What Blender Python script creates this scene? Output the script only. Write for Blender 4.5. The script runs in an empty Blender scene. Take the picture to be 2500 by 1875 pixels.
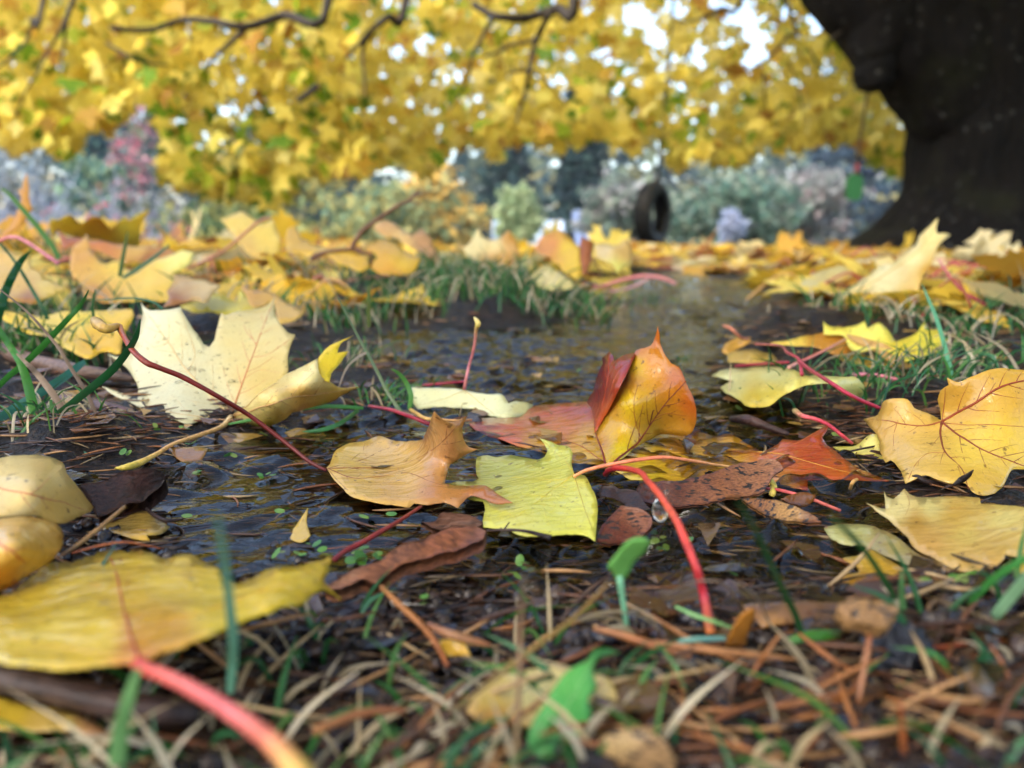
import bpy, math, random
import numpy as np
from mathutils import Vector, noise
from mathutils.geometry import delaunay_2d_cdt

R = math.radians
scene = bpy.context.scene
random.seed(7)
rng = np.random.default_rng(11)

# ------------------------------------------------------------------ camera
W, H, FP, CX, CY, HC = 2500.0, 1875.0, 1962.0, 1250.0, 937.5, 0.085
PITCH = R(10.84)
HOR = CY - FP * math.tan(PITCH)
cam_d = bpy.data.cameras.new('camera')
cam = bpy.data.objects.new('camera', cam_d)
scene.collection.objects.link(cam)
cam.location = (0, 0, HC)
cam.rotation_euler = (math.pi / 2 - PITCH, 0, 0)
cam_d.sensor_width = 36.0
cam_d.lens = 36.0 * FP / W
cam_d.clip_start = 0.01
cam_d.clip_end = 2000
cam_d.dof.use_dof = True
cam_d.dof.focus_distance = 0.275
cam_d.dof.aperture_fstop = 10.0
scene.camera = cam

# ------------------------------------------------------------------ light
SUN_EL, SUN_AZ = R(48), R(-140)      # high and behind the camera, veiled by cloud
world = bpy.data.worlds.new('World')
scene.world = world
world.use_nodes = True
wn = world.node_tree
sky = wn.nodes.new('ShaderNodeTexSky')
sky.sky_type = 'NISHITA'
sky.sun_disc = False
sky.sun_elevation = SUN_EL
sky.sun_rotation = SUN_AZ
sky.air_density = 1.0
sky.dust_density = 3.0
sky.ozone_density = 1.2
bg = wn.nodes['Background']
wn.links.new(sky.outputs['Color'], bg.inputs['Color'])
bg.inputs['Strength'].default_value = 0.15
sun_d = bpy.data.lights.new('sun', 'SUN')
sun_d.energy = 0.7
sun_d.angle = R(30)
sun_d.color = (1.0, 0.97, 0.93)
sun = bpy.data.objects.new('sun', sun_d)
scene.collection.objects.link(sun)
sdir = Vector((math.sin(SUN_AZ) * math.cos(SUN_EL), math.cos(SUN_AZ) * math.cos(SUN_EL), math.sin(SUN_EL)))
sun.rotation_euler = sdir.to_track_quat('Z', 'Y').to_euler()
scene.view_settings.view_transform = 'Standard'
scene.view_settings.look = 'None'
scene.view_settings.gamma = 1.0
scene.view_settings.use_curve_mapping = False
scene.view_settings.exposure = 2.1
scene.render.engine = 'CYCLES'
scene.cycles.use_denoising = True
scene.cycles.max_bounces = 8
scene.cycles.transparent_max_bounces = 12
scene.cycles.caustics_reflective = False
scene.cycles.caustics_refractive = False

# ------------------------------------------------------------------ projection helpers
FWD = np.array([0, math.cos(PITCH), -math.sin(PITCH)])
UPV = np.array([0, math.sin(PITCH), math.cos(PITCH)])
RGT = np.array([1.0, 0, 0])
CAM = np.array([0, 0, HC])


def rays(p):
    p = np.atleast_2d(np.asarray(p, float))
    return FWD[None] + ((p[:, 0] - CX) / FP)[:, None] * RGT - ((p[:, 1] - CY) / FP)[:, None] * UPV


def unproj(p, zc):
    return CAM + rays(p) * np.asarray(zc, float).reshape(-1, 1)


def depth_of(x, y, spec):
    """spec: a number = height in mm above the water, ('d', m) = distance along y"""
    r = rays([(x, y)])[0]
    if isinstance(spec, tuple):
        return spec[1] / r[1]
    return (spec / 1000.0 - HC) / min(r[2], -1e-4)


CROP = {'A': (0, 0), 'B': (800, 0), 'C': (1600, 0), 'D': (0, 600), 'E': (800, 600), 'F': (1600, 600),
        'G': (0, 1200), 'H': (800, 1200), 'I': (1600, 1200)}
SC = {'J': (0, 480, 3.16), 'K': (700, 400, 3.16), 'L': (1350, 400, 3.16), 'M': (1950, 450, 3.687),
      'N': (0, 400, 4.424), 'O': (0, 750, 4.424), 'Q': (1400, 780, 2.765), 'V': (2000, 1000, 3.318), 'P': (0, 0, 1.0)}


def T(c, pts):
    """coordinates read off an enlargement of the photograph -> photograph pixels"""
    x0, y0, s = SC[c] if c in SC else CROP[c] + (2.4578,)
    return [(x0 + q[0] / s, y0 + q[1] / s) + tuple(q[2:]) for q in pts]


def srgb(c):
    a = np.asarray(c, float) / 255.0
    return np.where(a <= 0.04045, a / 12.92, ((a + 0.055) / 1.055) ** 2.4)


class TPS:
    """smooth surface through control points: thin-plate spline of inverse depth over the picture"""
    def __init__(self, ctrl, smooth=0.0):
        self.p = np.array([(c[0], c[1]) for c in ctrl]) / 1000.0
        w = np.array([1.0 / depth_of(*c[:3]) for c in ctrl])
        n = len(w)
        K = self.k(self.p, self.p) + smooth * np.eye(n)
        P = np.hstack([np.ones((n, 1)), self.p])
        A = np.zeros((n + 3, n + 3))
        A[:n, :n] = K + 1e-9 * np.eye(n)
        A[:n, n:] = P
        A[n:, :n] = P.T
        self.c = np.linalg.lstsq(A, np.concatenate([w, np.zeros(3)]), rcond=None)[0]

    @staticmethod
    def k(a, b):
        d2 = ((a[:, None] - b[None]) ** 2).sum(-1) + 1e-12
        return d2 * np.log(d2) * 0.5

    def world(self, pts):
        q = np.array([(a[0], a[1]) for a in pts], float)
        z = q / 1000.0
        w = self.k(z, self.p) @ self.c[:len(self.p)] + np.hstack([np.ones((len(z), 1)), z]) @ self.c[len(self.p):]
        w = np.clip(w, 0.01, 30)
        return unproj(q, 1.0 / w)


# ------------------------------------------------------------------ terrain
PUDDLE = [(1500, 672), (1650, 664), (1850, 690), (1900, 730), (1830, 790), (1760, 850), (1745, 900), (1800, 970),
          (1900, 1030), (2050, 1110), (2200, 1190), (2330, 1290), (2280, 1400), (2080, 1440), (1850, 1452),
          (1650, 1440), (1480, 1445), (1330, 1440), (1180, 1380), (1000, 1400), (850, 1370), (740, 1350), (500, 1370),
          (330, 1320), (230, 1220), (260, 1150), (420, 1075), (600, 1042), (860, 1010), (960, 960), (985, 900),
          (890, 860), (930, 815), (1130, 800), (1280, 790), (1390, 740), (1430, 700)]
PUD = np.array([unproj([p], [depth_of(p[0], p[1], 0)])[0][:2] for p in PUDDLE])
_w = np.random.default_rng(3)
WAVES = [(_w.uniform(0, 2 * math.pi), _w.uniform(0, 2 * math.pi), k, a) for k, a, n in
         ((2 * math.pi / 0.022, 0.0006, 6), (2 * math.pi / 0.06, 0.0012, 6), (2 * math.pi / 0.25, 0.003, 5),
          (2 * math.pi / 1.3, 0.002, 5)) for _ in range(n)]


WK = np.array([w[2] for w in WAVES])
WA = np.array([w[3] for w in WAVES])
WP = np.array([w[1] for w in WAVES])
WKX = WK * np.cos([w[0] for w in WAVES])
WKY = WK * np.sin([w[0] for w in WAVES])


def exact_sd(x, y):
    best = np.full(x.shape, 1e9)
    ins = np.zeros(x.shape, bool)
    n = len(PUD)
    for i in range(n):
        a, b = PUD[i], PUD[(i + 1) % n]
        ab = b - a
        t = np.clip(((x - a[0]) * ab[0] + (y - a[1]) * ab[1]) / (ab @ ab), 0, 1)
        best = np.minimum(best, np.hypot(x - a[0] - t * ab[0], y - a[1] - t * ab[1]))
        xi = (b[0] - a[0]) * (y - a[1]) / (b[1] - a[1] + 1e-15) + a[0]
        ins ^= ((a[1] > y) != (b[1] > y)) & (x < xi)
    return np.where(ins, -best, best)


SDX, SDY, SDS = -1.6, -0.3, 0.004
SDG = exact_sd(*np.meshgrid(SDX + SDS * np.arange(800), SDY + SDS * np.arange(700)))


def puddle_sd(x, y):
    """signed distance to the puddle's rim, read from a table"""
    gx = (np.asarray(x, float).ravel() - SDX) / SDS
    gy = (np.asarray(y, float).ravel() - SDY) / SDS
    ok = (gx >= 0) & (gy >= 0) & (gx < 798) & (gy < 698)
    ix, iy = np.where(ok, gx, 0).astype(int), np.where(ok, gy, 0).astype(int)
    fx, fy = np.where(ok, gx - ix, 0), np.where(ok, gy - iy, 0)
    v = (SDG[iy, ix] * (1 - fx) + SDG[iy, ix + 1] * fx) * (1 - fy) + (SDG[iy + 1, ix] * (1 - fx) + SDG[iy + 1, ix + 1] * fx) * fy
    return np.where(ok, v, 5.0)


def sstep(t):
    t = np.clip(t, 0, 1)
    return t * t * (3 - 2 * t)


def ground(x, y):
    x, y = np.asarray(x, float).ravel(), np.asarray(y, float).ravel()
    d = np.hypot(x, y)
    nz = np.zeros_like(x)
    fade = np.clip(1.6 - d / 2.5, 0, 1)
    for i in range(0, len(x), 20000):
        sl_ = slice(i, i + 20000)
        w = WA[:, None] * np.sin(WKX[:, None] * x[None, sl_] + WKY[:, None] * y[None, sl_] + WP[:, None])
        nz[sl_] = w[WK < 30].sum(0) + w[WK >= 30].sum(0) * fade[sl_]
    sd = puddle_sd(x, y)
    h = np.where(sd < 0, -0.0055 * sstep(-sd / 0.025) , 0.006 * (1 - np.exp(-np.maximum(sd, 0) / 0.03)))
    h = h + nz * np.where(sd < 0, 0.35, np.clip(0.35 + sd / 0.05, 0, 1))
    h = h + 0.030 * sstep((-x - 0.12 * y) / 0.55) * sstep((y - 0.55) / 0.7)          # left bank
    h = h + 0.016 * np.exp(-((x + 0.06) / 0.17) ** 2 - ((y - 0.98) / 0.14) ** 2)      # grass mound
    h = h + 0.010 * np.exp(-((x - 0.62) / 0.2) ** 2 - ((y - 0.75) / 0.2) ** 2)
    h = h - 0.032 * sstep((y - 1.2) / 2.2)
    e = np.maximum(0, y - 4.6)
    fall = np.minimum(0.02 * e ** 2, 0.13 * e - 0.13 * 3.25 / 2 * np.minimum(1, e / 3.25))
    h = h - np.minimum(fall, 4.2)
    h = h + sstep((d - 70) / 400) * 9.0
    return h


def gz(x, y):
    return float(ground([x], [y])[0])


# ------------------------------------------------------------------ materials
def nodes(name):
    m = bpy.data.materials.new(name)
    m.use_nodes = True
    nt = m.node_tree
    nt.nodes.clear()
    out = nt.nodes.new('ShaderNodeOutputMaterial')
    return m, nt, out


def N(nt, kind, **kw):
    n = nt.nodes.new('ShaderNode' + kind)
    for k, v in kw.items():
        if k in n.inputs:
            n.inputs[k].default_value = v
        else:
            setattr(n, k, v)
    return n


def L(nt, a, b):
    nt.links.new(a, b)


def ramp(nt, fac, stops):
    r = N(nt, 'ValToRGB')
    el = r.color_ramp.elements
    while len(el) < len(stops):
        el.new(0.5)
    for e, (p, c) in zip(el, stops):
        e.position = p
        e.color = tuple(c) + (1,) if len(c) == 3 else c
    L(nt, fac, r.inputs['Fac'])
    return r.outputs['Color']


def mixc(nt, fac, a, b, mode='MIX'):
    m = N(nt, 'Mix', data_type='RGBA', blend_type=mode)
    for s, v in ((0, fac), (6, a), (7, b)):
        if isinstance(v, (int, float)):
            m.inputs[s].default_value = v
        elif isinstance(v, (tuple, list)):
            m.inputs[s].default_value = tuple(v) + (1,) if len(v) == 3 else v
        else:
            L(nt, v, m.inputs[s])
    return m.outputs[2]


def leaf_material(name, rough=0.38, trans=0.35, spots=0.75, coat=0.3, bump=0.6, film=0.0, scale=1.0, blot=0.35):
    m, nt, out = nodes(name)
    co = N(nt, 'TexCoord').outputs['Object']
    at = N(nt, 'Attribute', attribute_name='col').outputs['Color']
    n1 = N(nt, 'TexNoise', Scale=70.0 * scale, Detail=4.0)
    L(nt, co, n1.inputs['Vector'])
    f1 = ramp(nt, n1.outputs['Fac'], [(0.42, (0, 0, 0)), (0.75, (1, 1, 1))])
    mul = N(nt, 'Math', operation='MULTIPLY')
    L(nt, f1, mul.inputs[0]); mul.inputs[1].default_value = blot
    warm = mixc(nt, 1.0, at, (0.95, 0.80, 0.55), 'MULTIPLY')
    c = mixc(nt, mul.outputs[0], at, warm)
    n2 = N(nt, 'TexNoise', Scale=330.0 * scale, Detail=3.0, Roughness=0.65)
    L(nt, co, n2.inputs['Vector'])
    f2 = ramp(nt, n2.outputs['Fac'], [(0.63, (0, 0, 0)), (0.70, (1, 1, 1))])
    m2 = N(nt, 'Math', operation='MULTIPLY')
    L(nt, f2, m2.inputs[0]); m2.inputs[1].default_value = spots
    c = mixc(nt, m2.outputs[0], c, (0.10, 0.035, 0.012))
    v = N(nt, 'TexVoronoi', feature='DISTANCE_TO_EDGE', Scale=420.0 * scale)
    L(nt, co, v.inputs['Vector'])
    fv = ramp(nt, v.outputs['Distance'], [(0.0, (0, 0, 0)), (0.12, (1, 1, 1))])
    fine = N(nt, 'TexNoise', Scale=160.0 * scale, Detail=5.0)
    L(nt, co, fine.inputs['Vector'])
    hs = N(nt, 'Math', operation='MULTIPLY_ADD')
    L(nt, fv, hs.inputs[0]); hs.inputs[1].default_value = 0.12; L(nt, fine.outputs['Fac'], hs.inputs[2])
    c = mixc(nt, 0.10, c, mixc(nt, 1.0, c, mixc(nt, fv, (0.55, 0.42, 0.28), (1, 1, 1)), 'MULTIPLY'))
    b = N(nt, 'Bump', Strength=bump, Distance=0.0009 / scale)
    L(nt, hs.outputs[0], b.inputs['Height'])
    p = N(nt, 'BsdfPrincipled', Roughness=rough)
    p.inputs['IOR'].default_value = 1.45
    p.inputs['Specular IOR Level'].default_value = 0.25
    p.inputs['Coat Weight'].default_value = coat
    p.inputs['Coat Roughness'].default_value = 0.06
    L(nt, c, p.inputs['Base Color'])
    L(nt, b.outputs[0], p.inputs['Normal'])
    if film:
        mp = N(nt, 'Mapping')
        mp.inputs['Scale'].default_value = (70, 170, 70)
        L(nt, co, mp.inputs['Vector'])
        rn = N(nt, 'TexNoise', Scale=1.0, Detail=2.5, Distortion=0.8)
        L(nt, mp.outputs[0], rn.inputs['Vector'])
        rb = N(nt, 'Bump', Strength=film, Distance=0.006)
        L(nt, rn.outputs['Fac'], rb.inputs['Height'])
        L(nt, rb.outputs[0], p.inputs['Coat Normal'])
        p.inputs['Coat Roughness'].default_value = 0.02
        p.inputs['Coat IOR'].default_value = 1.45
    tr = N(nt, 'BsdfTranslucent')
    L(nt, c, tr.inputs['Color'])
    mx = N(nt, 'MixShader', Fac=trans)
    L(nt, p.outputs[0], mx.inputs[1]); L(nt, tr.outputs[0], mx.inputs[2])
    L(nt, mx.outputs[0], out.inputs['Surface'])
    return m


M_LEAF = leaf_material('damp_maple_leaf')
M_WET = leaf_material('wet_maple_leaf', rough=0.3, coat=0.95, film=0.25, trans=0.3)
M_FILM = leaf_material('leaf_under_water_film', rough=0.35, coat=1.0, film=0.4, trans=0.2)
M_DRY = leaf_material('carpet_leaf', rough=0.42, coat=0.1, trans=0.35, spots=0.35)
M_CANOPY = leaf_material('hanging_maple_leaf', rough=0.45, coat=0.0, trans=0.58, spots=0.08, scale=0.25, blot=0.2)


def plain_attr(name, rough=0.5, coat=0.0, bump=0.3, scale=400.0, trans=0.0, mottled=0.35, dark=(0.35, 0.3, 0.28), stretch=(1, 1, 1), dist=0.0006):
    m, nt, out = nodes(name)
    co = N(nt, 'TexCoord').outputs['Object']
    mp = N(nt, 'Mapping')
    mp.inputs['Scale'].default_value = stretch
    L(nt, co, mp.inputs['Vector'])
    at = N(nt, 'Attribute', attribute_name='col').outputs['Color']
    n1 = N(nt, 'TexNoise', Scale=scale, Detail=5.0, Roughness=0.6)
    L(nt, mp.outputs[0], n1.inputs['Vector'])
    f = ramp(nt, n1.outputs['Fac'], [(0.4, (0, 0, 0)), (0.68, (1, 1, 1))])
    k = N(nt, 'Math', operation='MULTIPLY')
    L(nt, f, k.inputs[0]); k.inputs[1].default_value = mottled
    c = mixc(nt, k.outputs[0], at, mixc(nt, 1.0, at, dark, 'MULTIPLY'))
    b = N(nt, 'Bump', Strength=bump, Distance=dist)
    L(nt, n1.outputs['Fac'], b.inputs['Height'])
    p = N(nt, 'BsdfPrincipled', Roughness=rough)
    p.inputs['Specular IOR Level'].default_value = 0.25
    p.inputs['Coat Weight'].default_value = coat * 0.6
    p.inputs['Coat Roughness'].default_value = 0.08
    L(nt, c, p.inputs['Base Color']); L(nt, b.outputs[0], p.inputs['Normal'])
    if trans:
        tr = N(nt, 'BsdfTranslucent')
        L(nt, c, tr.inputs['Color'])
        mx = N(nt, 'MixShader', Fac=trans)
        L(nt, p.outputs[0], mx.inputs[1]); L(nt, tr.outputs[0], mx.inputs[2])
        L(nt, mx.outputs[0], out.inputs['Surface'])
    else:
        L(nt, p.outputs[0], out.inputs['Surface'])
    return m


M_STALK = plain_attr('leaf_stalk', rough=0.42, coat=0.25, scale=420, mottled=0.6, bump=0.4)
M_VEIN = plain_attr('leaf_vein', rough=0.5, scale=600, mottled=0.4)
M_GRASS = plain_attr('grass_blade', rough=0.34, coat=0.25, scale=350, mottled=0.35, trans=0.25, dark=(0.6, 0.65, 0.4), bump=0.15)
M_NEEDLE = plain_attr('dead_needle', rough=0.38, coat=0.35, scale=450, mottled=0.5)
M_WOOD = plain_attr('wet_bark', rough=0.45, coat=0.3, scale=520, mottled=0.95, stretch=(0.4, 1.4, 1.4), bump=0.9, dist=0.0012, dark=(0.25, 0.22, 0.2))


def seed_material():
    m, nt, out = nodes('winged_seed')
    co = N(nt, 'TexCoord').outputs['Object']
    mp = N(nt, 'Mapping')
    mp.inputs['Scale'].default_value = (0.45, 1.3, 1.3)
    mp.inputs['Rotation'].default_value = (0, 0, R(-12))
    L(nt, co, mp.inputs['Vector'])
    at = N(nt, 'Attribute', attribute_name='col').outputs['Color']
    n1 = N(nt, 'TexNoise', Scale=620.0, Detail=3.0)
    L(nt, mp.outputs[0], n1.inputs['Vector'])
    f1 = ramp(nt, n1.outputs['Fac'], [(0.56, (0, 0, 0)), (0.62, (1, 1, 1))])
    n2 = N(nt, 'TexNoise', Scale=1900.0, Detail=3.0)
    L(nt, mp.outputs[0], n2.inputs['Vector'])
    f2 = ramp(nt, n2.outputs['Fac'], [(0.35, (0.55, 0.5, 0.48)), (0.65, (1.15, 1.1, 1.05))])
    c = mixc(nt, 1.0, at, f2, 'MULTIPLY')
    c = mixc(nt, f1, c, (0.012, 0.008, 0.007))
    b = N(nt, 'Bump', Strength=0.8, Distance=0.0006)
    L(nt, n2.outputs['Fac'], b.inputs['Height'])
    p = N(nt, 'BsdfPrincipled', Roughness=0.4)
    p.inputs['Specular IOR Level'].default_value = 0.25
    p.inputs['Coat Weight'].default_value = 0.25
    p.inputs['Coat Roughness'].default_value = 0.1
    L(nt, c, p.inputs['Base Color']); L(nt, b.outputs[0], p.inputs['Normal'])
    L(nt, p.outputs[0], out.inputs['Surface'])
    return m


M_SEED = seed_material()
M_TWIG = plain_attr('twig_bark', rough=0.6, scale=120, mottled=0.6, bump=0.7)
M_FAR = plain_attr('distant_foliage', rough=0.7, scale=2.0, mottled=0.25, trans=0.3, bump=0.0)
M_ROPE = plain_attr('rope', rough=0.8, scale=300, mottled=0.4)


def ground_material():
    m, nt, out = nodes('wet_soil_and_litter')
    co = N(nt, 'TexCoord').outputs['Object']
    geo = N(nt, 'NewGeometry').outputs['Position']
    n1 = N(nt, 'TexNoise', Scale=55.0, Detail=8.0, Roughness=0.65)
    L(nt, co, n1.inputs['Vector'])
    c1 = ramp(nt, n1.outputs['Fac'], [(0.3, (0.006, 0.005, 0.004)), (0.5, (0.018, 0.012, 0.008)), (0.74, (0.055, 0.034, 0.020))])
    n2 = N(nt, 'TexNoise', Scale=420.0, Detail=4.0)
    L(nt, co, n2.inputs['Vector'])
    c2 = ramp(nt, n2.outputs['Fac'], [(0.45, (0.35, 0.35, 0.35)), (0.7, (1.5, 1.3, 1.1))])
    near = mixc(nt, 1.0, c1, c2, 'MULTIPLY')
    n3 = N(nt, 'TexNoise', Scale=0.8, Detail=5.0)
    L(nt, co, n3.inputs['Vector'])
    lawn = ramp(nt, n3.outputs['Fac'], [(0.35, (0.035, 0.06, 0.02)), (0.65, (0.09, 0.10, 0.03))])
    ln = N(nt, 'VectorMath', operation='LENGTH')
    L(nt, geo, ln.inputs[0])
    mr = N(nt, 'MapRange')
    mr.inputs['From Min'].default_value = 7.0
    mr.inputs['From Max'].default_value = 14.0
    L(nt, ln.outputs['Value'], mr.inputs['Value'])
    c = mixc(nt, mr.outputs[0], near, lawn)
    hs = N(nt, 'Math', operation='MULTIPLY_ADD')
    L(nt, n2.outputs['Fac'], hs.inputs[0]); hs.inputs[1].default_value = 0.35; L(nt, n1.outputs['Fac'], hs.inputs[2])
    b = N(nt, 'Bump', Strength=1.0, Distance=0.006)
    L(nt, hs.outputs[0], b.inputs['Height'])
    p = N(nt, 'BsdfPrincipled', Roughness=0.42)
    p.inputs['Specular IOR Level'].default_value = 0.22
    L(nt, c, p.inputs['Base Color']); L(nt, b.outputs[0], p.inputs['Normal'])
    L(nt, p.outputs[0], out.inputs['Surface'])
    return m


def water_material():
    m, nt, out = nodes('rippled_shallow_water')
    co = N(nt, 'TexCoord').outputs['Object']
    mp = N(nt, 'Mapping')
    mp.inputs['Scale'].default_value = (62, 105, 75)
    mp.inputs['Rotation'].default_value = (0, 0, R(-18))
    L(nt, co, mp.inputs['Vector'])
    n1 = N(nt, 'TexNoise', Scale=1.0, Detail=2.0, Distortion=0.9)
    L(nt, mp.outputs[0], n1.inputs['Vector'])
    n2 = N(nt, 'TexNoise', Scale=30.0, Detail=2.0)
    L(nt, co, n2.inputs['Vector'])
    hs = N(nt, 'Math', operation='MULTIPLY_ADD')
    L(nt, n2.outputs['Fac'], hs.inputs[0]); hs.inputs[1].default_value = 0.8; L(nt, n1.outputs['Fac'], hs.inputs[2])
    b = N(nt, 'Bump', Strength=0.5, Distance=0.0015)
    L(nt, hs.outputs[0], b.inputs['Height'])
    fr = N(nt, 'Fresnel', IOR=1.33)
    L(nt, b.outputs[0], fr.inputs['Normal'])
    tr = N(nt, 'BsdfTransparent', Color=(0.80, 0.74, 0.60, 1))
    gl = N(nt, 'BsdfGlossy', Roughness=0.02)
    L(nt, b.outputs[0], gl.inputs['Normal'])
    mx = N(nt, 'MixShader')
    L(nt, fr.outputs[0], mx.inputs[0]); L(nt, tr.outputs[0], mx.inputs[1]); L(nt, gl.outputs[0], mx.inputs[2])
    L(nt, mx.outputs[0], out.inputs['Surface'])
    return m


def simple(name, col, rough=0.6, metal=0.0, bump=0.0, scale=40.0):
    m, nt, out = nodes(name)
    co = N(nt, 'TexCoord').outputs['Object']
    n1 = N(nt, 'TexNoise', Scale=scale, Detail=4.0)
    L(nt, co, n1.inputs['Vector'])
    c = mixc(nt, n1.outputs['Fac'], tuple(x * 0.75 for x in col), tuple(min(1, x * 1.2) for x in col))
    p = N(nt, 'BsdfPrincipled', Roughness=rough, Metallic=metal)
    L(nt, c, p.inputs['Base Color'])
    if bump:
        b = N(nt, 'Bump', Strength=bump, Distance=0.01)
        L(nt, n1.outputs['Fac'], b.inputs['Height']); L(nt, b.outputs[0], p.inputs['Normal'])
    L(nt, p.outputs[0], out.inputs['Surface'])
    return m


def bark_material():
    m, nt, out = nodes('maple_bark')
    co = N(nt, 'TexCoord').outputs['Object']
    mp = N(nt, 'Mapping')
    mp.inputs['Scale'].default_value = (22, 22, 5)
    L(nt, co, mp.inputs['Vector'])
    n1 = N(nt, 'TexNoise', Scale=1.0, Detail=8.0, Roughness=0.65, Distortion=0.5)
    L(nt, mp.outputs[0], n1.inputs['Vector'])
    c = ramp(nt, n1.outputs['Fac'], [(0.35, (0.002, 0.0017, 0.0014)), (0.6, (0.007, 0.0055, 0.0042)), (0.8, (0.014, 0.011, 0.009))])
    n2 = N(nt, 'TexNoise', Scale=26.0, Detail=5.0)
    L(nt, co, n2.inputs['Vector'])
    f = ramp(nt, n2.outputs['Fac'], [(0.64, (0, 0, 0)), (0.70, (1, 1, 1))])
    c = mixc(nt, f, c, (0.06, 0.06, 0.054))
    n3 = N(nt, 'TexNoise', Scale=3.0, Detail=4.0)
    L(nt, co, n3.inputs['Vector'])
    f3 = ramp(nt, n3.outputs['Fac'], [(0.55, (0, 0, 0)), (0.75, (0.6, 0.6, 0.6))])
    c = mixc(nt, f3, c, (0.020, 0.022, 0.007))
    b = N(nt, 'Bump', Strength=1.0, Distance=0.03)
    L(nt, n1.outputs['Fac'], b.inputs['Height'])
    p = N(nt, 'BsdfPrincipled', Roughness=0.8)
    p.inputs['Specular IOR Level'].default_value = 0.12
    L(nt, c, p.inputs['Base Color']); L(nt, b.outputs[0], p.inputs['Normal'])
    L(nt, p.outputs[0], out.inputs['Surface'])
    return m


M_GROUND = ground_material()
M_WATER = water_material()
M_BARK = bark_material()

# ------------------------------------------------------------------ object helpers
COL = scene.collection


def thing(name, label, cat, loc=(0, 0, 0), group=None):
    o = bpy.data.objects.new(name, None)
    COL.objects.link(o)
    o.empty_display_size = 0.01
    o.location = tuple(loc)
    o['label'] = label
    o['category'] = cat
    if group:
        o['group'] = group
    return o


def tag(o, label, cat, group=None, kind=None):
    o['label'] = label
    if cat:
        o['category'] = cat
    if group:
        o['group'] = group
    if kind:
        o['kind'] = kind
    return o


def mesh_obj(name, v, f, mat, parent=None, cols=None, smooth=True, origin=None, solid=0.0):
    v = np.asarray(v, float)
    if parent is not None:
        base = np.array(parent.location)
        if parent.parent is not None:
            base = np.array(parent.parent.location) + base
    elif origin is not None:
        base = np.asarray(origin, float)
    else:
        base = np.zeros(3)
    me = bpy.data.meshes.new(name)
    me.from_pydata((v - base).tolist(), [], f.tolist() if isinstance(f, np.ndarray) else list(f))
    if cols is not None:
        cols = np.asarray(cols, float)
        if cols.ndim == 1:
            cols = np.tile(cols, (len(v), 1))
        a = me.color_attributes.new('col', 'FLOAT_COLOR', 'POINT')
        a.data.foreach_set('color', np.hstack([cols, np.ones((len(v), 1))]).astype(np.float32).ravel())
    if smooth:
        me.polygons.foreach_set('use_smooth', [True] * len(me.polygons))
    me.materials.append(mat)
    me.update()
    o = bpy.data.objects.new(name, me)
    COL.objects.link(o)
    if parent is not None:
        o.parent = parent
    else:
        o.location = tuple(base)
    if solid:
        md = o.modifiers.new('thickness', 'SOLIDIFY')
        md.thickness = solid
        md.offset = 0.0
    return o


class Bag:
    """collects geometry for one mesh"""
    def __init__(self):
        self.v, self.f, self.c, self.n = [], [], [], 0

    def add(self, v, f, c):
        v = np.asarray(v, float)
        c = np.asarray(c, float)
        if c.ndim == 1:
            c = np.tile(c, (len(v), 1))
        self.v.append(v)
        self.c.append(c)
        n0 = self.n
        self.f.extend([tuple(i + n0 for i in q) for q in (f.tolist() if isinstance(f, np.ndarray) else f)])
        self.n += len(v)

    def build(self, name, mat, parent=None, smooth=True, origin=None):
        return mesh_obj(name, np.vstack(self.v), self.f, mat, parent, np.vstack(self.c), smooth, origin)


def spline(pts, n=6):
    """Catmull-Rom through points (any dimension)"""
    P = np.asarray(pts, float)
    if len(P) < 3:
        t = np.linspace(0, 1, n + 1)[:, None]
        return P[0] * (1 - t) + P[1] * t
    Q = np.vstack([2 * P[0] - P[1], P, 2 * P[-1] - P[-2]])
    out = []
    for i in range(1, len(Q) - 2):
        for k in range(n):
            t = k / n
            out.append(0.5 * (2 * Q[i] + (Q[i + 1] - Q[i - 1]) * t + (2 * Q[i - 1] - 5 * Q[i] + 4 * Q[i + 1] - Q[i + 2]) * t * t
                              + (3 * Q[i] - Q[i - 1] - 3 * Q[i + 1] + Q[i + 2]) * t ** 3))
    out.append(Q[-2])
    return np.array(out)


def tube(pts, rad, sides=8, rough=0.0, seed=0, cap=True):
    P = np.asarray(pts, float)
    n = len(P)
    rad = np.broadcast_to(np.asarray(rad, float), (n,))
    tan = np.gradient(P, axis=0)
    tan /= np.linalg.norm(tan, axis=1)[:, None] + 1e-12
    up = np.array([0, 0, 1.0]) if abs(tan[0][2]) < 0.9 else np.array([1.0, 0, 0])
    vs, prev = [], None
    rr = np.random.default_rng(seed)
    ph = rr.uniform(0, 6.28, 4)
    for i in range(n):
        a = up - tan[i] * (up @ tan[i]) if prev is None else prev - tan[i] * (prev @ tan[i])
        a /= np.linalg.norm(a) + 1e-12
        prev = a
        b = np.cross(tan[i], a)
        for k in range(sides):
            th = 2 * math.pi * k / sides
            r = rad[i]
            if rough:
                r *= 1 + rough * (math.sin(2 * th + ph[0] + i * 0.7) * 0.5 + math.sin(3 * th + ph[1] - i * 1.1) * 0.4 + rr.uniform(-0.5, 0.5))
            vs.append(P[i] + r * (a * math.cos(th) + b * math.sin(th)))
    fs = []
    for i in range(n - 1):
        for k in range(sides):
            k2 = (k + 1) % sides
            fs.append((i * sides + k, i * sides + k2, (i + 1) * sides + k2, (i + 1) * sides + k))
    if cap:
        fs.append(tuple(range(sides))[::-1])
        fs.append(tuple((n - 1) * sides + k for k in range(sides)))
    return np.array(vs), fs


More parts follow.
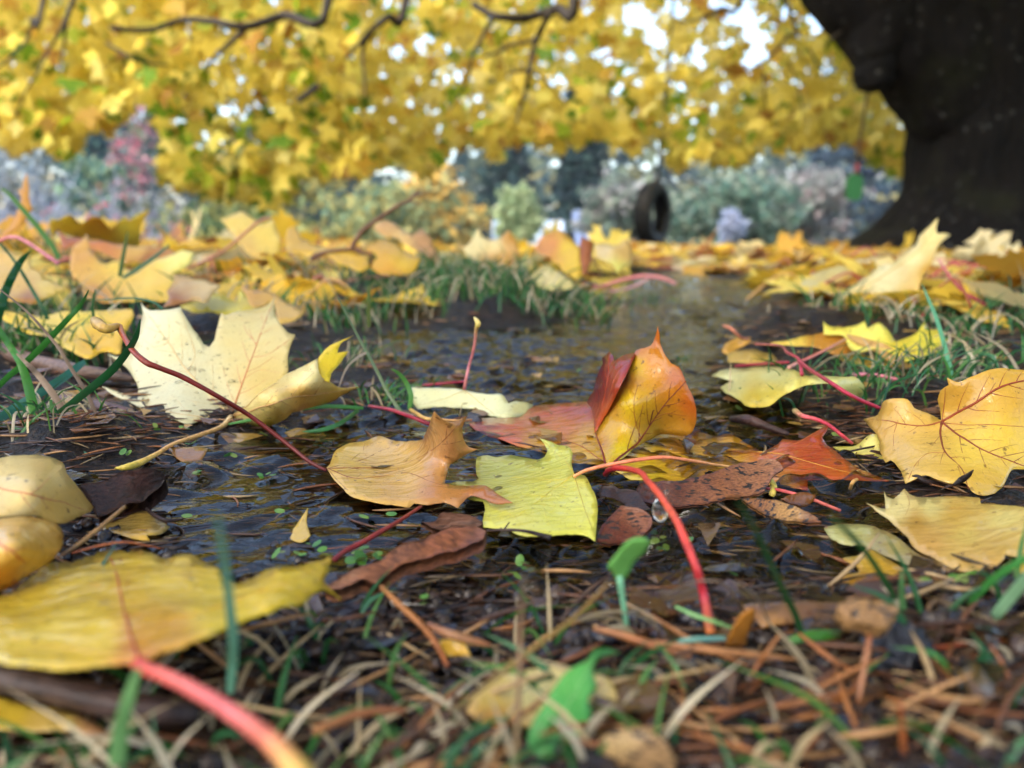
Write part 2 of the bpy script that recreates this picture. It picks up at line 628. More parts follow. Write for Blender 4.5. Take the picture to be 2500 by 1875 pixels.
def smooth_outline(pts, step, corner=58, jitter=0.0):
    """closed outline: curves through shallow points, keeps sharp tips sharp"""
    P = np.asarray([(p[0], p[1]) for p in pts], float)
    n = len(P)
    out = []
    isc = []
    for i in range(n):
        a, b = P[i] - P[i - 1], P[(i + 1) % n] - P[i]
        ang = math.degrees(abs(math.atan2(a[0] * b[1] - a[1] * b[0], a @ b)))
        isc.append(ang > corner)
    for i in range(n):
        p1, p2 = P[i], P[(i + 1) % n]
        p0 = P[i - 1] if not isc[i] else 2 * p1 - p2
        p3 = P[(i + 2) % n] if not isc[(i + 1) % n] else 2 * p2 - p1
        k = max(1, int(np.linalg.norm(p2 - p1) / step))
        for j in range(k):
            t = j / k
            q = 0.5 * (2 * p1 + (p2 - p0) * t + (2 * p0 - 5 * p1 + 4 * p2 - p3) * t * t + (3 * p1 - p0 - 3 * p2 + p3) * t ** 3)
            if j and jitter:
                q = q + rng.normal(0, jitter, 2)
            out.append(q)
    return np.array(out)


def inside_poly(P, x, y):
    ins = np.zeros(x.shape, bool)
    n = len(P)
    for i in range(n):
        a, b = P[i], P[(i + 1) % n]
        cr = (a[1] > y) != (b[1] > y)
        xi = (b[0] - a[0]) * (y - a[1]) / (b[1] - a[1] + 1e-12) + a[0]
        ins ^= cr & (x < xi)
    return ins


def fill(outline, spacing, hole_patch=None):
    """triangulate a closed outline with interior points -> 2D verts, faces"""
    P = np.asarray(outline, float)
    x0, y0 = P.min(0)
    x1, y1 = P.max(0)
    xs = np.arange(x0, x1, spacing)
    ys = np.arange(y0, y1, spacing * 0.87)
    gx, gy = np.meshgrid(xs, ys)
    gx = gx + (np.arange(len(ys)) % 2)[:, None] * spacing * 0.5
    q = np.stack([gx.ravel(), gy.ravel()], 1)
    q = q + rng.uniform(-0.12, 0.12, q.shape) * spacing
    q = q[inside_poly(P, q[:, 0], q[:, 1])]
    if len(q):
        A, B = P, np.roll(P, -1, 0)
        ab = B - A
        t = np.clip(((q[:, None] - A) * ab).sum(-1) / ((ab ** 2).sum(-1) + 1e-9), 0, 1)
        dd = np.linalg.norm(q[:, None] - A - t[..., None] * ab, axis=-1).min(1)
        q = q[dd > spacing * 0.4]
    pts = [Vector(p) for p in P] + [Vector(p) for p in q]
    faces = [list(range(len(P)))]
    v, e, f, *_ = delaunay_2d_cdt(pts, [], faces, 1, 1e-6 * max(x1 - x0, y1 - y0))
    return np.array([tuple(a) for a in v]), [tuple(a) for a in f]


def idw(pts, cps, power=3.0):
    if not isinstance(cps, list):
        return np.tile(srgb(cps), (len(pts), 1))
    cp = np.array([(c[0], c[1]) for c in cps], float)
    cc = np.array([srgb(c[2]) for c in cps])
    d = np.linalg.norm(np.asarray(pts)[:, None, :2] - cp[None], axis=-1) + 4.0
    w = d ** -power
    return (w[..., None] * cc[None]).sum(1) / w.sum(1)[:, None]


def crinkle(v, amp, sc=55.0, seed=0.0):
    for p in v:
        q = Vector((p[0] * sc + seed, p[1] * sc, p[2] * sc))
        p[2] += amp * (noise.noise(q) + 0.45 * noise.noise(q * 2.3))
    return v


def px_tube(c, pts, widths, n=6, sides=8, **kw):
    """tube through picture points (x, y, height or ('d', m)) with widths in that enlargement's pixels"""
    s = SC[c][2] if c in SC else 2.4578
    q = T(c, pts)
    zc = [depth_of(*a[:3]) for a in q]
    w3 = unproj([(a[0], a[1]) for a in q], zc)
    wd = np.interp(np.linspace(0, 1, len(q)), np.linspace(0, 1, len(widths)), widths) / s / FP * np.array(zc) * 0.5
    arr = spline(np.hstack([w3, wd[:, None]]), n)
    return tube(arr[:, :3], np.maximum(arr[:, 3], 1e-5), sides, **kw), arr


def grad(stops, n):
    cs = np.array([srgb(c) for c in stops])
    t = np.linspace(0, 1, len(cs))
    u = np.linspace(0, 1, n)
    return np.stack([np.interp(u, t, cs[:, i]) for i in range(3)], 1)


def stalk_obj(name, c, pts, widths, cols, parent=None, mat=None, sides=8, **kw):
    kw.setdefault('rough', 0.06)
    (v, f), arr = px_tube(c, pts, widths, sides=sides, **kw)
    g = np.repeat(grad(cols, len(arr)), sides, axis=0)
    return mesh_obj(name, v, f, mat or M_STALK, parent, g, origin=None if parent else v.mean(0))


def hero_leaf(label, pieces, stalk=None, name='maple_leaf', cat='leaf', mat=None, group=None):
    """pieces: dicts with crop c, outline o, control heights k, colour(s) col, veins"""
    root = None
    for i, p in enumerate(pieces):
        c = p.get('c', pieces[0]['c'])
        k = T(c, p['k'])
        surf = TPS(k)
        if root is None:
            b = surf.world([k[0][:2]])[0]
            root = thing(name, label, cat, b, group)
        out = smooth_outline(T(c, p['o']), p.get('step', 9), jitter=p.get('jit', 0.5))
        v2, f = fill(out, p.get('res', 17))
        v3 = surf.world(v2)
        cr = p.get('crinkle', 0.0009)
        v3 = crinkle(v3, cr, seed=i * 3.1)
        col = p['col']
        if isinstance(col, list):
            col = [(a[0], a[1], a[2]) for a in [(*T(c, [(q[0], q[1])])[0], q[2]) for q in col]]
        cols = idw(v2, col) * np.array(p.get('tint', (1, 1, 1))) * np.array([0.95, 1.0, 0.92])
        bl = mesh_obj(p.get('n', 'blade'), v3, f, p.get('m', mat or M_LEAF), root, cols, solid=0.00028)
        for vn in p.get('veins', []):
            pts, w0, w1, vc = vn[0], vn[1], vn[2], vn[3]
            s = SC[c][2] if c in SC else 2.4578
            q = spline([(a[0], a[1]) for a in T(c, pts)], 6)
            w3 = crinkle(surf.world(q), cr, seed=i * 3.1)
            zc = (w3 - CAM) @ FWD
            w3 = w3 + (CAM - w3) / np.linalg.norm(CAM - w3, axis=1)[:, None] * 0.00025
            rad = np.linspace(w0, w1, len(q)) / s / FP * zc * 0.5
            vb = Bag()
            vb.add(*tube(w3, np.maximum(rad, 2e-5), 5), srgb(vc))
            ln = np.linalg.norm(np.diff(q, axis=0), axis=1).sum()
            if len(pts) >= 4 and ln > 70:
                nb = int(min(9, ln / 26))
                tq = np.gradient(q, axis=0)
                tq /= np.linalg.norm(tq, axis=1)[:, None] + 1e-9
                for bi in range(nb):
                    i0 = int(len(q) * (0.14 + 0.78 * bi / nb))
                    sg = 1 if bi % 2 else -1
                    an = sg * R(48 + 8 * math.sin(bi * 2.3))
                    dv = np.array([tq[i0][0] * math.cos(an) - tq[i0][1] * math.sin(an), (tq[i0][0] * math.sin(an) + tq[i0][1] * math.cos(an))])
                    l2 = ln * (0.30 - 0.18 * bi / nb)
                    sp = np.array([q[i0] + dv * l2 * t + tq[i0] * l2 * 0.35 * t * t for t in np.linspace(0, 1, 7)])
                    ok = inside_poly(out, sp[:, 0], sp[:, 1])
                    k_ = len(ok) if ok.all() else int(np.argmin(ok))
                    if k_ < 4:
                        continue
                    s3 = crinkle(surf.world(sp[:k_]), cr, seed=i * 3.1)
                    z3 = (s3 - CAM) @ FWD
                    s3 = s3 + (CAM - s3) / np.linalg.norm(CAM - s3, axis=1)[:, None] * 0.0002
                    vb.add(*tube(s3, np.maximum(np.linspace(max(w1, w0 * 0.35), 1.2, k_) / s / FP * z3 * 0.5, 2e-5), 4), srgb(vc))
            vb.build('vein', M_VEIN, bl)
    if stalk:
        stalk_obj('stalk', stalk.get('c', pieces[0]['c']), stalk['p'], stalk['w'], stalk['col'], root)
    return root


# ================================================================== THE SETTING
def build_ground():
    r = np.concatenate([[0.012], np.geomspace(0.03, 3.2, 230), np.geomspace(3.3, 800, 75)])
    a = np.concatenate([np.linspace(-52, 52, 430), np.linspace(54, 306, 70)])
    th = np.radians(a)
    X = r[:, None] * np.sin(th)[None]
    Y = r[:, None] * np.cos(th)[None]
    Z = ground(X, Y).reshape(X.shape)
    nr, na = X.shape
    v = np.stack([X.ravel(), Y.ravel(), Z.ravel()], 1)
    f = []
    for i in range(nr - 1):
        for j in range(na):
            j2 = (j + 1) % na
            f.append((i * na + j, (i + 1) * na + j, (i + 1) * na + j2, i * na + j2))
    f.append(tuple(range(na)))
    o = mesh_obj('ground', v, f, M_GROUND)
    o['kind'] = 'structure'
    return o


build_ground()


def build_water():
    """polar grid over the puddle, ripples as real height"""
    r = np.geomspace(0.10, 1.75, 500)
    th = np.radians(np.linspace(-46, 46, 560))
    X = r[:, None] * np.sin(th)[None]
    Y = r[:, None] * np.cos(th)[None]
    sd = puddle_sd(X, Y).reshape(X.shape)
    rw = np.random.default_rng(31)
    Z = np.zeros_like(X)
    wx = X + 0.004 * np.sin(Y * 60 + 1) + 0.003 * np.sin(X * 90)
    wy = Y + 0.004 * np.sin(X * 70 + 2)
    for i in range(46):
        lam = rw.uniform(0.0065, 0.024)
        a = math.pi / 2 + rw.normal(0.25, 0.75)
        kk = 2 * math.pi / lam
        Z += lam * 0.0150 * np.sin(kk * (wx * math.cos(a) + wy * math.sin(a)) + rw.uniform(0, 6.28))
    patch = np.zeros_like(X)
    for i in range(9):
        a = rw.uniform(0, 6.28)
        kk = 2 * math.pi / rw.uniform(0.06, 0.3)
        patch += np.sin(kk * (X * math.cos(a) + Y * math.sin(a)) + rw.uniform(0, 6.28))
    Z *= np.clip(0.75 + 0.22 * patch, 0.18, 1.5)
    Z *= np.interp(Y, [0.15, 0.3, 0.5, 0.9], [1.45, 1.1, 0.62, 0.42])
    keep = sd < 0.012
    idx = -np.ones(X.shape, int)
    idx[keep] = np.arange(keep.sum())
    v = np.stack([X[keep], Y[keep], Z[keep]], 1)
    q = np.stack([idx[:-1, :-1], idx[:-1, 1:], idx[1:, 1:], idx[1:, :-1]], -1).reshape(-1, 4)
    q = q[(q >= 0).all(1)]
    o = mesh_obj('water', v, q, M_WATER)
    o['kind'] = 'structure'
    o['label'] = 'shallow rippled puddle water flowing between the fallen leaves'


build_water()

# ------------------------------------------------------------------ the big maple at the right
TD = 4.4
MPP = TD / FP


def at(px, py, d):
    return unproj([(px, py)], [depth_of(px, py, ('d', d))])[0]


tree = thing('maple_tree', 'big maple with dark thick trunk and low hanging yellow foliage', 'tree',
             ((2470 - CX) * MPP, TD, gz((2470 - CX) * MPP, TD)))


def build_trunk():
    rows = [(-0.35, 2020, 760), (-0.05, 2050, 690), (0.004, 2068, 650), (0.05, 2092, 600), (0.10, 2128, 545), (0.2, 2166, 480), (0.29, 2198, 440),
            (0.42, 2206, 425), (0.55, 2212, 418), (0.67, 2218, 410), (0.785, 2212, 412), (0.9, 2206, 420), (1.05, 2215, 425), (1.25, 2270, 400),
            (1.5, 2300, 380), (1.9, 2310, 375), (2.5, 2330, 360), (3.4, 2340, 330), (5.0, 2370, 260), (7.0, 2400, 180)]
    ns = 200
    zs = np.array([r[0] for r in rows])
    Z = np.concatenate([np.linspace(-0.3, 1.4, 110), np.linspace(1.45, 7, 24)])
    lf = np.interp(Z, zs, [r[1] for r in rows])
    rr_ = np.interp(Z, zs, [r[2] for r in rows])
    v = []
    for z, l, rr in zip(Z, lf, rr_):
        # left silhouette at pixel l; the width runs to the hidden side
        wpx = 250 + 0.42 * (rr - 410)
        cx_ = (max(2470, l + 170) - CX) * MPP
        rad = (max(2470, l + 170) - l) * MPP
        for k in range(ns):
            th = 2 * math.pi * k / ns
            flare = max(0, 0.5 - z) * 0.55
            lob = 1 + 0.05 * math.sin(5 * th + 1.3) + flare * 0.28 * math.sin(4 * th + 0.4) + 0.035 * noise.noise(Vector((math.cos(th) * 2.5, math.sin(th) * 2.5, z * 2)))
            lob += 0.035 * noise.noise(Vector((math.cos(th) * 9, math.sin(th) * 9, z * 3)))
            lob += 0.030 * (0.5 - abs(noise.noise(Vector((math.cos(th) * 16, math.sin(th) * 16, z * 2.6))))) - 0.018 * abs(noise.noise(Vector((math.cos(th) * 34, math.sin(th) * 34, z * 9))))
            if abs(th - math.pi) < 0.35:
                lob = 1 + (lob - 1) * 0.4
            v.append((cx_ + rad * lob * math.cos(th), TD + rad * 0.9 * lob * math.sin(th), z))
    f = []
    for i in range(len(Z) - 1):
        for k in range(ns):
            k2 = (k + 1) % ns
            f.append((i * ns + k, i * ns + k2, (i + 1) * ns + k2, (i + 1) * ns + k))
    f.append(tuple((len(Z) - 1) * ns + k for k in range(ns)))
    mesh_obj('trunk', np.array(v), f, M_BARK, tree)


build_trunk()


def limb(pts, rad, name='limb', mat=M_BARK, rough=0.05, sides=14, seed=1):
    s = spline(np.hstack([np.array(pts), np.array(rad)[:, None]]), 7)
    v, f = tube(s[:, :3], s[:, 3], sides, rough=rough, seed=seed)
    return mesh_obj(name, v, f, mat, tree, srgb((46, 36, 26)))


# forked limb rising to the upper left of the trunk, and the limbs above the frame that carry the boughs
limb([at(2420, 300, 4.4), at(2345, 190, 4.35), at(2240, 90, 4.35), at(2145, 0, 4.35), at(2030, -140, 4.4), (1.3, 4.6, 2.3), (0.3, 5.0, 2.65), (-1.2, 5.3, 2.7), (-3.0, 5.2, 2.5)],
     [0.34, 0.33, 0.30, 0.275, 0.24, 0.17, 0.12, 0.09, 0.05], sides=20)
limb([at(2460, 60, 4.5), (2.3, 5.4, 2.2), (1.9, 6.8, 2.9), (1.55, 8.0, 3.15), (1.0, 9.5, 3.0)], [0.24, 0.2, 0.15, 0.11, 0.06], seed=4)
limb([(2.7, 4.4, 1.9), (2.2, 3.2, 2.6), (1.4, 1.8, 3.1), (0.2, 0.5, 3.4), (-1.2, -0.8, 3.5), (-2.4, -1.6, 3.2)], [0.22, 0.17, 0.13, 0.10, 0.07, 0.03], seed=9)  # outer end carries the shading leaves added over the camera
limb([(2.8, 4.4, 2.4), (3.6, 5.2, 3.2), (4.8, 5.6, 3.6)], [0.24, 0.16, 0.07], seed=5)
# burl on the left side
_b = spline(np.hstack([np.array([at(2160, 55, 4.28), at(2142, 110, 4.24), at(2136, 160, 4.22), at(2130, 196, 4.2), at(2127, 214, 4.2), at(2126, 226, 4.2)]),
                       np.array([0.23, 0.145, 0.102, 0.092, 0.070, 0.025])[:, None]]), 6)
bv, bf = tube(_b[:, :3], _b[:, 3], 24, rough=0.10, seed=3)
mesh_obj('burl', bv, bf, M_BARK, tree)

# boughs traced across the canopy (points, distance, widths in px)
BOUGHS = [
    ('A', [(1970, 0), (1700, 90), (1480, 160), (1280, 130), (1100, 120), (900, 180), (660, 170)], 4.9, (52, 24), (-1.2, 5.3, 2.7)),
    ('A', [(1480, 160), (1380, 260), (1290, 340), (1240, 430)], 4.9, (34, 14), None),
    ('B', [(470, 0), (360, 100), (260, 190), (210, 300), (215, 420), (230, 600)], 5.2, (46, 10), (-0.5, 5.3, 2.7)),
    ('B', [(260, 190), (180, 270), (110, 350)], 5.2, (30, 18), None),
    ('B', [(1480, -20), (1380, 50), (1250, 90), (1170, 110), (1000, 95), (880, 30)], 5.4, (60, 40), (0.3, 5.1, 2.65)),
    ('B', [(1330, 80), (1270, 200), (1240, 280), (1210, 420), (1190, 540), (1160, 640), (1130, 740)], 5.4, (40, 14), None),
    ('B', [(1250, 240), (1100, 270), (1030, 310), (940, 340)], 5.4, (24, 12), None),
    ('B', [(990, 110), (930, 220), (870, 340), (830, 500), (740, 650)], 5.4, (28, 8), None),
    ('B', [(1210, 420), (1130, 430), (1070, 450)], 5.4, (18, 10), None),
    ('B', [(1210, 410), (1300, 480), (1380, 560), (1430, 640)], 5.5, (16, 7), None),
    ('A', [(440, 0), (400, 130), (385, 260), (360, 420)], 4.6, (26, 9), (-2.0, 5.1, 2.6)),
    ('A', [(260, 0), (200, 110), (160, 240), (60, 350), (-20, 410)], 4.5, (26, 9), (-2.4, 5.0, 2.6)),
    ('A', [(400, 130), (310, 270), (240, 410), (150, 560), (80, 740)], 4.6, (18, 6), None),
    ('C', [(520, -20), (400, 50), (300, 100), (200, 130), (110, 120)], 6.2, (30, 10), (1.9, 6.6, 2.85)),
    ('C', [(830, 130), (790, 220), (700, 330), (620, 390), (560, 420)], 5.6, (22, 8), (1.6, 6.0, 2.2)),
    ('C', [(210, 270), (160, 380), (90, 480), (60, 570), (40, 700)], 6.6, (24, 10), (1.75, 7.2, 2.95)),
    ('C', [(1110, 190), (1050, 240), (1020, 290)], 5.0, (20, 10), None),
    ('C', [(650, 440), (655, 560), (670, 700)], 6.0, (14, 6), None),
    ('C', [(800, 370), (840, 470), (880, 640), (880, 740)], 6.0, (12, 6), None),
    ('C', [(920, 290), (980, 390), (1080, 460)], 6.0, (14, 6), None),
    ('A', [(1900, 520), (1850, 560), (1790, 600)], 4.4, (44, 30), None),
    ('A', [(640, 260), (760, 330), (900, 380), (1010, 390)], 4.9, (18, 10), None),
]
for ci, (c, pts, d, wd, anchor) in enumerate(BOUGHS):
    d -= 0.75
    s = SC[c][2] if c in SC else 2.4578
    q = T(c, pts)
    w3 = [at(a[0], a[1], d + 0.12 * math.sin(i * 1.9 + ci)) for i, a in enumerate(q)]
    rad = list(np.linspace(wd[0], wd[1], len(q)) / s / FP * d * 0.5)
    if anchor:
        w3 = [np.array(anchor)] + w3
        rad = [rad[0] * 1.25] + rad
    arr = spline(np.hstack([np.array(w3), np.array(rad)[:, None]]), 5)
    v, f = tube(arr[:, :3], np.maximum(arr[:, 3], 0.002), 8, rough=0.10, seed=ci)
    mesh_obj('branch', v, f, M_TWIG, tree, srgb((50, 42, 30)))

# ------------------------------------------------------------------ maple leaf shapes
HALF = [(0.08, -0.07), (0.20, -0.11), (0.44, -0.15), (0.40, -0.04), (0.50, 0.04), (0.36, 0.11), (0.50, 0.17), (0.64, 0.22), (0.61, 0.30),
        (0.82, 0.43), (0.64, 0.46), (0.61, 0.56), (0.48, 0.51), (0.35, 0.49), (0.23, 0.46), (0.25, 0.58), (0.36, 0.71), (0.22, 0.75),
        (0.21, 0.87), (0.10, 0.87)]


def maple_outline(r, detail):
    pts = [(0.0, 0.0)]
    j = 0.028
    rt = [(x * r.uniform(0.92, 1.08) + r.normal(0, j), y + r.normal(0, j)) for x, y in HALF]
    lt = [(-x * r.uniform(0.92, 1.08) + r.normal(0, j), y + r.normal(0, j)) for x, y in HALF]
    P = [(0.0, 0.02)] + rt + [(r.normal(0, 0.03), 1.02)] + lt[::-1]
    if not detail:
        return np.array(P)
    out = []
    n = len(P)
    for i in range(n):
        a, b = np.array(P[i]), np.array(P[(i + 1) % n])
        m = (a + b) / 2
        out.append(a)
        inn = m * 0.97 + np.array([0, 0.35]) * 0.03
        out.append(inn)
    return np.array(out)


def leaf_shape(r, detail=True, curl=1.0):
    P = maple_outline(r, detail)
    if detail:
        v2, f = fill(P, 0.15)
    else:
        v2, f = fill(P, 5.0)
    rad = np.hypot(v2[:, 0], v2[:, 1] - 0.3)
    th = np.arctan2(v2[:, 1] - 0.3, v2[:, 0])
    z = curl * (r.uniform(-0.25, 0.35) * rad ** 2 + r.uniform(-0.30, 0.30) * rad ** 2 * np.cos(2 * th + r.uniform(0, 6.3))
                + r.uniform(-0.3, 0.3) * np.abs(v2[:, 0]) + r.uniform(-0.22, 0.22) * rad ** 3 * np.cos(3 * th + r.uniform(0, 6.3))
                + 0.05 * np.cos(5 * th - 1.57) * rad)
    z += 0.02 * np.sin(14 * v2[:, 0] + r.uniform(0, 6)) * np.cos(13 * v2[:, 1] + r.uniform(0, 6))
    return np.hstack([v2, z[:, None]]), f


def rot_euler(ax, ay, az):
    cx, sx, cy, sy, cz, sz = math.cos(ax), math.sin(ax), math.cos(ay), math.sin(ay), math.cos(az), math.sin(az)
    Rx = np.array([[1, 0, 0], [0, cx, -sx], [0, sx, cx]])
    Ry = np.array([[cy, 0, sy], [0, 1, 0], [-sy, 0, cy]])
    Rz = np.array([[cz, -sz, 0], [sz, cz, 0], [0, 0, 1]])
    return Rz @ Ry @ Rx


# ------------------------------------------------------------------ hanging foliage of the maple
EDGE = [(-400, 380), (0, 362), (100, 360), (142, 382), (175, 366), (190, 330), (277, 308), (318, 262), (350, 250), (395, 300), (402, 430), (488, 480),
        (610, 500), (700, 492), (732, 440), (800, 430), (881, 432), (963, 420), (1028, 447), (1085, 410), (1146, 372), (1187, 378), (1205, 440),
        (1227, 425), (1239, 368), (1309, 368), (1370, 400), (1410, 366), (1467, 360), (1492, 385), (1553, 392), (1593, 358), (1640, 425),
        (1700, 415), (1783, 428), (1844, 408), (1885, 376), (1946, 393), (2027, 368), (2068, 350), (2105, 410), (2170, 435), (2210, 460), (2500, 440), (3000, 420)]
EX, EY = [e[0] for e in EDGE], [e[1] for e in EDGE]
HOLES = [(1560, 30, 60), (1600, 80, 50), (1650, 20, 45), (1820, 30, 60), (1840, 90, 52), (1835, 135, 42), (1990, 25, 38), (1985, 60, 30), (1345, 5, 26), (965, 40, 18),
         (1640, 130, 24), (1500, 30, 20), (1690, 90, 22), (40, 135, 30), (75, 175, 24), (310, 25, 20), (1385, 225, 36), (1150, 310, 26), (1680, 320, 24), (1740, 305, 22), (2030, 160, 30)]


def canopy_leaves():
    r = np.random.default_rng(5)
    leaves = []
    tries = 0
    while len(leaves) < 14500 and tries < 120000:
        tries += 1
        x = r.uniform(-350, 2850)
        e = np.interp(x, EX, EY)
        e += -16 if x < 900 else -34
        e += 10 * math.sin(x * 0.05) + 8 * math.sin(x * 0.13)
        y = e - abs(r.normal(0, 1)) * 60 if r.random() < 0.22 else r.uniform(-260, e)
        if y > e - 6 or y < -300:
            continue
        u = r.random()
        # nearer boughs on the left, farther skirt on the right
        if x < 900:
            d = 4.6 + 2.8 * u
        else:
            d = 5.4 + 4.2 * u
        if x > 1950 and d < 4.9:
            d = 5.2 + 3 * u
        if any((x - hx) ** 2 + (y - hy) ** 2 < (hr * 0.62) ** 2 for hx, hy, hr in HOLES) and r.random() < 0.985:
            continue
        if abs(x - np.interp(y, [-300, 0, 203, 305, 440], [1660, 1644, 1630, 1618, 1606])) < 16 and d < 8.05:
            d = 8.1 + 1.5 * u
        # sparse pockets give light and dark clumps
        nz = noise.noise(Vector((x * 0.006, y * 0.008, d * 0.9)))
        if nz < -0.42 and r.random() < 0.6:
            continue
        leaves.append((x, y, d))
    return leaves


YEL = [(232, 214, 104), (226, 206, 94), (236, 222, 128), (220, 200, 86), (238, 222, 106), (218, 208, 100), (230, 212, 98)]
GRN = [(150, 176, 48), (118, 156, 44), (172, 186, 58), (96, 132, 40)]
ORA = [(206, 172, 74), (196, 158, 66), (180, 136, 64)]


def canopy_colour(r, x, y):
    u = r.random()
    pg = 0.12
    if 380 < x < 800 and 250 < y < 520:
        pg = 0.34
    if 1650 < x < 1900 and 180 < y < 330:
        pg = 0.25
    if u < pg:
        c = GRN[r.integers(len(GRN))]
    elif u < pg + 0.10:
        c = ORA[r.integers(len(ORA))]
    else:
        c = YEL[r.integers(len(YEL))]
    return srgb(c) * r.uniform(0.85, 1.12)


def hang_leaf(r, pos, size, col, shapes):
    sv, sf = shapes[r.integers(len(shapes))]
    v = sv * size
    # blade hangs down from its stalk, face roughly sideways
    M = rot_euler(R(r.normal(-105, 28)), R(r.normal(0, 25)), r.uniform(0, 2 * math.pi))
    v = v @ M.T + pos
    return v, sf, np.tile(col, (len(v), 1))


rC = np.random.default_rng(21)
SH = [leaf_shape(rC, False, 0.9) for _ in range(24)]
CL = canopy_leaves()
order = sorted(range(len(CL)), key=lambda i: CL[i][2] + (100 if not (20 < CL[i][0] < 2480 and 20 < CL[i][1]) else 0))
crown = Bag()
for rank, i in enumerate(order):
    x, y, d = CL[i]
    pos = at(x, y, d)
    size = rC.uniform(0.075, 0.125)
    v, f, c = hang_leaf(rC, pos, size, canopy_colour(rC, x, y), SH)
    if rank < 300:
        mesh_obj('leaf', v, f, M_CANOPY, tree, c)
    else:
        crown.add(v, f, c)
# the crown above and beyond the frame: shades trunk and ground
k = 0
while k < 2000:
    ang, rad = rC.uniform(0, 2 * math.pi), 2.7 * math.sqrt(rC.random())
    x, y = 3.3 + rad * math.cos(ang), 5.3 + rad * math.sin(ang)
    if math.hypot(x, y) < 1.3 and rC.random() < 0.8:
        continue
    z = 2.3 + rC.random() * 2.8 + 0.4 * (5.2 - rad) * rC.random()
    px, py = CX + x / max(y, 0.01) * FP, 0
    if y > 0.5 and (z - HC) / y < 0.30:
        continue
    k += 1
    v, f, c = hang_leaf(rC, np.array([x, y, z]), rC.uniform(0.13, 0.24), canopy_colour(rC, 0, 0), SH[:8])
    crown.add(v, f, c)
k = 0  # unseen leaves added before the trunk to keep skylight off the bark
while k < 1500:
    x, y, z = rC.uniform(0.9, 4.6), rC.uniform(1.6, 4.6), rC.uniform(1.5, 3.4)
    if (z - HC) / y < 0.36:
        continue
    k += 1
    v, f, c = hang_leaf(rC, np.array([x, y, z]), rC.uniform(0.13, 0.22), canopy_colour(rC, 0, 0), SH[:8])
    crown.add(v, f, c)
# unseen leaves added over the camera to shade the near ground from the sky
for k in range(1700):
    x, y = rC.uniform(-3.4, 2.6), rC.uniform(-3.6, 0.9)
    v, f, c = hang_leaf(rC, np.array([x, y, rC.uniform(2.3, 3.9)]), rC.uniform(0.15, 0.24), canopy_colour(rC, 0, 0), SH[:8])
    crown.add(v, f, c)
co = crown.build('crown', M_CANOPY, tree)
co['kind'] = 'stuff'

# ------------------------------------------------------------------ distant trees, shrubs, roofs
def quad_cloud(bag, r, P, size, cols, asp=0.45):
    n = len(P)
    a = r.normal(0, 1, (n, 3)); a /= np.linalg.norm(a, axis=1)[:, None]
    b = np.cross(a, r.normal(0, 1, (n, 3))); b /= np.linalg.norm(b, axis=1)[:, None] + 1e-9
    q = np.cross(a, b)
    s = (size * r.uniform(0.6, 1.4, n))[:, None]
    V = np.stack([P - a * s, P + b * s * asp + q * s * 0.12, P + a * s, P - b * s * asp + q * s * 0.12], 1).reshape(-1, 3)
    bag.add(V, np.arange(4 * n).reshape(n, 4), np.repeat(cols, 4, axis=0))


def far_tree(name, label, px, top, half, d, cols, n, size, shape='round', low=620, cat='tree', trunk=(60, 50, 44), seed=0, group=None):
    r = np.random.default_rng(seed + 100)
    x = (px - CX) / FP * d
    gz0 = gz(x, d)
    zt = HC + (HOR - top) / FP * d
    hw = half / FP * d
    zl = max(gz0 + 0.15, HC + (HOR - low) / FP * d)
    root = thing(name, label, cat, (x, d, gz0), group)
    tb = Bag()
    tr = max(0.06, hw * 0.06)
    tv, tf = tube(spline([(x, d, gz0 - 0.2), (x + 0.05 * hw, d, (gz0 + zt) / 2), (x, d, gz0 + (zt - gz0) * 0.92)], 6), np.linspace(tr, tr * 0.15, 13), 8, rough=0.08, seed=seed)
    tb.add(tv, tf, srgb(trunk))
    for b in range(9):
        t = r.uniform(0.3, 0.8)
        z0 = gz0 + (zt - gz0) * t
        a = r.uniform(0, 6.28)
        ln = hw * (0.75 if shape != 'cone' else 0.7 * (1 - t))
        e = (x + ln * math.cos(a), d + ln * math.sin(a), z0 + (0.5 * ln if shape != 'cone' else -0.1 * ln))
        v, f = tube(spline([(x, d, z0), ((x + e[0]) / 2, (d + e[1]) / 2, z0 + 0.18 * ln), e], 4), np.linspace(tr * 0.5, tr * 0.1, 9), 5)
        tb.add(v, f, srgb(trunk))
    tb.build('trunk', M_TWIG, root)
    cb = Bag()
    P = np.zeros((n, 3))
    if shape == 'cone':
        t = r.random(n) ** 0.7
        lay = np.round(t * 16) / 16 + r.normal(0, 0.012, n)
        rr = hw * (0.1 + lay) * np.sqrt(r.random(n)) * (0.8 + 0.2 * np.sin(9 * t))
        a = r.uniform(0, 6.28, n)
        P[:, 0] = x + rr * np.cos(a)
        P[:, 1] = d + rr * np.sin(a)
        P[:, 2] = zt - (zt - zl) * lay - 0.22 * rr
    else:
        nc = 34
        cc = r.normal(0, 1, (nc, 3))
        cc = cc / np.linalg.norm(cc, axis=1)[:, None] * (r.random((nc, 1)) ** 0.45) * np.array([hw * 0.86, hw * 0.8, (zt - zl) / 2 * 0.86])
        cs = r.uniform(0.12, 0.28, nc) * hw
        w = r.integers(nc, size=n)
        P = cc[w] + r.normal(0, 1, (n, 3)) * cs[w][:, None] * np.array([0.8, 0.8, 0.6])
        P += np.array([x, d, (zt + zl) / 2])
        P[:, 2] = np.maximum(P[:, 2], gz0 + 0.1)
    cl = np.array([srgb(c) for c in cols])
    quad_cloud(cb, r, P, size, cl[r.integers(len(cl), size=n)] * r.uniform(0.85, 1.1, (n, 1)))
    cb.build('crown', M_FAR, root, smooth=False)
    return root


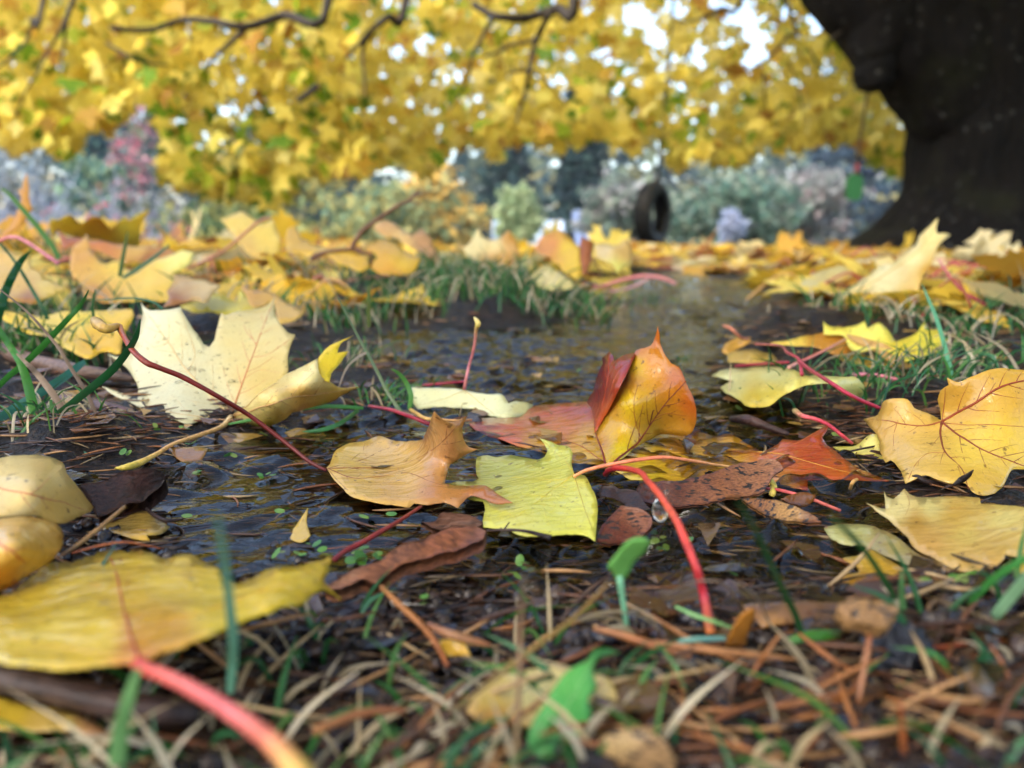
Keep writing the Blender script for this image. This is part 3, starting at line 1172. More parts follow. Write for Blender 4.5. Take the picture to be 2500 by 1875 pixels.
def bare_shrub(name, label, px, top, half, d, col, n, low=620, seed=0, berries=None, cat='shrub'):
    r = np.random.default_rng(seed + 300)
    x = (px - CX) / FP * d
    g0 = gz(x, d)
    zt = HC + (HOR - top) / FP * d
    hw = half / FP * d
    root = thing(name, label, cat, (x, d, g0))
    tb, lb = Bag(), Bag()
    for i in range(n):
        a = r.uniform(0, 6.28)
        rr = hw * math.sqrt(r.random())
        e = np.array([x + rr * math.cos(a), d + rr * math.sin(a), g0 + (zt - g0) * r.uniform(0.55, 1.0) * math.sqrt(max(0.1, 1 - 0.6 * (rr / hw) ** 2))])
        b = np.array([x + 0.12 * rr * math.cos(a), d + 0.12 * rr * math.sin(a), g0])
        m = (b + e) / 2 + r.normal(0, 0.12, 3) * hw + np.array([0, 0, 0.1 * hw])
        s = spline([b, m, e], 4)
        v, f = tube(s, np.linspace(0.03, 0.008, len(s)) * (0.5 + hw * 0.25), 4)
        tb.add(v, f, srgb(col) * r.uniform(0.7, 1.25))
        for j in range(5):
            k2 = r.integers(3, len(s))
            t2 = s[k2] + r.normal(0, 0.22, 3) * hw
            v, f = tube(np.array([s[k2], (s[k2] + t2) / 2 + r.normal(0, 0.03, 3) * hw, t2]), [0.012, 0.009, 0.004], 3)
            tb.add(v, f, srgb(col) * r.uniform(0.8, 1.3))
            if berries and r.random() < berries[1]:
                for q in range(3):
                    p = t2 + r.normal(0, 0.05, 3) * hw
                    a3 = r.normal(0, 1, 3); a3 /= np.linalg.norm(a3)
                    b3 = np.cross(a3, r.normal(0, 1, 3)); b3 /= np.linalg.norm(b3)
                    ss = berries[2] * r.uniform(0.7, 1.3)
                    lb.add([p - a3 * ss, p + b3 * ss * 0.5, p + a3 * ss, p - b3 * ss * 0.5], [(0, 1, 2, 3)], srgb(berries[0][r.integers(len(berries[0]))]))
    tb.build('stem', M_TWIG, root)
    if lb.n:
        lb.build('foliage', M_FAR, root, smooth=False)
    return root


CONI = [(36, 62, 60), (26, 50, 52), (46, 74, 66), (22, 42, 48)]
SAGE = [(128, 142, 122), (112, 130, 114), (144, 152, 132), (98, 118, 108)]
PALE = [(156, 154, 150), (142, 144, 140), (130, 140, 130), (164, 158, 154)]
YELG = [(214, 190, 104), (188, 178, 96), (150, 158, 90), (224, 200, 128), (128, 146, 92)]
far_tree('conifer_tree', 'tall dark blue-green conifer behind the pale blue roof', 1235, 60, 120, 46, CONI, 2600, 0.34, 'cone', seed=1)
far_tree('conifer_tree', 'dark blue-green conifer standing behind the tyre swing rope', 1420, 150, 150, 42, CONI, 2800, 0.32, 'cone', seed=2)
far_tree('conifer_tree', 'dark conifer behind the green swing handle beside the trunk', 2040, 60, 190, 52, [(40, 62, 78), (54, 76, 90), (70, 90, 100), (34, 50, 66)], 2600, 0.38, 'cone', seed=3)
far_tree('conifer_tree', 'blue-green conifer behind the pink leaved shrub', 250, 150, 120, 44, [(70, 108, 108), (52, 88, 92), (94, 130, 118)], 2300, 0.3, 'cone', seed=4)
far_tree('conifer_tree', 'broad dark conifer behind the yellowing olive trees', 820, 120, 170, 55, CONI, 2400, 0.36, 'cone', seed=17)
far_tree('broadleaf_tree', 'yellowing olive tree beyond the drooping maple boughs', 690, 330, 160, 30, YELG, 2600, 0.2, seed=5, low=640)
far_tree('broadleaf_tree', 'small golden-leaved tree left of the tall conifers', 1090, 400, 120, 26, [(224, 186, 98), (214, 170, 80), (190, 176, 110), (150, 160, 110)], 2300, 0.17, seed=6, low=640)
far_tree('broadleaf_tree', 'grey-green bush with yellow edges beside the leaning twig', 930, 440, 140, 24, [(140, 152, 104), (164, 168, 112), (104, 128, 96), (196, 180, 106)], 2300, 0.16, seed=7, low=640)
far_tree('weeping_shrub', 'pale green feathery shrub in front of the dark conifers', 1262, 455, 62, 22, [(166, 182, 132), (146, 168, 122), (182, 188, 140)], 1800, 0.11, seed=8, low=600, cat='shrub')
far_tree('sage_bush', 'pale sage bush just left of the tyre swing', 1525, 385, 110, 21, SAGE + PALE, 2600, 0.13, seed=9, low=640, cat='shrub')
far_tree('sage_bush', 'big sage green bush between the tyre swing and the trunk', 1760, 405, 190, 19, SAGE + [(96, 126, 104), (80, 112, 98)], 3600, 0.12, seed=10, low=640, cat='shrub')
far_tree('sage_bush', 'pinkish grey feathery bush beside the maple trunk', 1960, 385, 130, 20, PALE + [(168, 150, 148)], 2600, 0.12, seed=11, low=640, cat='shrub')
far_tree('low_shrub', 'low dark green shrub below the golden-leaved tree', 560, 500, 190, 18, [(88, 112, 72), (120, 134, 80), (160, 156, 90)], 2000, 0.12, seed=12, low=660, cat='shrub')
far_tree('pink_tree', 'pink and red leaved tree beyond the bare grey shrubs', 345, 230, 62, 27, [(214, 130, 142), (196, 120, 132), (206, 160, 162), (140, 146, 150), (130, 146, 140)], 520, 0.13, seed=13, low=520)
far_tree('low_shrub', 'teal green shrub behind the bare grey shrubs', 270, 350, 90, 29, [(96, 134, 120), (126, 158, 128), (70, 110, 104), (170, 184, 140)], 1800, 0.16, seed=14, low=640, cat='shrub')
far_tree('broadleaf_tree', 'grey-green tree beyond the far end of the bare shrubs', 60, 330, 150, 38, [(150, 164, 170), (126, 142, 150), (170, 180, 176), (180, 170, 140)], 2300, 0.24, seed=15, low=640)
far_tree('broadleaf_tree', 'smoky green tree behind the maple trunk', 2430, 250, 200, 40, SAGE, 2000, 0.26, seed=16)
bare_shrub('bare_shrub', 'bare grey twiggy shrub with a few red leaves', 330, 430, 130, 17, (158, 158, 170), 70, seed=1, berries=([(226, 96, 104), (236, 128, 134)], 0.12, 0.06))
bare_shrub('bare_shrub', 'bare lavender grey shrub with sparse cream leaves', 110, 390, 150, 18, (150, 156, 170), 80, seed=2, berries=([(220, 206, 140), (190, 196, 170)], 0.15, 0.06))
far_tree('low_shrub', 'bluish white flowering shrub in front of the big sage bush', 1775, 500, 32, 14, [(170, 180, 204), (150, 164, 190), (190, 196, 214)], 900, 0.07, seed=18, low=640, cat='shrub')


def far_wood():
    b = Bag()
    r = np.random.default_rng(77)
    n = 9000
    a = np.radians(r.uniform(-60, 60, n))
    d = r.uniform(75, 120, n)
    x, y = d * np.sin(a), d * np.cos(a)
    top = np.array([9 + 5 * noise.noise(Vector((t * 7, 0, 0))) + 3.5 * noise.noise(Vector((t * 31, 3, 0))) for t in a])
    z = ground(x, y) + r.random(n) ** 0.8 * (top + 6)
    pal = np.array([srgb(c) for c in [(58, 84, 84), (78, 100, 92), (104, 116, 90), (46, 70, 76), (140, 134, 84)]])
    quad_cloud(b, r, np.stack([x, y, z], 1), 1.1, pal[r.integers(5, size=n)], 0.6)
    o = b.build('far_wood', M_FAR, smooth=False)
    tag(o, 'far wooded hillside beyond the gardens', 'woodland', kind='stuff')


far_wood()

M_ROOF1 = simple('sky_tinted_wet_roof', (0.42, 0.50, 0.58), rough=0.22, scale=3)  # pale blue base colour carries the roof's sky reflection
M_ROOF2 = simple('blue_slate_roof', (0.16, 0.20, 0.30), rough=0.3, scale=3)
M_WALL = simple('painted_wall', (0.5, 0.48, 0.44), scale=4)
M_PANE = simple('window_glass', (0.03, 0.04, 0.05), rough=0.1)


def house(label, px, ridge, half, d, roofm, depth=5.0):
    x = (px - CX) / FP * d
    g0 = gz(x, d)
    zr = HC + (HOR - ridge) / FP * d
    hw = half / FP * d
    ze = zr - 1.5
    root = thing('house', label, 'house', (x, d, g0))
    y0, y1 = d, d + depth
    ym = (y0 + y1) / 2
    b = [(x - hw, y0, g0 - .2), (x + hw, y0, g0 - .2), (x + hw, y1, g0 - .2), (x - hw, y1, g0 - .2), (x - hw, y0, ze), (x + hw, y0, ze), (x + hw, y1, ze), (x - hw, y1, ze), (x - hw, ym, zr - .1), (x + hw, ym, zr - .1)]
    mesh_obj('wall', b, [(0, 1, 5, 4), (1, 2, 6, 9, 5), (2, 3, 7, 6), (3, 0, 4, 8, 7)], M_WALL, root, smooth=False)
    o = 0.35
    t = 0.14
    sl = (zr - ze) / (ym - y0)
    rv = []
    for dz in (0.0, t):
        rv += [(x - hw - o, y0 - o, ze - o * sl + dz), (x + hw + o, y0 - o, ze - o * sl + dz), (x + hw + o, ym, zr + dz), (x - hw - o, ym, zr + dz), (x + hw + o, y1 + o, ze - o * sl + dz), (x - hw - o, y1 + o, ze - o * sl + dz)]
    mesh_obj('roof', rv, [(6, 7, 8, 9), (9, 8, 10, 11), (1, 0, 3, 2), (2, 3, 5, 4), (0, 1, 7, 6), (4, 5, 11, 10), (1, 2, 8, 7), (2, 4, 10, 8), (3, 0, 6, 9), (5, 3, 9, 11)], roofm, root, smooth=False)
    for s in (-0.5, 0.5):
        wx = x + s * hw
        mesh_obj('window', [(wx - .5, y0 - .03, ze - 1.5), (wx + .5, y0 - .03, ze - 1.5), (wx + .5, y0 - .03, ze - .5), (wx - .5, y0 - .03, ze - .5)], [(0, 1, 2, 3)], M_PANE, root, smooth=False)


house('low house with wet roof painted pale with sky reflection in front of the tall conifers', 1292, 548, 66, 25, M_ROOF1)
house('low house with blue slate roof beside the tyre swing', 1490, 522, 52, 24, M_ROOF2)

# ------------------------------------------------------------------ tyre swing and green swing handle
M_TYRE = simple('tyre_rubber', (0.012, 0.012, 0.014), rough=0.55, scale=30, bump=0.2)


def tyre_swing():
    d = 7.9
    c = at(1594, 523, d)
    Rm, wd = 0.305, 0.170
    root = thing('tyre', 'black tyre hung on a rope below the maple boughs', 'tyre', c)
    prof = [(0.60, -0.30), (0.66, -0.44), (0.82, -0.5), (0.94, -0.44), (0.99, -0.33), (1.0, -0.12), (1.0, 0.12), (0.99, 0.33), (0.94, 0.44), (0.82, 0.5),
            (0.66, 0.44), (0.60, 0.30), (0.66, 0.24), (0.80, 0.30), (0.93, 0.2), (0.93, -0.2), (0.80, -0.30), (0.66, -0.24)]
    n = 96
    az = R(33)          # axis mostly across the view
    A = np.array([math.cos(az), -math.sin(az), 0.0])
    B = np.array([math.sin(az), math.cos(az), 0.0])
    U = np.array([0, 0, 1.0])
    v, f = [], []
    m = len(prof)
    for i in range(n):
        th = 2 * math.pi * i / n
        dirv = B * math.cos(th) + U * math.sin(th)
        for k, (r_, w_) in enumerate(prof):
            g = 0.975 if (i % 3 == 0 and 4 <= k <= 7) else 1.0
            v.append(c + dirv * Rm * r_ * g + A * wd * w_)
    for i in range(n):
        i2 = (i + 1) % n
        for k in range(m):
            k2 = (k + 1) % m
            f.append((i * m + k, i * m + k2, i2 * m + k2, i2 * m + k))
    mesh_obj('casing', v, f, M_TYRE, root)
    top = c + U * (Rm * 0.96)
    rp = thing('swing_rope', 'long pale rope holding up the tyre', 'rope', top)
    pts = [top + np.array([0, 0, -0.03]), at(1606, 440, d), at(1618, 305, d), at(1630, 203, d), at(1644, 0, d), at(1652, -160, d), (1.62, 7.95, 3.12)]
    v, f = tube(spline(pts, 6), 0.016, 7)
    mesh_obj('cord', v, f, M_ROPE, rp, srgb((74, 62, 44)))
    th = np.linspace(0, 2 * math.pi, 17)
    lp = [c + U * (Rm * 0.80 + 0.062 * math.cos(t)) + A * (0.085 * math.sin(t)) + B * 0.0 for t in th]
    v, f = tube(np.array(lp), 0.012, 6, cap=False)
    mesh_obj('loop', v, f, M_ROPE, rp, srgb((70, 60, 52)))


tyre_swing()


def green_handle():
    d = 4.2
    root = thing('hanging_toy', 'bright green plastic handle dangling on a cord beside the trunk', 'swing toy', at(2088, 486, d))
    o = [(1150, 1190), (1150, 1110), (1162, 1065), (1185, 1042), (1215, 1038), (1238, 1055), (1248, 1090), (1245, 1150), (1232, 1200), (1190, 1203)]
    P = smooth_outline(T('C', o), 4, corner=50)
    v2, f = fill(P, 12)
    fr = unproj(v2, [depth_of(a[0], a[1], ('d', d)) for a in v2])
    bk = fr + np.array([0.004, 0.03, 0])
    n = len(fr)
    m = len(P)
    ff = [q for q in f] + [tuple(i + n for i in q[::-1]) for q in f] + [(i, (i + 1) % m, (i + 1) % m + n, i + n) for i in range(m)]
    M_G = simple('green_plastic', (0.005, 0.10, 0.010), rough=0.4, scale=8)
    mesh_obj('grip', np.vstack([fr, bk]), ff, M_G, root, smooth=False)
    rp = thing('hanging_string', 'thin dark string tied to the burl holding the green handle', 'string', at(2092, 425, d))
    v, f = tube(spline([at(2091, 428, d + .015), at(2095, 390, d), at(2101, 330, d), at(2110, 280, d), at(2117, 236, d), at(2122, 212, d)], 5), 0.0075, 6)
    mesh_obj('cord', v, f, M_ROPE, rp, srgb((60, 46, 30)))
    v, f = tube([at(2092, 424, d), at(2094, 400, d)], 0.011, 7)
    mesh_obj('knot', v, f, M_ROPE, rp, srgb((120, 44, 40)))


green_handle()

# ================================================================== HERO LEAVES
RED, BRN, DRED = (150, 66, 40), (140, 96, 56), (96, 34, 26)
# cream leaf leaning back behind the water
hero_leaf('cream leaf with water beads leaning up behind the dark red stalk', [
    dict(c='D', o=[(1385, 1035), (1260, 1037), (1130, 1072), (1040, 1042), (960, 1032), (870, 988), (780, 932), (700, 905), (610, 848), (730, 880), (822, 915), (830, 850),
                   (800, 790), (752, 722), (640, 655), (745, 672), (800, 620), (812, 575), (848, 460), (858, 400), (845, 338), (890, 385), (990, 392),
                   (1085, 370), (1110, 425), (1150, 490), (1195, 545), (1220, 590), (1255, 605), (1288, 562), (1300, 500), (1328, 405), (1345, 420),
                   (1430, 395), (1540, 372), (1610, 350), (1647, 308), (1645, 390), (1680, 465), (1725, 520), (1772, 535), (1742, 600), (1726, 680), (1722, 775),
                   (1640, 850), (1500, 955), (1420, 1015)],
         k=[(1385, 1030, 2), (610, 850, 9), (960, 1030, 5), (640, 655, 18), (845, 340, 46), (1085, 370, 45), (1645, 310, 47), (1772, 535, 33), (1255, 605, 27), (1130, 1070, 3.5), (1100, 800, 15.5), (1500, 800, 16)],
         col=[(1000, 600, (238, 228, 180)), (1000, 900, (240, 232, 192)), (1500, 600, (234, 214, 142)), (1600, 800, (228, 200, 116)), (1300, 950, (240, 228, 178)), (850, 450, (242, 234, 196))], tint=(0.88, 0.86, 0.9),
         veins=[([(1385, 1025), (1440, 860), (1500, 700), (1560, 540), (1640, 330)], 15, 4, (196, 134, 84)), ([(1385, 1025), (1250, 880), (1130, 760), (1010, 580), (880, 400)], 15, 4, (206, 176, 120)),
                ([(1380, 1030), (1200, 1030), (1000, 990), (840, 925)], 9, 3, (206, 176, 120)), ([(1515, 665), (1600, 655), (1690, 600), (1740, 560)], 7, 3, (196, 140, 90)),
                ([(1540, 590), (1480, 520), (1450, 440)], 6, 2, (200, 150, 100)), ([(1470, 790), (1560, 740), (1680, 760)], 6, 2, (200, 150, 100)), ([(1130, 760), (1170, 640), (1120, 500), (1085, 390)], 6, 2, (212, 186, 130)),
                ([(1010, 580), (930, 600), (850, 560)], 5, 2, (212, 186, 130)), ([(1180, 820), (1000, 760), (780, 690)], 6, 2, (214, 186, 140))]),
    dict(n='curled_lobe', o=[(1398, 1025), (1470, 960), (1600, 850), (1720, 770), (1830, 715), (1905, 680), (1910, 740), (1930, 790), (1975, 812), (2040, 852), (2155, 848), (2060, 892),
                             (1990, 935), (1880, 968), (1760, 1002), (1700, 1050), (1600, 1085), (1480, 1080), (1410, 1052)],
         k=[(1400, 1025, 3), (1720, 770, 23), (1905, 680, 31), (2155, 850, 14), (1600, 1085, 1.5), (1880, 968, 7), (1650, 930, 19), (1850, 830, 24)],
         col=[(1500, 1000, (238, 216, 150)), (1800, 780, (240, 226, 170)), (1800, 900, (228, 184, 96)), (2080, 870, (226, 190, 96)), (1600, 1060, (234, 208, 120))],
         veins=[([(1400, 1022), (1560, 970), (1750, 915), (1950, 885), (2130, 852)], 12, 4, (196, 150, 90)), ([(1400, 1020), (1560, 890), (1720, 780), (1860, 705)], 8, 3, (206, 166, 100))]),
    dict(n='tip_flap', o=[(1905, 682), (1960, 610), (2030, 580), (2125, 533), (2045, 590), (2025, 645), (2092, 634), (2035, 710), (1988, 760), (1976, 815), (1930, 788), (1908, 732)],
         k=[(1905, 680, 31), (2125, 533, 38), (1976, 815, 23), (2092, 634, 32)], col=(236, 206, 56), res=12),
], stalk=dict(c='D', p=[(1385, 1028, 3), (1330, 1085, 3), (1200, 1135, 4), (1040, 1190, 5), (940, 1250, 5), (820, 1310, 4), (750, 1330, 4), (690, 1335, 3)],
              w=[34, 30, 28, 26, 30, 44, 40, 10], col=[(232, 206, 150), (214, 166, 100), (222, 170, 104), (206, 180, 72), (190, 170, 70)]), mat=M_LEAF)

# tan leaf half folded, with its long dark red stalk
hero_leaf('tan brown curled leaf in the water beside the lemon yellow leaf', [
    dict(c='E', o=[(-7, 1340), (25, 1290), (45, 1240), (120, 1192), (220, 1180), (310, 1145), (390, 1170), (480, 1176), (575, 1170), (600, 1100), (620, 1050), (640, 1000), (690, 1050),
                   (760, 1065), (832, 1034), (805, 1100), (820, 1170), (850, 1210), (905, 1222), (840, 1245), (780, 1275), (735, 1310), (712, 1370), (702, 1420),
                   (760, 1435), (860, 1440), (950, 1445), (1020, 1490), (1112, 1550), (1000, 1545), (930, 1520), (860, 1500), (820, 1530), (780, 1572), (700, 1540),
                   (600, 1552), (520, 1540), (490, 1566), (430, 1560), (330, 1550), (240, 1530), (160, 1510), (110, 1470), (40, 1410)],
         k=[(0, 1350, 3), (120, 1190, 4), (390, 1170, 5), (575, 1170, 10), (640, 1000, 29), (832, 1034, 25), (905, 1222, 14), (735, 1310, 8), (702, 1420, 5), (1112, 1550, 6), (780, 1572, 2),
            (430, 1560, 2), (160, 1510, 3), (350, 1350, 2), (600, 1330, 7), (700, 1180, 17)],
         col=[(100, 1250, (222, 184, 92)), (300, 1200, (212, 170, 92)), (200, 1450, (214, 172, 84)), (450, 1350, (216, 172, 92)), (640, 1100, (188, 134, 78)), (750, 1200, (196, 140, 90)),
              (650, 1480, (190, 130, 74)), (950, 1500, (170, 104, 54)), (820, 1100, (176, 120, 66)), (400, 1500, (206, 158, 76))],
         veins=[([(0, 1345), (140, 1395), (320, 1390), (500, 1370), (700, 1440)], 8, 3, (120, 66, 36)), ([(0, 1345), (180, 1290), (330, 1230), (480, 1176)], 7, 3, (110, 60, 34)),
                ([(0, 1345), (140, 1340), (330, 1330), (560, 1270), (690, 1170), (790, 1070)], 8, 3, (130, 76, 44)), ([(240, 1270), (215, 1230), (225, 1190)], 4, 2, (130, 76, 44)),
                ([(0, 1350), (120, 1460), (300, 1520)], 5, 2, (130, 80, 44)), ([(440, 1380), (420, 1320), (470, 1260)], 3, 2, (140, 90, 50))], m=M_WET),
], stalk=dict(c='D', p=[(1960, 1350, 3), (1850, 1290, 6), (1700, 1170, 12), (1500, 1020, 21), (1300, 900, 30), (1100, 790, 37), (950, 730, 41), (870, 695, 43), (790, 620, 46), (735, 530, 49), (710, 485, 51),
                               (640, 500, 51), (590, 470, 52), (568, 450, 52)],
              w=[20, 24, 26, 28, 30, 32, 34, 38, 34, 34, 44, 56, 70, 54], col=[(84, 24, 22), (100, 30, 26), (112, 34, 26), (118, 40, 28), (150, 62, 34), (188, 150, 66), (150, 120, 52)]))

# lemon yellow leaf, wet, in the middle
hero_leaf('lemon yellow leaf lying flat in the middle of the puddle', [
    dict(c='E', o=[(1275, 1158), (1320, 1170), (1380, 1195), (1440, 1200), (1470, 1240), (1462, 1300), (1480, 1378), (1545, 1385), (1575, 1430), (1610, 1500), (1620, 1560), (1616, 1650),
                   (1605, 1775), (1540, 1740), (1460, 1737), (1350, 1745), (1250, 1747), (1170, 1745), (1100, 1715), (1030, 1692), (935, 1680), (930, 1640), (945, 1580),
                   (930, 1530), (830, 1515), (850, 1495), (780, 1450), (712, 1422), (800, 1415), (870, 1412), (908, 1392), (888, 1340), (895, 1270), (960, 1258), (1010, 1275), (1100, 1262), (1200, 1282), (1260, 1290),
                   (1302, 1265), (1320, 1230), (1302, 1190)],
         k=[(1480, 1380, 7), (1275, 1160, 9), (1620, 1560, 6), (1605, 1770, 2.5), (1170, 1745, 3), (935, 1680, 2), (712, 1422, 1.5), (890, 1270, 1.5), (1100, 1260, 2.5), (1310, 1230, 6), (1250, 1500, 4.5), (1450, 1230, 8)],
         col=[(1100, 1330, (206, 206, 92)), (1400, 1300, (226, 224, 96)), (1250, 1550, (228, 224, 92)), (1500, 1600, (236, 230, 96)), (1100, 1650, (232, 226, 100)), (800, 1430, (190, 186, 70)), (1350, 1430, (228, 222, 84))],
         veins=[([(1480, 1380), (1400, 1410), (1250, 1400), (1090, 1390), (930, 1420)], 8, 3, (190, 168, 60)), ([(1480, 1380), (1350, 1470), (1180, 1600), (1060, 1690)], 8, 3, (200, 180, 66)),
                ([(1480, 1385), (1520, 1500), (1560, 1620), (1600, 1740)], 7, 3, (170, 150, 56)), ([(1480, 1380), (1430, 1300), (1350, 1220), (1290, 1170)], 6, 3, (190, 166, 60)),
                ([(1310, 1500), (1300, 1600), (1340, 1700)], 3, 2, (196, 176, 64))], m=M_WET, tint=(0.86, 0.84, 0.9)),
], stalk=dict(c='E', p=[(1475, 1385, 8), (1560, 1345, 10), (1700, 1312, 13), (1880, 1282, 15), (2030, 1270, 15), (2200, 1292, 12), (2300, 1310, 9), (2420, 1328, 6)],
              w=[22, 22, 24, 24, 22, 20, 18, 16], col=[(226, 156, 96), (222, 130, 90), (226, 122, 86), (230, 150, 96), (226, 170, 100)]))

# orange red leaf: flat wet base and one tall standing lobe
OR, DR, YL, OY = (206, 104, 34), (132, 28, 30), (226, 184, 44), (216, 140, 40)
hero_leaf('orange and crimson leaf with one lobe standing upright in the puddle', [
    dict(c='E', o=[(828, 1042), (900, 1036), (1000, 1030), (1100, 1030), (1172, 1020), (1230, 966), (1340, 955), (1460, 945), (1560, 934), (1640, 960), (1800, 1080), (2000, 1100), (2120, 1090), (2206, 1110),
                   (2320, 1140), (2396, 1130), (2446, 1142), (2540, 1200), (2616, 1240), (2700, 1190), (2730, 1160), (2816, 1170), (2900, 1140), (2960, 1100), (3016, 1058), (2990, 1120), (2966, 1152), (2996, 1200), (3046, 1232),
                   (3110, 1290), (3190, 1342), (3370, 1412), (3180, 1405), (2980, 1398), (2880, 1405), (2882, 1470), (2800, 1460), (2690, 1440), (2500, 1450), (2300, 1440), (2100, 1440), (1920, 1445), (1830, 1410), (1740, 1360),
                   (1640, 1318), (1470, 1300), (1380, 1285), (1300, 1240), (1130, 1200), (1050, 1170), (950, 1132), (870, 1092)],
         k=[(1665, 1300, 0.3), (828, 1042, 0.8), (1230, 966, 2.5), (1500, 945, 6), (1560, 934, 8), (2206, 1110, 0.8), (2616, 1240, 1.2), (2816, 1170, 5), (3016, 1058, 10), (3370, 1412, 0.8), (2880, 1470, 0.6), (1920, 1445, 0.0), (1130, 1200, 0.0), (1640, 1060, 4), (2000, 1300, 0.1), (2996, 1200, 5)],
         col=[(900, 1050, (150, 52, 30)), (1100, 1080, (190, 84, 34)), (1300, 1000, (186, 70, 30)), (1450, 980, (166, 52, 30)), (1560, 960, (150, 40, 32)), (1400, 1100, (206, 120, 44)), (1300, 1180, (206, 164, 50)), (1550, 1180, (220, 176, 44)),
              (1550, 1260, (222, 190, 52)), (1900, 1250, (220, 190, 44)), (1900, 1400, (222, 206, 60)), (2150, 1300, (218, 184, 50)), (2150, 1130, (206, 130, 46)), (2400, 1200, (216, 166, 50)), (2400, 1400, (214, 180, 50)), (2650, 1250, (200, 96, 40)),
              (2800, 1200, (186, 66, 44)), (2900, 1280, (180, 60, 40)), (2850, 1380, (196, 84, 44)), (3150, 1380, (190, 96, 44)), (2760, 1440, (216, 160, 54)), (3000, 1090, (166, 70, 36)), (2880, 1450, (196, 70, 46))],
         veins=[([(1665, 1300), (1500, 1200), (1280, 1120), (1050, 1070), (860, 1048)], 9, 3, (150, 84, 40)), ([(1680, 1300), (1950, 1260), (2300, 1230), (2660, 1245), (3000, 1330), (3330, 1405)], 10, 3, (196, 150, 60)),
                ([(2660, 1245), (2800, 1190), (2960, 1100)], 6, 2, (190, 110, 60))], m=M_FILM, crinkle=0.0006, tint=(0.85, 0.70, 0.42)),
    dict(n='standing_lobe', o=[(1982, 478), (1992, 545), (2002, 600), (2030, 660), (2062, 702), (2110, 730), (2132, 780), (2160, 850), (2182, 890), (2204, 950), (2212, 1010), (2204, 1080), (2150, 1140), (2000, 1135), (1930, 1165),
                               (1860, 1205), (1792, 1270), (1730, 1292), (1665, 1302), (1640, 1230), (1605, 1118), (1650, 1040), (1700, 960), (1750, 860), (1800, 760), (1850, 640), (1900, 620), (1938, 600), (1962, 558)],
         k=[(1665, 1302, 1.5), (1792, 1270, 2), (1982, 478, 49), (2212, 1010, 15), (1850, 640, 37), (1605, 1118, 6), (2100, 760, 31), (1850, 950, 20), (2000, 1135, 5)],
         col=[(1980, 540, (206, 110, 36)), (1950, 700, (218, 138, 40)), (2100, 800, (200, 104, 36)), (2180, 950, (196, 96, 34)), (1860, 720, (228, 184, 44)), (1800, 800, (196, 130, 62)), (1720, 980, (206, 150, 62)), (1800, 950, (226, 190, 44)),
              (1900, 950, (222, 168, 42)), (2030, 900, (220, 140, 42)), (1720, 1150, (222, 176, 46)), (1760, 1230, (226, 196, 44)), (1640, 1180, (206, 140, 44)), (2050, 1080, (206, 146, 52)), (1830, 650, (180, 90, 44)), (1950, 1120, (190, 150, 60))],
         veins=[([(1720, 1295), (1830, 1220), (1900, 1130), (1960, 1040), (2030, 950), (2150, 820)], 16, 4, (110, 44, 24)), ([(1668, 1300), (1640, 1220), (1606, 1120)], 14, 8, (110, 40, 28)),
                ([(1880, 1160), (1845, 1050), (1838, 940), (1860, 840)], 5, 2, (150, 90, 34)), ([(1960, 1040), (2040, 1010), (2150, 1020)], 5, 2, (150, 84, 34)), ([(1930, 1090), (1950, 1000), (1960, 990)], 9, 5, (96, 44, 26)),
                ([(1820, 1230), (1870, 1215), (1910, 1200)], 7, 3, (96, 54, 30)), ([(1606, 1120), (1660, 1020), (1720, 960)], 5, 2, (140, 60, 36))], m=M_WET, crinkle=0.0012, tint=(0.86, 0.86, 0.66)),
    dict(n='crimson_fold', o=[(1852, 638), (1770, 660), (1722, 692), (1712, 650), (1690, 628), (1665, 655), (1648, 668), (1655, 700), (1640, 722), (1612, 800), (1592, 880), (1556, 936), (1590, 1000), (1605, 1118), (1652, 1038), (1702, 958), (1752, 858), (1802, 758)],
         k=[(1605, 1118, 6), (1852, 638, 37), (1690, 628, 36), (1556, 936, 9), (1640, 722, 29), (1720, 850, 25)],
         col=[(1680, 650, (116, 24, 34)), (1660, 780, (128, 22, 34)), (1620, 900, (140, 40, 30)), (1600, 1040, (190, 84, 34)), (1760, 700, (150, 44, 34)), (1740, 820, (170, 66, 36)), (1680, 980, (196, 96, 40))],
         veins=[([(1605, 1110), (1650, 960), (1680, 800), (1690, 650)], 6, 3, (170, 70, 40)), ([(1605, 1110), (1690, 900), (1740, 760), (1800, 660)], 5, 2, (176, 80, 44))], m=M_WET, tint=(0.9, 0.75, 0.7)),
], mat=M_WET)

# the red stalk arching in front of it
o = stalk_obj('leaf_stalk', 'E', [(1668, 1372, 4), (1690, 1345, 9), (1740, 1334, 13), (1810, 1340, 17), (1880, 1362, 20), (1920, 1410, 21), (1985, 1485, 22), (2050, 1580, 22), (2100, 1660, 22), (2150, 1780, 20), (2210, 1930, 16), (2255, 2090, 10), (2285, 2250, 6), (2300, 2330, 4)],
              [34, 36, 36, 36, 38, 40, 44, 46, 50, 54, 60, 66], [(158, 30, 38), (184, 38, 40), (190, 40, 40), (206, 66, 50), (214, 84, 60), (200, 62, 56), (170, 40, 56), (206, 120, 56)])
tag(o, 'thick red leaf stalk arching over the winged seed with a water drop', 'stalk')


def water_glass():
    m, nt, out = nodes('water_drop')
    p = N(nt, 'BsdfPrincipled', Roughness=0.0)
    p.inputs['Transmission Weight'].default_value = 1.0
    p.inputs['IOR'].default_value = 1.33
    L(nt, p.outputs[0], out.inputs['Surface'])
    return m


M_DROP = water_glass()


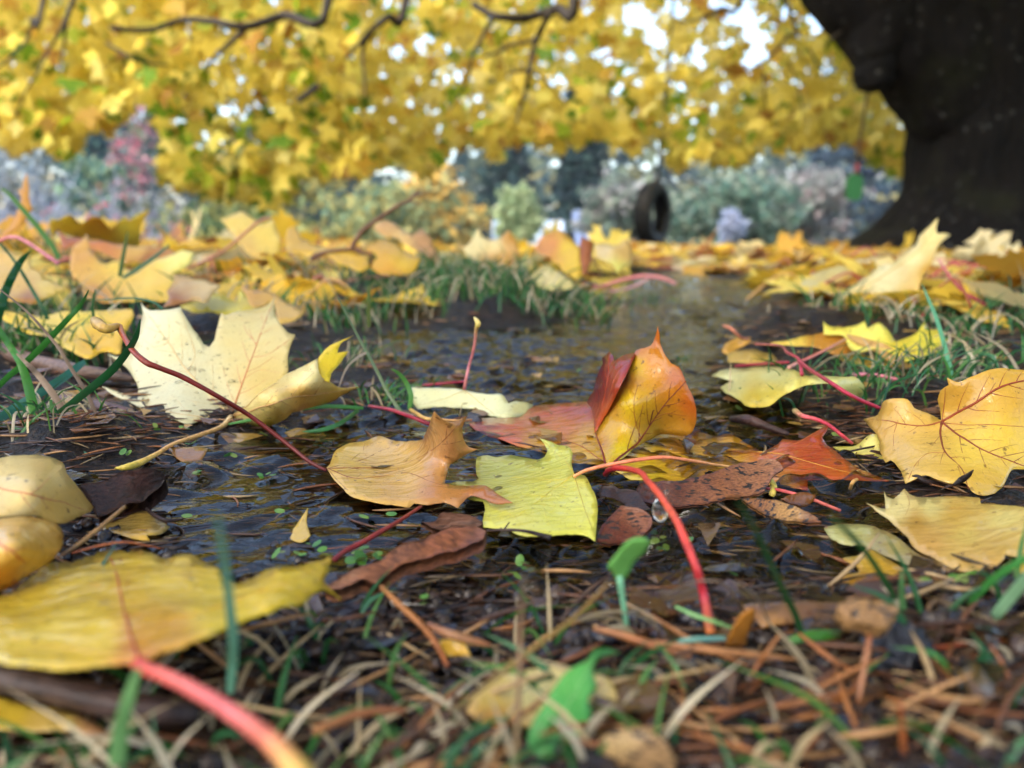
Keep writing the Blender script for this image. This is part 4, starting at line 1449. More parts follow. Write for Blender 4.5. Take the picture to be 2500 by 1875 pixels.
def bead_film():
    m, nt, out = nodes('water_bead')
    fr = N(nt, 'Fresnel', IOR=1.4)
    tr = N(nt, 'BsdfTransparent', Color=(0.95, 0.94, 0.9, 1))
    gl = N(nt, 'BsdfGlossy', Roughness=0.03)
    mx = N(nt, 'MixShader')
    L(nt, fr.outputs[0], mx.inputs[0]); L(nt, tr.outputs[0], mx.inputs[1]); L(nt, gl.outputs[0], mx.inputs[2])
    L(nt, mx.outputs[0], out.inputs['Surface'])
    return m


M_BEAD = bead_film()


def uv_sphere(c, r, sx=1, sy=1, sz=1, n=14, m=9, flat=None):
    v, f = [], []
    for i in range(m + 1):
        ph = math.pi * i / m
        for k in range(n):
            th = 2 * math.pi * k / n
            z = math.cos(ph)
            if flat is not None and z < 0:
                z *= flat
            v.append((c[0] + r * sx * math.sin(ph) * math.cos(th), c[1] + r * sy * math.sin(ph) * math.sin(th), c[2] + r * sz * z))
    for i in range(m):
        for k in range(n):
            k2 = (k + 1) % n
            f.append((i * n + k, (i + 1) * n + k, (i + 1) * n + k2, i * n + k2))
    return np.array(v), f


q = T('E', [(1998, 1585)])[0]
c = unproj([q], [depth_of(q[0], q[1], 16.5)])[0]
v, f = uv_sphere(c, 0.0021, 1, 1, 1.45)
tag(mesh_obj('water_drop', v, f, M_DROP, origin=c), 'clear water drop hanging from the arching red stalk', 'water drop')

# winged seeds
def slab(label, name, cat, c, outline, k, col, mat, thick, crink=0.0006, step=7, res=12, part=None):
    kk = T(c, k)
    surf = TPS(kk)
    P = smooth_outline(T(c, outline), step, jitter=0.8)
    v2, f = fill(P, res)
    top = crinkle(surf.world(v2), crink, sc=130)
    n, m = len(top), len(P)
    nrm = np.cross(top[f[0][1]] - top[f[0][0]], top[f[0][2]] - top[f[0][0]])
    # thickness runs away from the viewer-side face, mostly downwards
    bot = top + np.array([0, 0.35, -1.0]) / 1.06 * thick
    ff = list(f) + [tuple(i + n for i in q[::-1]) for q in f] + [(i, (i + 1) % m, (i + 1) % m + n, i + n) for i in range(m)]
    if isinstance(col, list):
        col = [(*T(c, [(q[0], q[1])])[0], q[2]) for q in col]
    cols = idw(v2, col) * np.array([0.55, 0.50, 0.42] if mat is not M_WOOD else [0.80, 0.72, 0.62])
    o = mesh_obj(name, np.vstack([top, bot]), ff, mat, None, np.vstack([cols, cols]), origin=surf.world([kk[0][:2]])[0])
    return tag(o, label, cat)


slab('speckled brown winged maple seed lying against the orange leaf', 'maple_seed', 'seed', 'F',
     [(-116, 1470), (-80, 1420), (0, 1412), (150, 1410), (300, 1370), (450, 1322), (560, 1296), (680, 1280), (745, 1305), (768, 1342), (712, 1380), (672, 1440), (640, 1482), (560, 1500), (470, 1512), (330, 1540), (150, 1562), (40, 1550), (-60, 1540)],
     [(0, 1480, 5), (-116, 1470, 2.5), (680, 1280, 13), (768, 1342, 11), (640, 1482, 5), (150, 1562, 2), (300, 1370, 10)],
     [(0, 1450, (112, 58, 36)), (300, 1420, (150, 96, 66)), (600, 1350, (176, 124, 90)), (400, 1500, (168, 112, 74)), (-80, 1480, (96, 50, 32)), (100, 1420, (104, 54, 36))], M_SEED, 0.0007)
slab('rust brown winged maple seed half sunk beside the lemon leaf', 'maple_seed', 'seed', 'H',
     [(1608, 290), (1640, 220), (1700, 150), (1760, 80), (1830, 92), (1900, 112), (1945, 160), (1940, 212), (1870, 282), (1760, 312), (1660, 312)],
     [(1660, 300, 1.5), (1760, 80, 8), (1945, 160, 6), (1870, 282, 1.5)],
     [(1650, 280, (110, 50, 30)), (1850, 150, (160, 104, 76)), (1780, 280, (120, 60, 36))], M_SEED, 0.0006)
slab('dark brown wet maple seed under the start of the red stalk', 'maple_seed', 'seed', 'E',
     [(1615, 1490), (1640, 1450), (1700, 1440), (1780, 1460), (1850, 1470), (1900, 1540), (1940, 1580), (1850, 1590), (1760, 1560), (1680, 1540)],
     [(1640, 1490, 2), (1850, 1470, 4), (1940, 1580, 2)], (70, 44, 34), M_SEED, 0.0006)
slab('small golden brown curled seed husk beside the red lobe', 'seed_husk', 'seed', 'F',
     [(520, 1520), (600, 1510), (700, 1525), (790, 1550), (880, 1580), (960, 1620), (1000, 1660), (900, 1660), (780, 1650), (680, 1620), (590, 1580)],
     [(560, 1540, 3), (790, 1550, 6), (1000, 1660, 3), (680, 1620, 2)], [(600, 1540, (170, 116, 60)), (800, 1600, (206, 164, 100)), (950, 1650, (150, 96, 50))], M_SEED, 0.0008)
slab('amber curled leaf scrap behind the golden seed husk', 'leaf_scrap', 'leaf', 'F',
     [(750, 1520), (820, 1490), (900, 1478), (960, 1495), (950, 1530), (900, 1565), (840, 1555)],
     [(750, 1520, 3), (960, 1495, 8), (900, 1565, 4)], (150, 96, 30), M_WET, 0.0004)

# bark pieces
slab('dark wet bark chunk resting beside the tan leaf edge', 'bark_piece', 'bark', 'D',
     [(482, 1440), (560, 1412), (640, 1395), (720, 1360), (800, 1340), (860, 1330), (930, 1350), (985, 1370), (992, 1400), (965, 1440), (910, 1480), (870, 1512), (800, 1540), (720, 1570), (640, 1600), (590, 1612), (550, 1530), (520, 1490)],
     [(600, 1600, 5), (482, 1440, 13), (860, 1330, 15), (992, 1400, 10), (870, 1512, 6)], [(600, 1450, (62, 36, 30)), (800, 1400, (88, 52, 42)), (850, 1500, (60, 36, 28)), (960, 1390, (46, 30, 26))], M_WOOD, 0.005, crink=0.0012)
slab('reddish brown bark strip lying across the near edge of the puddle', 'bark_piece', 'bark', 'H',
     [(-20, 575), (60, 530), (130, 480), (220, 450), (300, 425), (400, 350), (480, 310), (560, 290), (640, 250), (720, 228), (820, 222), (905, 214), (950, 238), (932, 282), (860, 310), (780, 338), (680, 370), (600, 402), (520, 425), (450, 452), (400, 480), (350, 515), (290, 552), (240, 530), (190, 520), (100, 570), (40, 585)],
     [(290, 550, 6), (905, 214, 9), (950, 238, 9), (450, 452, 7), (400, 350, 11), (0, 560, 6), (720, 330, 8)],
     [(100, 520, (150, 104, 76)), (400, 400, (168, 110, 78)), (700, 280, (160, 98, 66)), (900, 250, (132, 84, 62)), (300, 500, (140, 90, 62))], M_WOOD, 0.004, crink=0.001)
slab('flat brown bark flake behind the reddish bark strip', 'bark_piece', 'bark', 'H',
     [(560, 185), (640, 178), (680, 130), (760, 135), (860, 150), (930, 180), (900, 205), (800, 212), (720, 215), (640, 225)],
     [(700, 200, 2), (760, 135, 5), (930, 180, 3), (560, 190, 3)], (120, 84, 66), M_WOOD, 0.002)

# bottom left yellow leaf with thick pink stalk
hero_leaf('big bright yellow leaf with ragged rim and thick pink stalk', [
    dict(c='G', o=[(840, 1035), (760, 1040), (640, 1042), (500, 1052), (300, 1062), (100, 1045), (-100, 1000), (-330, 900), (-420, 760), (-200, 660), (0, 618), (100, 578), (200, 512), (280, 452), (330, 430), (420, 440), (540, 392), (640, 360), (740, 368), (880, 372), (1000, 402),
                   (1080, 376), (1150, 380), (1200, 410), (1260, 450), (1320, 492), (1350, 545), (1440, 540), (1540, 512), (1640, 466), (1720, 460), (1800, 452), (1880, 432), (1984, 388), (1978, 470), (1942, 555), (1980, 600), (2052, 662), (1960, 612), (1880, 622),
                   (1820, 660), (1750, 690), (1690, 700), (1600, 742), (1500, 765), (1420, 792), (1360, 820), (1300, 850), (1240, 880), (1180, 902), (1080, 942), (980, 972), (900, 1010)],
         k=[(840, 1030, 21), (640, 360, 8), (1984, 388, 13), (1300, 850, 22), (-100, 1000, 18), (0, 620, 9), (700, 700, 17), (2052, 662, 9), (1150, 380, 11), (1350, 545, 13), (1700, 600, 19), (330, 430, 7), (-420, 760, 12)],
         col=[(300, 800, (228, 196, 66)), (300, 600, (214, 180, 62)), (1000, 500, (226, 190, 52)), (1000, 850, (206, 150, 44)), (1300, 700, (228, 200, 58)), (1700, 600, (226, 192, 52)), (600, 900, (230, 196, 58)), (800, 980, (206, 130, 50)), (500, 430, (200, 170, 60)), (100, 950, (226, 196, 70))],
         veins=[([(840, 1020), (790, 880), (745, 720), (700, 500), (640, 370)], 24, 7, (150, 62, 34)), ([(850, 1000), (900, 870), (1020, 780), (1200, 740), (1500, 640), (1900, 480)], 14, 5, (206, 150, 50)), ([(830, 1010), (500, 950), (100, 900), (-300, 850)], 14, 6, (206, 160, 60)),
                ([(760, 760), (900, 730), (1060, 620), (1150, 500)], 7, 3, (180, 120, 44)), ([(735, 600), (620, 570), (480, 545)], 7, 3, (190, 130, 50)), ([(720, 560), (900, 470), (1000, 410)], 5, 2, (196, 140, 50))], m=M_WET, res=22, step=9, jit=1.7, crinkle=0.0012),
], stalk=dict(c='G', p=[(840, 1035, 21), (870, 1062, 22), (1000, 1110, 24), (1200, 1212, 26), (1400, 1332, 27), (1560, 1445, 28), (1680, 1555, 28), (1780, 1680, 27), (1850, 1800, 25)],
              w=[100, 84, 82, 88, 96, 104, 120, 150, 170], col=[(186, 44, 44), (206, 84, 70), (222, 106, 98), (226, 112, 110), (222, 120, 96), (222, 170, 96), (214, 180, 84)]))

# tan leaf at the left edge: upper face and a lobe rolled under
hero_leaf('pale tan leaf with red veins rolled over beside the bark chunk', [
    dict(c='D', o=[(-260, 1300), (-100, 1282), (0, 1278), (80, 1256), (200, 1250), (300, 1262), (372, 1295), (400, 1370), (450, 1430), (500, 1490), (558, 1562), (540, 1590), (480, 1626), (400, 1664), (330, 1668), (200, 1625), (0, 1640), (-260, 1650)],
         k=[(372, 1690, 12), (200, 1250, 21), (372, 1295, 19), (558, 1562, 7), (-200, 1290, 22), (0, 1630, 19), (200, 1630, 17), (200, 1450, 23)],
         col=[(100, 1350, (232, 206, 148)), (300, 1400, (222, 190, 120)), (450, 1530, (206, 172, 100)), (100, 1550, (236, 204, 140)), (300, 1600, (212, 170, 90))],
         veins=[([(-200, 1400), (0, 1455), (180, 1490), (360, 1545), (540, 1590)], 14, 5, (184, 116, 76)), ([(180, 1490), (280, 1420), (360, 1330)], 6, 3, (206, 150, 100))]),
    dict(c='G', n='rolled_lobe', o=[(-260, 170), (-100, 165), (0, 158), (100, 150), (200, 150), (330, 190), (372, 236), (375, 300), (350, 362), (280, 432), (180, 492), (80, 560), (0, 602), (-120, 640), (-260, 650)],
         k=[(372, 236, 13), (200, 150, 18), (0, 158, 20), (350, 362, 12), (180, 492, 10), (0, 602, 9), (-200, 640, 9), (100, 330, 21), (-260, 170, 20)],
         col=[(100, 220, (226, 180, 96)), (300, 250, (214, 164, 70)), (200, 400, (222, 172, 66)), (50, 520, (206, 140, 44)), (0, 350, (224, 180, 90))],
         veins=[([(-200, 280), (-50, 300), (60, 350), (150, 430)], 16, 7, (176, 90, 50))], m=M_WET),
])

# amber leaf at the right edge
hero_leaf('large amber leaf with dark red veins tilted above wet litter', [
    dict(c='F', o=[(1716, 1048), (1710, 980), (1694, 920), (1712, 868), (1762, 830), (1750, 786), (1820, 812), (1870, 792), (1950, 762), (2050, 746), (2212, 742), (2330, 760), (2420, 860), (2380, 960), (2450, 1050), (2400, 1180), (2330, 1250), (2260, 1330), (2200, 1330), (2135, 1345), (2110, 1392), (2092, 1432),
                   (2040, 1482), (1965, 1502), (1902, 1482), (1862, 1432), (1782, 1432), (1700, 1412), (1622, 1382), (1562, 1402), (1500, 1425), (1482, 1372), (1452, 1320), (1412, 1278), (1382, 1292), (1350, 1230), (1340, 1160), (1300, 1092), (1250, 1030),
                   (1338, 1010), (1362, 950), (1402, 926), (1512, 930), (1552, 980), (1642, 1012), (1702, 1042)],
         k=[(1716, 1048, 16), (1965, 1502, 3), (1500, 1425, 3), (1250, 1030, 12), (1750, 786, 33), (2212, 742, 36), (2260, 1330, 7), (1402, 926, 22), (1700, 1250, 10), (2100, 1050, 20), (2400, 1000, 22)],
         col=[(1450, 1050, (216, 172, 84)), (1850, 900, (206, 156, 62)), (2150, 850, (208, 160, 58)), (1600, 1250, (218, 178, 96)), (1900, 1200, (224, 188, 78)), (1950, 1430, (214, 172, 72)), (2200, 1200, (222, 184, 66)), (1300, 1040, (206, 160, 84))],
         veins=[([(1720, 1055), (1900, 950), (2060, 860), (2212, 810), (2330, 770)], 18, 6, (140, 64, 34)), ([(1720, 1055), (1850, 1150), (2000, 1230), (2212, 1310), (2300, 1330)], 16, 6, (130, 62, 36)), ([(1718, 1058), (1712, 1130), (1745, 1240), (1830, 1320), (1880, 1470)], 15, 4, (120, 58, 34)),
                ([(1715, 1055), (1600, 1075), (1450, 1055), (1280, 1030)], 13, 4, (150, 84, 46)), ([(1740, 1240), (1630, 1245), (1560, 1310), (1520, 1400)], 6, 3, (150, 96, 46)), ([(1910, 945), (1990, 900), (2040, 830)], 6, 3, (150, 90, 46)),
                ([(1720, 1050), (1735, 940), (1740, 850)], 7, 3, (160, 96, 50)), ([(2060, 1260), (2150, 1240), (2260, 1230)], 6, 3, (150, 96, 46)), ([(1450, 1058), (1430, 1130), (1430, 1200)], 5, 2, (170, 116, 60)), ([(1740, 1060), (1950, 1080), (2250, 1090)], 9, 4, (176, 120, 56))], m=M_WET, crinkle=0.0013),
])
# leaves lying in the water at the right
hero_leaf('pale ochre leaf sunk in water below the amber leaf', [
    dict(c='V', o=[(525, 650), (545, 700), (600, 720), (650, 680), (690, 635), (760, 700), (900, 715), (1050, 705), (1180, 700), (1300, 710), (1310, 760), (1450, 770), (1659, 790), (1800, 900), (1750, 1150), (1659, 1200), (1500, 1180), (1505, 1210), (1440, 1270),
                   (1340, 1295), (1200, 1310), (1050, 1270), (930, 1200), (830, 1150), (760, 1100), (720, 1040), (640, 960), (560, 880), (500, 840), (380, 750), (480, 790), (540, 800)],
         k=[(650, 900, 6), (525, 650, 9), (1310, 700, 9), (1340, 1290, 6), (1750, 1000, 11), (380, 750, 7), (900, 950, 6)],
         col=[(650, 750, (216, 196, 136)), (900, 780, (206, 186, 120)), (800, 900, (176, 132, 60)), (1100, 850, (190, 150, 70)), (1200, 1000, (206, 176, 96)), (900, 1080, (196, 150, 82)), (1200, 1200, (206, 164, 92)), (1400, 1230, (200, 156, 84)), (1500, 900, (214, 196, 124)), (1500, 1100, (196, 160, 84))],
         veins=[([(1600, 960), (1300, 980), (1000, 940), (650, 950)], 7, 3, (130, 90, 40)), ([(1450, 810), (1200, 860), (1080, 880)], 4, 2, (130, 90, 40)), ([(700, 660), (730, 760), (680, 880), (630, 950)], 5, 2, (140, 100, 50))], m=M_FILM)])
hero_leaf('dull grey-yellow leaf under water in front of the ochre leaf', [
    dict(c='V', o=[(35, 965), (180, 930), (380, 935), (470, 960), (580, 1010), (700, 1090), (830, 1180), (960, 1230), (1130, 1310), (960, 1300), (800, 1270), (640, 1220), (480, 1160), (360, 1110), (200, 1100), (90, 1050)],
         k=[(300, 1020, 2), (35, 965, 2), (470, 950, 4), (1130, 1310, 4.5), (480, 1160, 2)], col=[(200, 1000, (170, 164, 104)), (600, 1120, (150, 134, 84)), (1000, 1270, (120, 90, 56))],
         veins=[([(60, 1000), (250, 1030), (430, 1015)], 4, 2, (110, 96, 56))], m=M_FILM)])
hero_leaf('golden brown leaf under the streaming water at the puddle edge', [
    dict(c='V', o=[(190, 1200), (330, 1170), (400, 1120), (520, 1190), (640, 1260), (760, 1330), (880, 1390), (950, 1460), (1000, 1520), (1080, 1570), (960, 1600), (800, 1590), (650, 1540), (500, 1500), (330, 1490), (210, 1470), (170, 1350), (320, 1330), (300, 1260)],
         k=[(500, 1350, 2.5), (190, 1200, 1.5), (400, 1120, 2.5), (1080, 1570, 6), (210, 1470, 3)], col=[(400, 1200, (206, 160, 44)), (300, 1400, (180, 124, 40)), (700, 1400, (206, 150, 40)), (900, 1530, (150, 104, 40))],
         veins=[([(330, 1480), (550, 1420), (900, 1540)], 6, 3, (120, 80, 30))], m=M_FILM)])
hero_leaf('yellow leaf tucked under the amber leaf beside the red lobe', [
    dict(c='V', o=[(110, 300), (300, 290), (400, 210), (470, 200), (520, 330), (570, 410), (480, 400), (350, 370), (200, 350)], k=[(470, 380, 2), (110, 300, 2), (430, 200, 8), (570, 410, 3)],
         col=[(200, 310, (206, 190, 80)), (420, 260, (226, 208, 110)), (500, 380, (196, 170, 60))], m=M_FILM)])
hero_leaf('small yellow leaf half out of view beside the green grass blade', [
    dict(c='V', o=[(1545, 1310), (1600, 1260), (1700, 1230), (1850, 1260), (1880, 1420), (1760, 1480), (1640, 1400), (1580, 1380)], k=[(1640, 1390, 3), (1700, 1230, 7), (1880, 1420, 4)], col=(214, 178, 80), m=M_WET)])

# middle distance, right of the water
hero_leaf('pale yellow arched leaf with its small opening painted dark under crossing red stalks', [
    dict(c='F', o=[(338, 775), (420, 742), (600, 726), (800, 738), (900, 778), (1020, 775), (1100, 776), (1200, 788), (1252, 842), (1242, 900), (1202, 932), (1160, 910), (1120, 880), (1050, 832), (920, 830), (850, 850), (760, 900), (680, 960), (600, 968), (540, 962), (512, 930), (488, 918), (420, 880), (390, 850), (470, 805), (400, 795)],
         k=[(540, 960, 7), (338, 775, 3), (600, 726, 6), (900, 778, 19), (1050, 832, 22), (1252, 842, 17), (1202, 932, 9), (850, 850, 20), (680, 960, 10), (420, 880, 4)],
         col=[(450, 780, (222, 214, 160)), (700, 770, (230, 222, 160)), (1000, 800, (232, 224, 150)), (700, 880, (232, 208, 84)), (600, 930, (226, 196, 60)), (1150, 850, (228, 218, 140)), (430, 860, (216, 206, 140)), (900, 820, (236, 222, 120))],
         veins=[([(880, 780), (860, 860)], 4, 2, (200, 180, 90)), ([(860, 790), (700, 830), (540, 930)], 6, 3, (206, 186, 100)), ([(860, 785), (600, 760), (360, 775)], 6, 3, (206, 186, 110))]),
    dict(n='hole_patch', o=[(722, 790), (735, 770), (770, 765), (796, 785), (780, 805), (735, 808)], k=[(722, 790, 12.5), (796, 785, 14.5), (760, 808, 13)], col=(54, 36, 18), m=M_WOOD, res=10)],  # dark piece laid on the blade for the shade seen through an opening
    stalk=dict(c='F', p=[(880, 775, 20), (860, 680, 25), (790, 640, 27), (750, 600, 28), (600, 590, 27)], w=[22, 20, 18, 17, 16], col=[(176, 58, 74), (150, 56, 60), (130, 70, 60), (150, 84, 70)]))
hero_leaf('spiky lemon leaf behind the crossing red stalks', [
    dict(c='F', o=[(1008, 455), (1050, 492), (1180, 487), (1257, 448), (1272, 500), (1342, 458), (1400, 512), (1440, 572), (1480, 560), (1560, 532), (1614, 456), (1622, 512), (1702, 502), (1722, 552), (1758, 564), (1700, 640), (1640, 672), (1560, 682), (1500, 700), (1440, 660), (1340, 620), (1230, 640), (1170, 620), (1130, 540), (1010, 530)],
         k=[(1500, 700, 11), (1008, 455, 28), (1342, 458, 29), (1614, 456, 28), (1758, 564, 19), (1170, 620, 15), (1440, 572, 20)],
         col=[(1100, 500, (232, 214, 90)), (1300, 530, (240, 226, 110)), (1600, 600, (240, 220, 80)), (1450, 650, (230, 206, 70))], res=13),
    dict(n='under_lobe', o=[(1080, 640), (1200, 640), (1400, 690), (1560, 690), (1700, 660), (1720, 690), (1600, 735), (1420, 742), (1330, 732), (1232, 740), (1200, 702), (1110, 680)], k=[(1080, 640, 9), (1700, 670, 9), (1330, 732, 5)], col=(222, 182, 56), res=13)])
hero_leaf('ochre brown leaf lying on the spiky lemon leaf', [
    dict(c='F', o=[(690, 582), (800, 565), (870, 545), (960, 530), (1040, 515), (1110, 522), (1210, 568), (1205, 620), (1160, 645), (1080, 662), (960, 612), (850, 605)], k=[(1110, 522, 22), (690, 582, 16), (1160, 645, 12), (960, 612, 14)],
         col=[(800, 580, (226, 196, 84)), (1000, 550, (190, 130, 44)), (1130, 590, (176, 116, 40))], res=12),
    dict(n='tan_lobe', o=[(1108, 520), (1220, 548), (1350, 580), (1400, 600), (1452, 642), (1502, 692), (1400, 692), (1340, 650), (1280, 622), (1220, 600), (1160, 560)], k=[(1108, 520, 22.5), (1452, 642, 15), (1400, 692, 10), (1220, 600, 17)], col=(206, 160, 92), res=12)],
    stalk=dict(c='F', p=[(1140, 560, 22), (1050, 610, 22), (930, 670, 21), (860, 700, 20), (800, 730, 19)], w=[16, 18, 20, 20, 22], col=[(206, 140, 90), (206, 120, 96), (200, 100, 96), (222, 160, 140)]))
hero_leaf('pale cream leaf propped steeply in front of the trunk', [
    dict(c='F', o=[(982, 425), (1040, 360), (1100, 310), (1200, 232), (1300, 160), (1350, 120), (1420, 105), (1470, 60), (1560, -5), (1580, -55), (1640, -112), (1697, -168), (1684, -105), (1692, -72), (1735, -80), (1772, -68), (1730, -35), (1692, 10), (1672, 82), (1625, 150), (1585, 232), (1570, 330), (1520, 350),
                   (1460, 320), (1400, 345), (1330, 370), (1230, 425), (1190, 400), (1150, 365), (1090, 372), (1050, 452)],
         k=[(1050, 452, 4), (982, 425, 5), (1230, 425, 5), (1570, 330, ('d', 0.70)), (1697, -168, ('d', 0.76)), (1772, -68, ('d', 0.75)), (1420, 105, ('d', 0.77)), (1500, 150, ('d', 0.74))],
         col=[(1100, 330, (230, 212, 158)), (1400, 200, (236, 222, 176)), (1550, 80, (236, 218, 160)), (1620, 150, (206, 160, 66)), (1130, 380, (206, 166, 66)), (1680, -100, (236, 214, 150)), (1550, 280, (226, 190, 110))],
         veins=[([(1050, 440), (1200, 290), (1400, 160), (1580, 30), (1680, -120)], 12, 4, (206, 170, 96))], res=14),
    dict(n='side_lobe', o=[(1345, 150), (1318, 100), (1298, 62), (1340, 68), (1400, 60), (1440, 100), (1420, 115)], k=[(1345, 150, ('d', 0.79)), (1298, 62, ('d', 0.82)), (1440, 100, ('d', 0.79))], col=(232, 206, 140), res=12)])
hero_leaf('small pale leaf lying below the propped cream leaf', [
    dict(c='F', o=[(1375, 392), (1440, 400), (1500, 385), (1572, 376), (1568, 410), (1596, 440), (1578, 500), (1520, 528), (1460, 522), (1440, 470), (1400, 430)], k=[(1460, 522, 6), (1375, 392, 10), (1572, 376, 16), (1578, 500, 9)], col=(226, 214, 166), res=12)])
hero_leaf('whitish leaf lying at the water edge with upright pink stalk', [
    dict(c='E', o=[(505, 850), (600, 850), (700, 856), (800, 866), (950, 886), (1042, 888), (1085, 942), (1130, 930), (1235, 958), (1200, 1012), (1100, 1032), (980, 1022), (900, 982), (800, 970), (650, 972), (540, 985), (498, 920)],
         k=[(820, 868, 9), (505, 850, 8), (1042, 888, 9), (1235, 958, 3), (1100, 1032, 1), (650, 972, 2), (498, 920, 3), (900, 982, 2)],
         col=[(600, 910, (222, 216, 164)), (900, 930, (226, 222, 176)), (1150, 980, (206, 200, 150)), (850, 890, (232, 226, 186))], veins=[([(820, 868), (880, 910), (1000, 1010)], 7, 3, (196, 176, 120)), ([(820, 868), (700, 920), (540, 960)], 6, 3, (200, 186, 130))], res=12, m=M_WET)],
    stalk=dict(c='E', p=[(820, 862, 9), (832, 790, 16), (850, 715, 22), (872, 640, 29), (884, 570, 35), (892, 500, 41), (902, 465, 44), (880, 430, 46)], w=[20, 18, 18, 18, 18, 24, 34, 14], col=[(206, 120, 120), (216, 140, 140), (206, 120, 124), (214, 140, 130), (206, 186, 96), (206, 186, 120)]))

# loose red stalks
for lab, c, p, w, col in [
    ('long crimson leaf stalk lying over the arched yellow leaf', 'F', [(860, 690, 24), (930, 745, 24), (1050, 820, 25), (1150, 885, 22), (1250, 935, 18), (1350, 975, 15)], [24, 24, 26, 26, 22], [(150, 40, 60), (160, 44, 66), (176, 54, 74), (170, 48, 66)]),
    ('straight crimson leaf stalk lying flat on wet litter', 'F', [(480, 722, 3), (600, 712, 8), (700, 704, 14), (800, 700, 18)], [18, 20, 20, 18], [(150, 40, 56), (166, 50, 66), (150, 44, 56)]),
    ('pink leaf stalk leading away into grass tuft', 'F', [(1180, 780, 12), (1220, 772, 13), (1350, 780, 14), (1470, 810, 12), (1560, 835, 9), (1680, 860, 6)], [24, 22, 20, 18], [(222, 140, 150), (216, 124, 136), (206, 120, 120)]),
    ('crimson leaf stalk with pale knob end among wet litter', 'F', [(838, 990, 10), (880, 1020, 12), (960, 1040, 12), (1040, 1075, 11), (1110, 1130, 9), (1180, 1185, 5)], [36, 28, 24, 24, 20], [(206, 186, 120), (206, 96, 96), (176, 54, 66), (176, 50, 60), (216, 84, 90)]),
    ('pinkish stalk half sunk below the speckled winged seed', 'F', [(650, 1452, 4), (760, 1470, 5), (900, 1508, 5), (1000, 1545, 4), (1110, 1590, 2)], [18, 22, 22, 20], [(150, 40, 44), (200, 90, 84), (214, 110, 96), (196, 100, 84)]),
    ('dark red stalk sticking out behind the bark strip', 'H', [(40, 410, 6), (120, 350, 6), (220, 300, 6), (320, 240, 6), (440, 170, 5), (560, 90, 3)], [36, 34, 32, 26, 18], [(110, 26, 30), (130, 34, 34), (140, 40, 36), (150, 60, 50)]),
    ('dark crimson stalk lying behind the whitish leaf', 'E', [(540, 842, 3), (640, 832, 4), (740, 822, 5), (830, 816, 5)], [14, 18, 18, 14], [(150, 34, 50), (150, 34, 54)]),
    ('maroon stalk under the grass by the tan leaf', 'E', [(250, 962, 4), (380, 985, 6), (480, 1020, 7), (600, 1065, 5), (640, 1090, 3)], [20, 24, 26, 22], [(176, 70, 84), (150, 34, 50), (120, 24, 44)]),
    ('ochre bent stalk behind the tan leaf tip', 'E', [(498, 985, 6), (540, 1010, 8), (590, 1036, 9), (680, 1044, 8), (780, 1050, 7), (860, 1045, 5)], [26, 22, 18, 16], [(200, 160, 84), (196, 150, 84), (206, 150, 96)]),
    ('pink leaf stalk arching over leaves on the left bank', 'N', [(-60, 850, ('d', .62)), (0, 828, ('d', .62)), (90, 795, ('d', .62)), (200, 800, ('d', .62)), (330, 870, ('d', .62)), (450, 950, ('d', .62)), (560, 1030, ('d', .62)), (630, 1080, ('d', .62))], [26, 30, 36, 38, 38, 40], [(206, 90, 100), (222, 140, 150), (222, 140, 150), (206, 120, 140)]),
    ('thin red stalk slanting over grass beside the propped leaf', 'M', [(1262, 680, ('d', .66)), (1300, 740, ('d', .66)), (1390, 870, ('d', .66)), (1500, 980, ('d', .66)), (1590, 1030, ('d', .66)), (1680, 1090, ('d', .66))], [22, 26, 30, 34], [(214, 160, 150), (206, 100, 110), (190, 80, 96), (150, 50, 60)]),
    ('rosy stalk arcing up on the far puddle bank', 'L', [(310, 965, ('d', 1.0)), (420, 930, ('d', 1.0)), (560, 890, ('d', 1.0)), (700, 868, ('d', 1.0)), (830, 880, ('d', 1.0)), (950, 925, ('d', 1.0))], [22, 26, 28, 26], [(216, 130, 120), (222, 130, 130), (226, 150, 140)]),
    ('pale pink stalk lying on the far puddle bank', 'L', [(390, 985, ('d', .98)), (520, 975, ('d', .98)), (640, 940, ('d', .98)), (740, 885, ('d', .98))], [16, 18, 18], [(196, 140, 140), (200, 150, 150)]),
    ('rust brown stalk leaning across yellow leaves on the left bank', 'J', [(1440, 560, ('d', .9)), (1600, 490, ('d', .9)), (1750, 400, ('d', .9)), (1880, 290, ('d', .9)), (2000, 190, ('d', .9)), (2090, 160, ('d', .9))], [26, 24, 22, 18], [(150, 96, 70), (176, 116, 90), (170, 110, 90)]),
    ('short orange stalk tip at the far side of the puddle', 'F', [(410, 480, 22), (450, 495, 22), (490, 530, 18), (520, 555, 14), (560, 560, 12)], [18, 20, 16], [(206, 130, 96), (190, 110, 84)]),
]:
    tag(stalk_obj('leaf_stalk', c, p, w, col), lab, 'stalk')

# yellow stubby stalk pieces
tag(stalk_obj('stalk_stub', 'F', [(690, 1405, 7), (710, 1440, 5), (705, 1480, 4), (695, 1500, 3)], [34, 40, 36], [(206, 190, 96), (196, 170, 70)]), 'short yellowish stalk stub below the speckled winged seed', 'stalk')
tag(stalk_obj('stalk_stub', 'V', [(305, 565, 6), (270, 590, 6), (250, 640, 3)], [26, 30, 30], [(190, 140, 70), (206, 160, 96)]), 'small curved tan stub beside the red lobe', 'stalk')

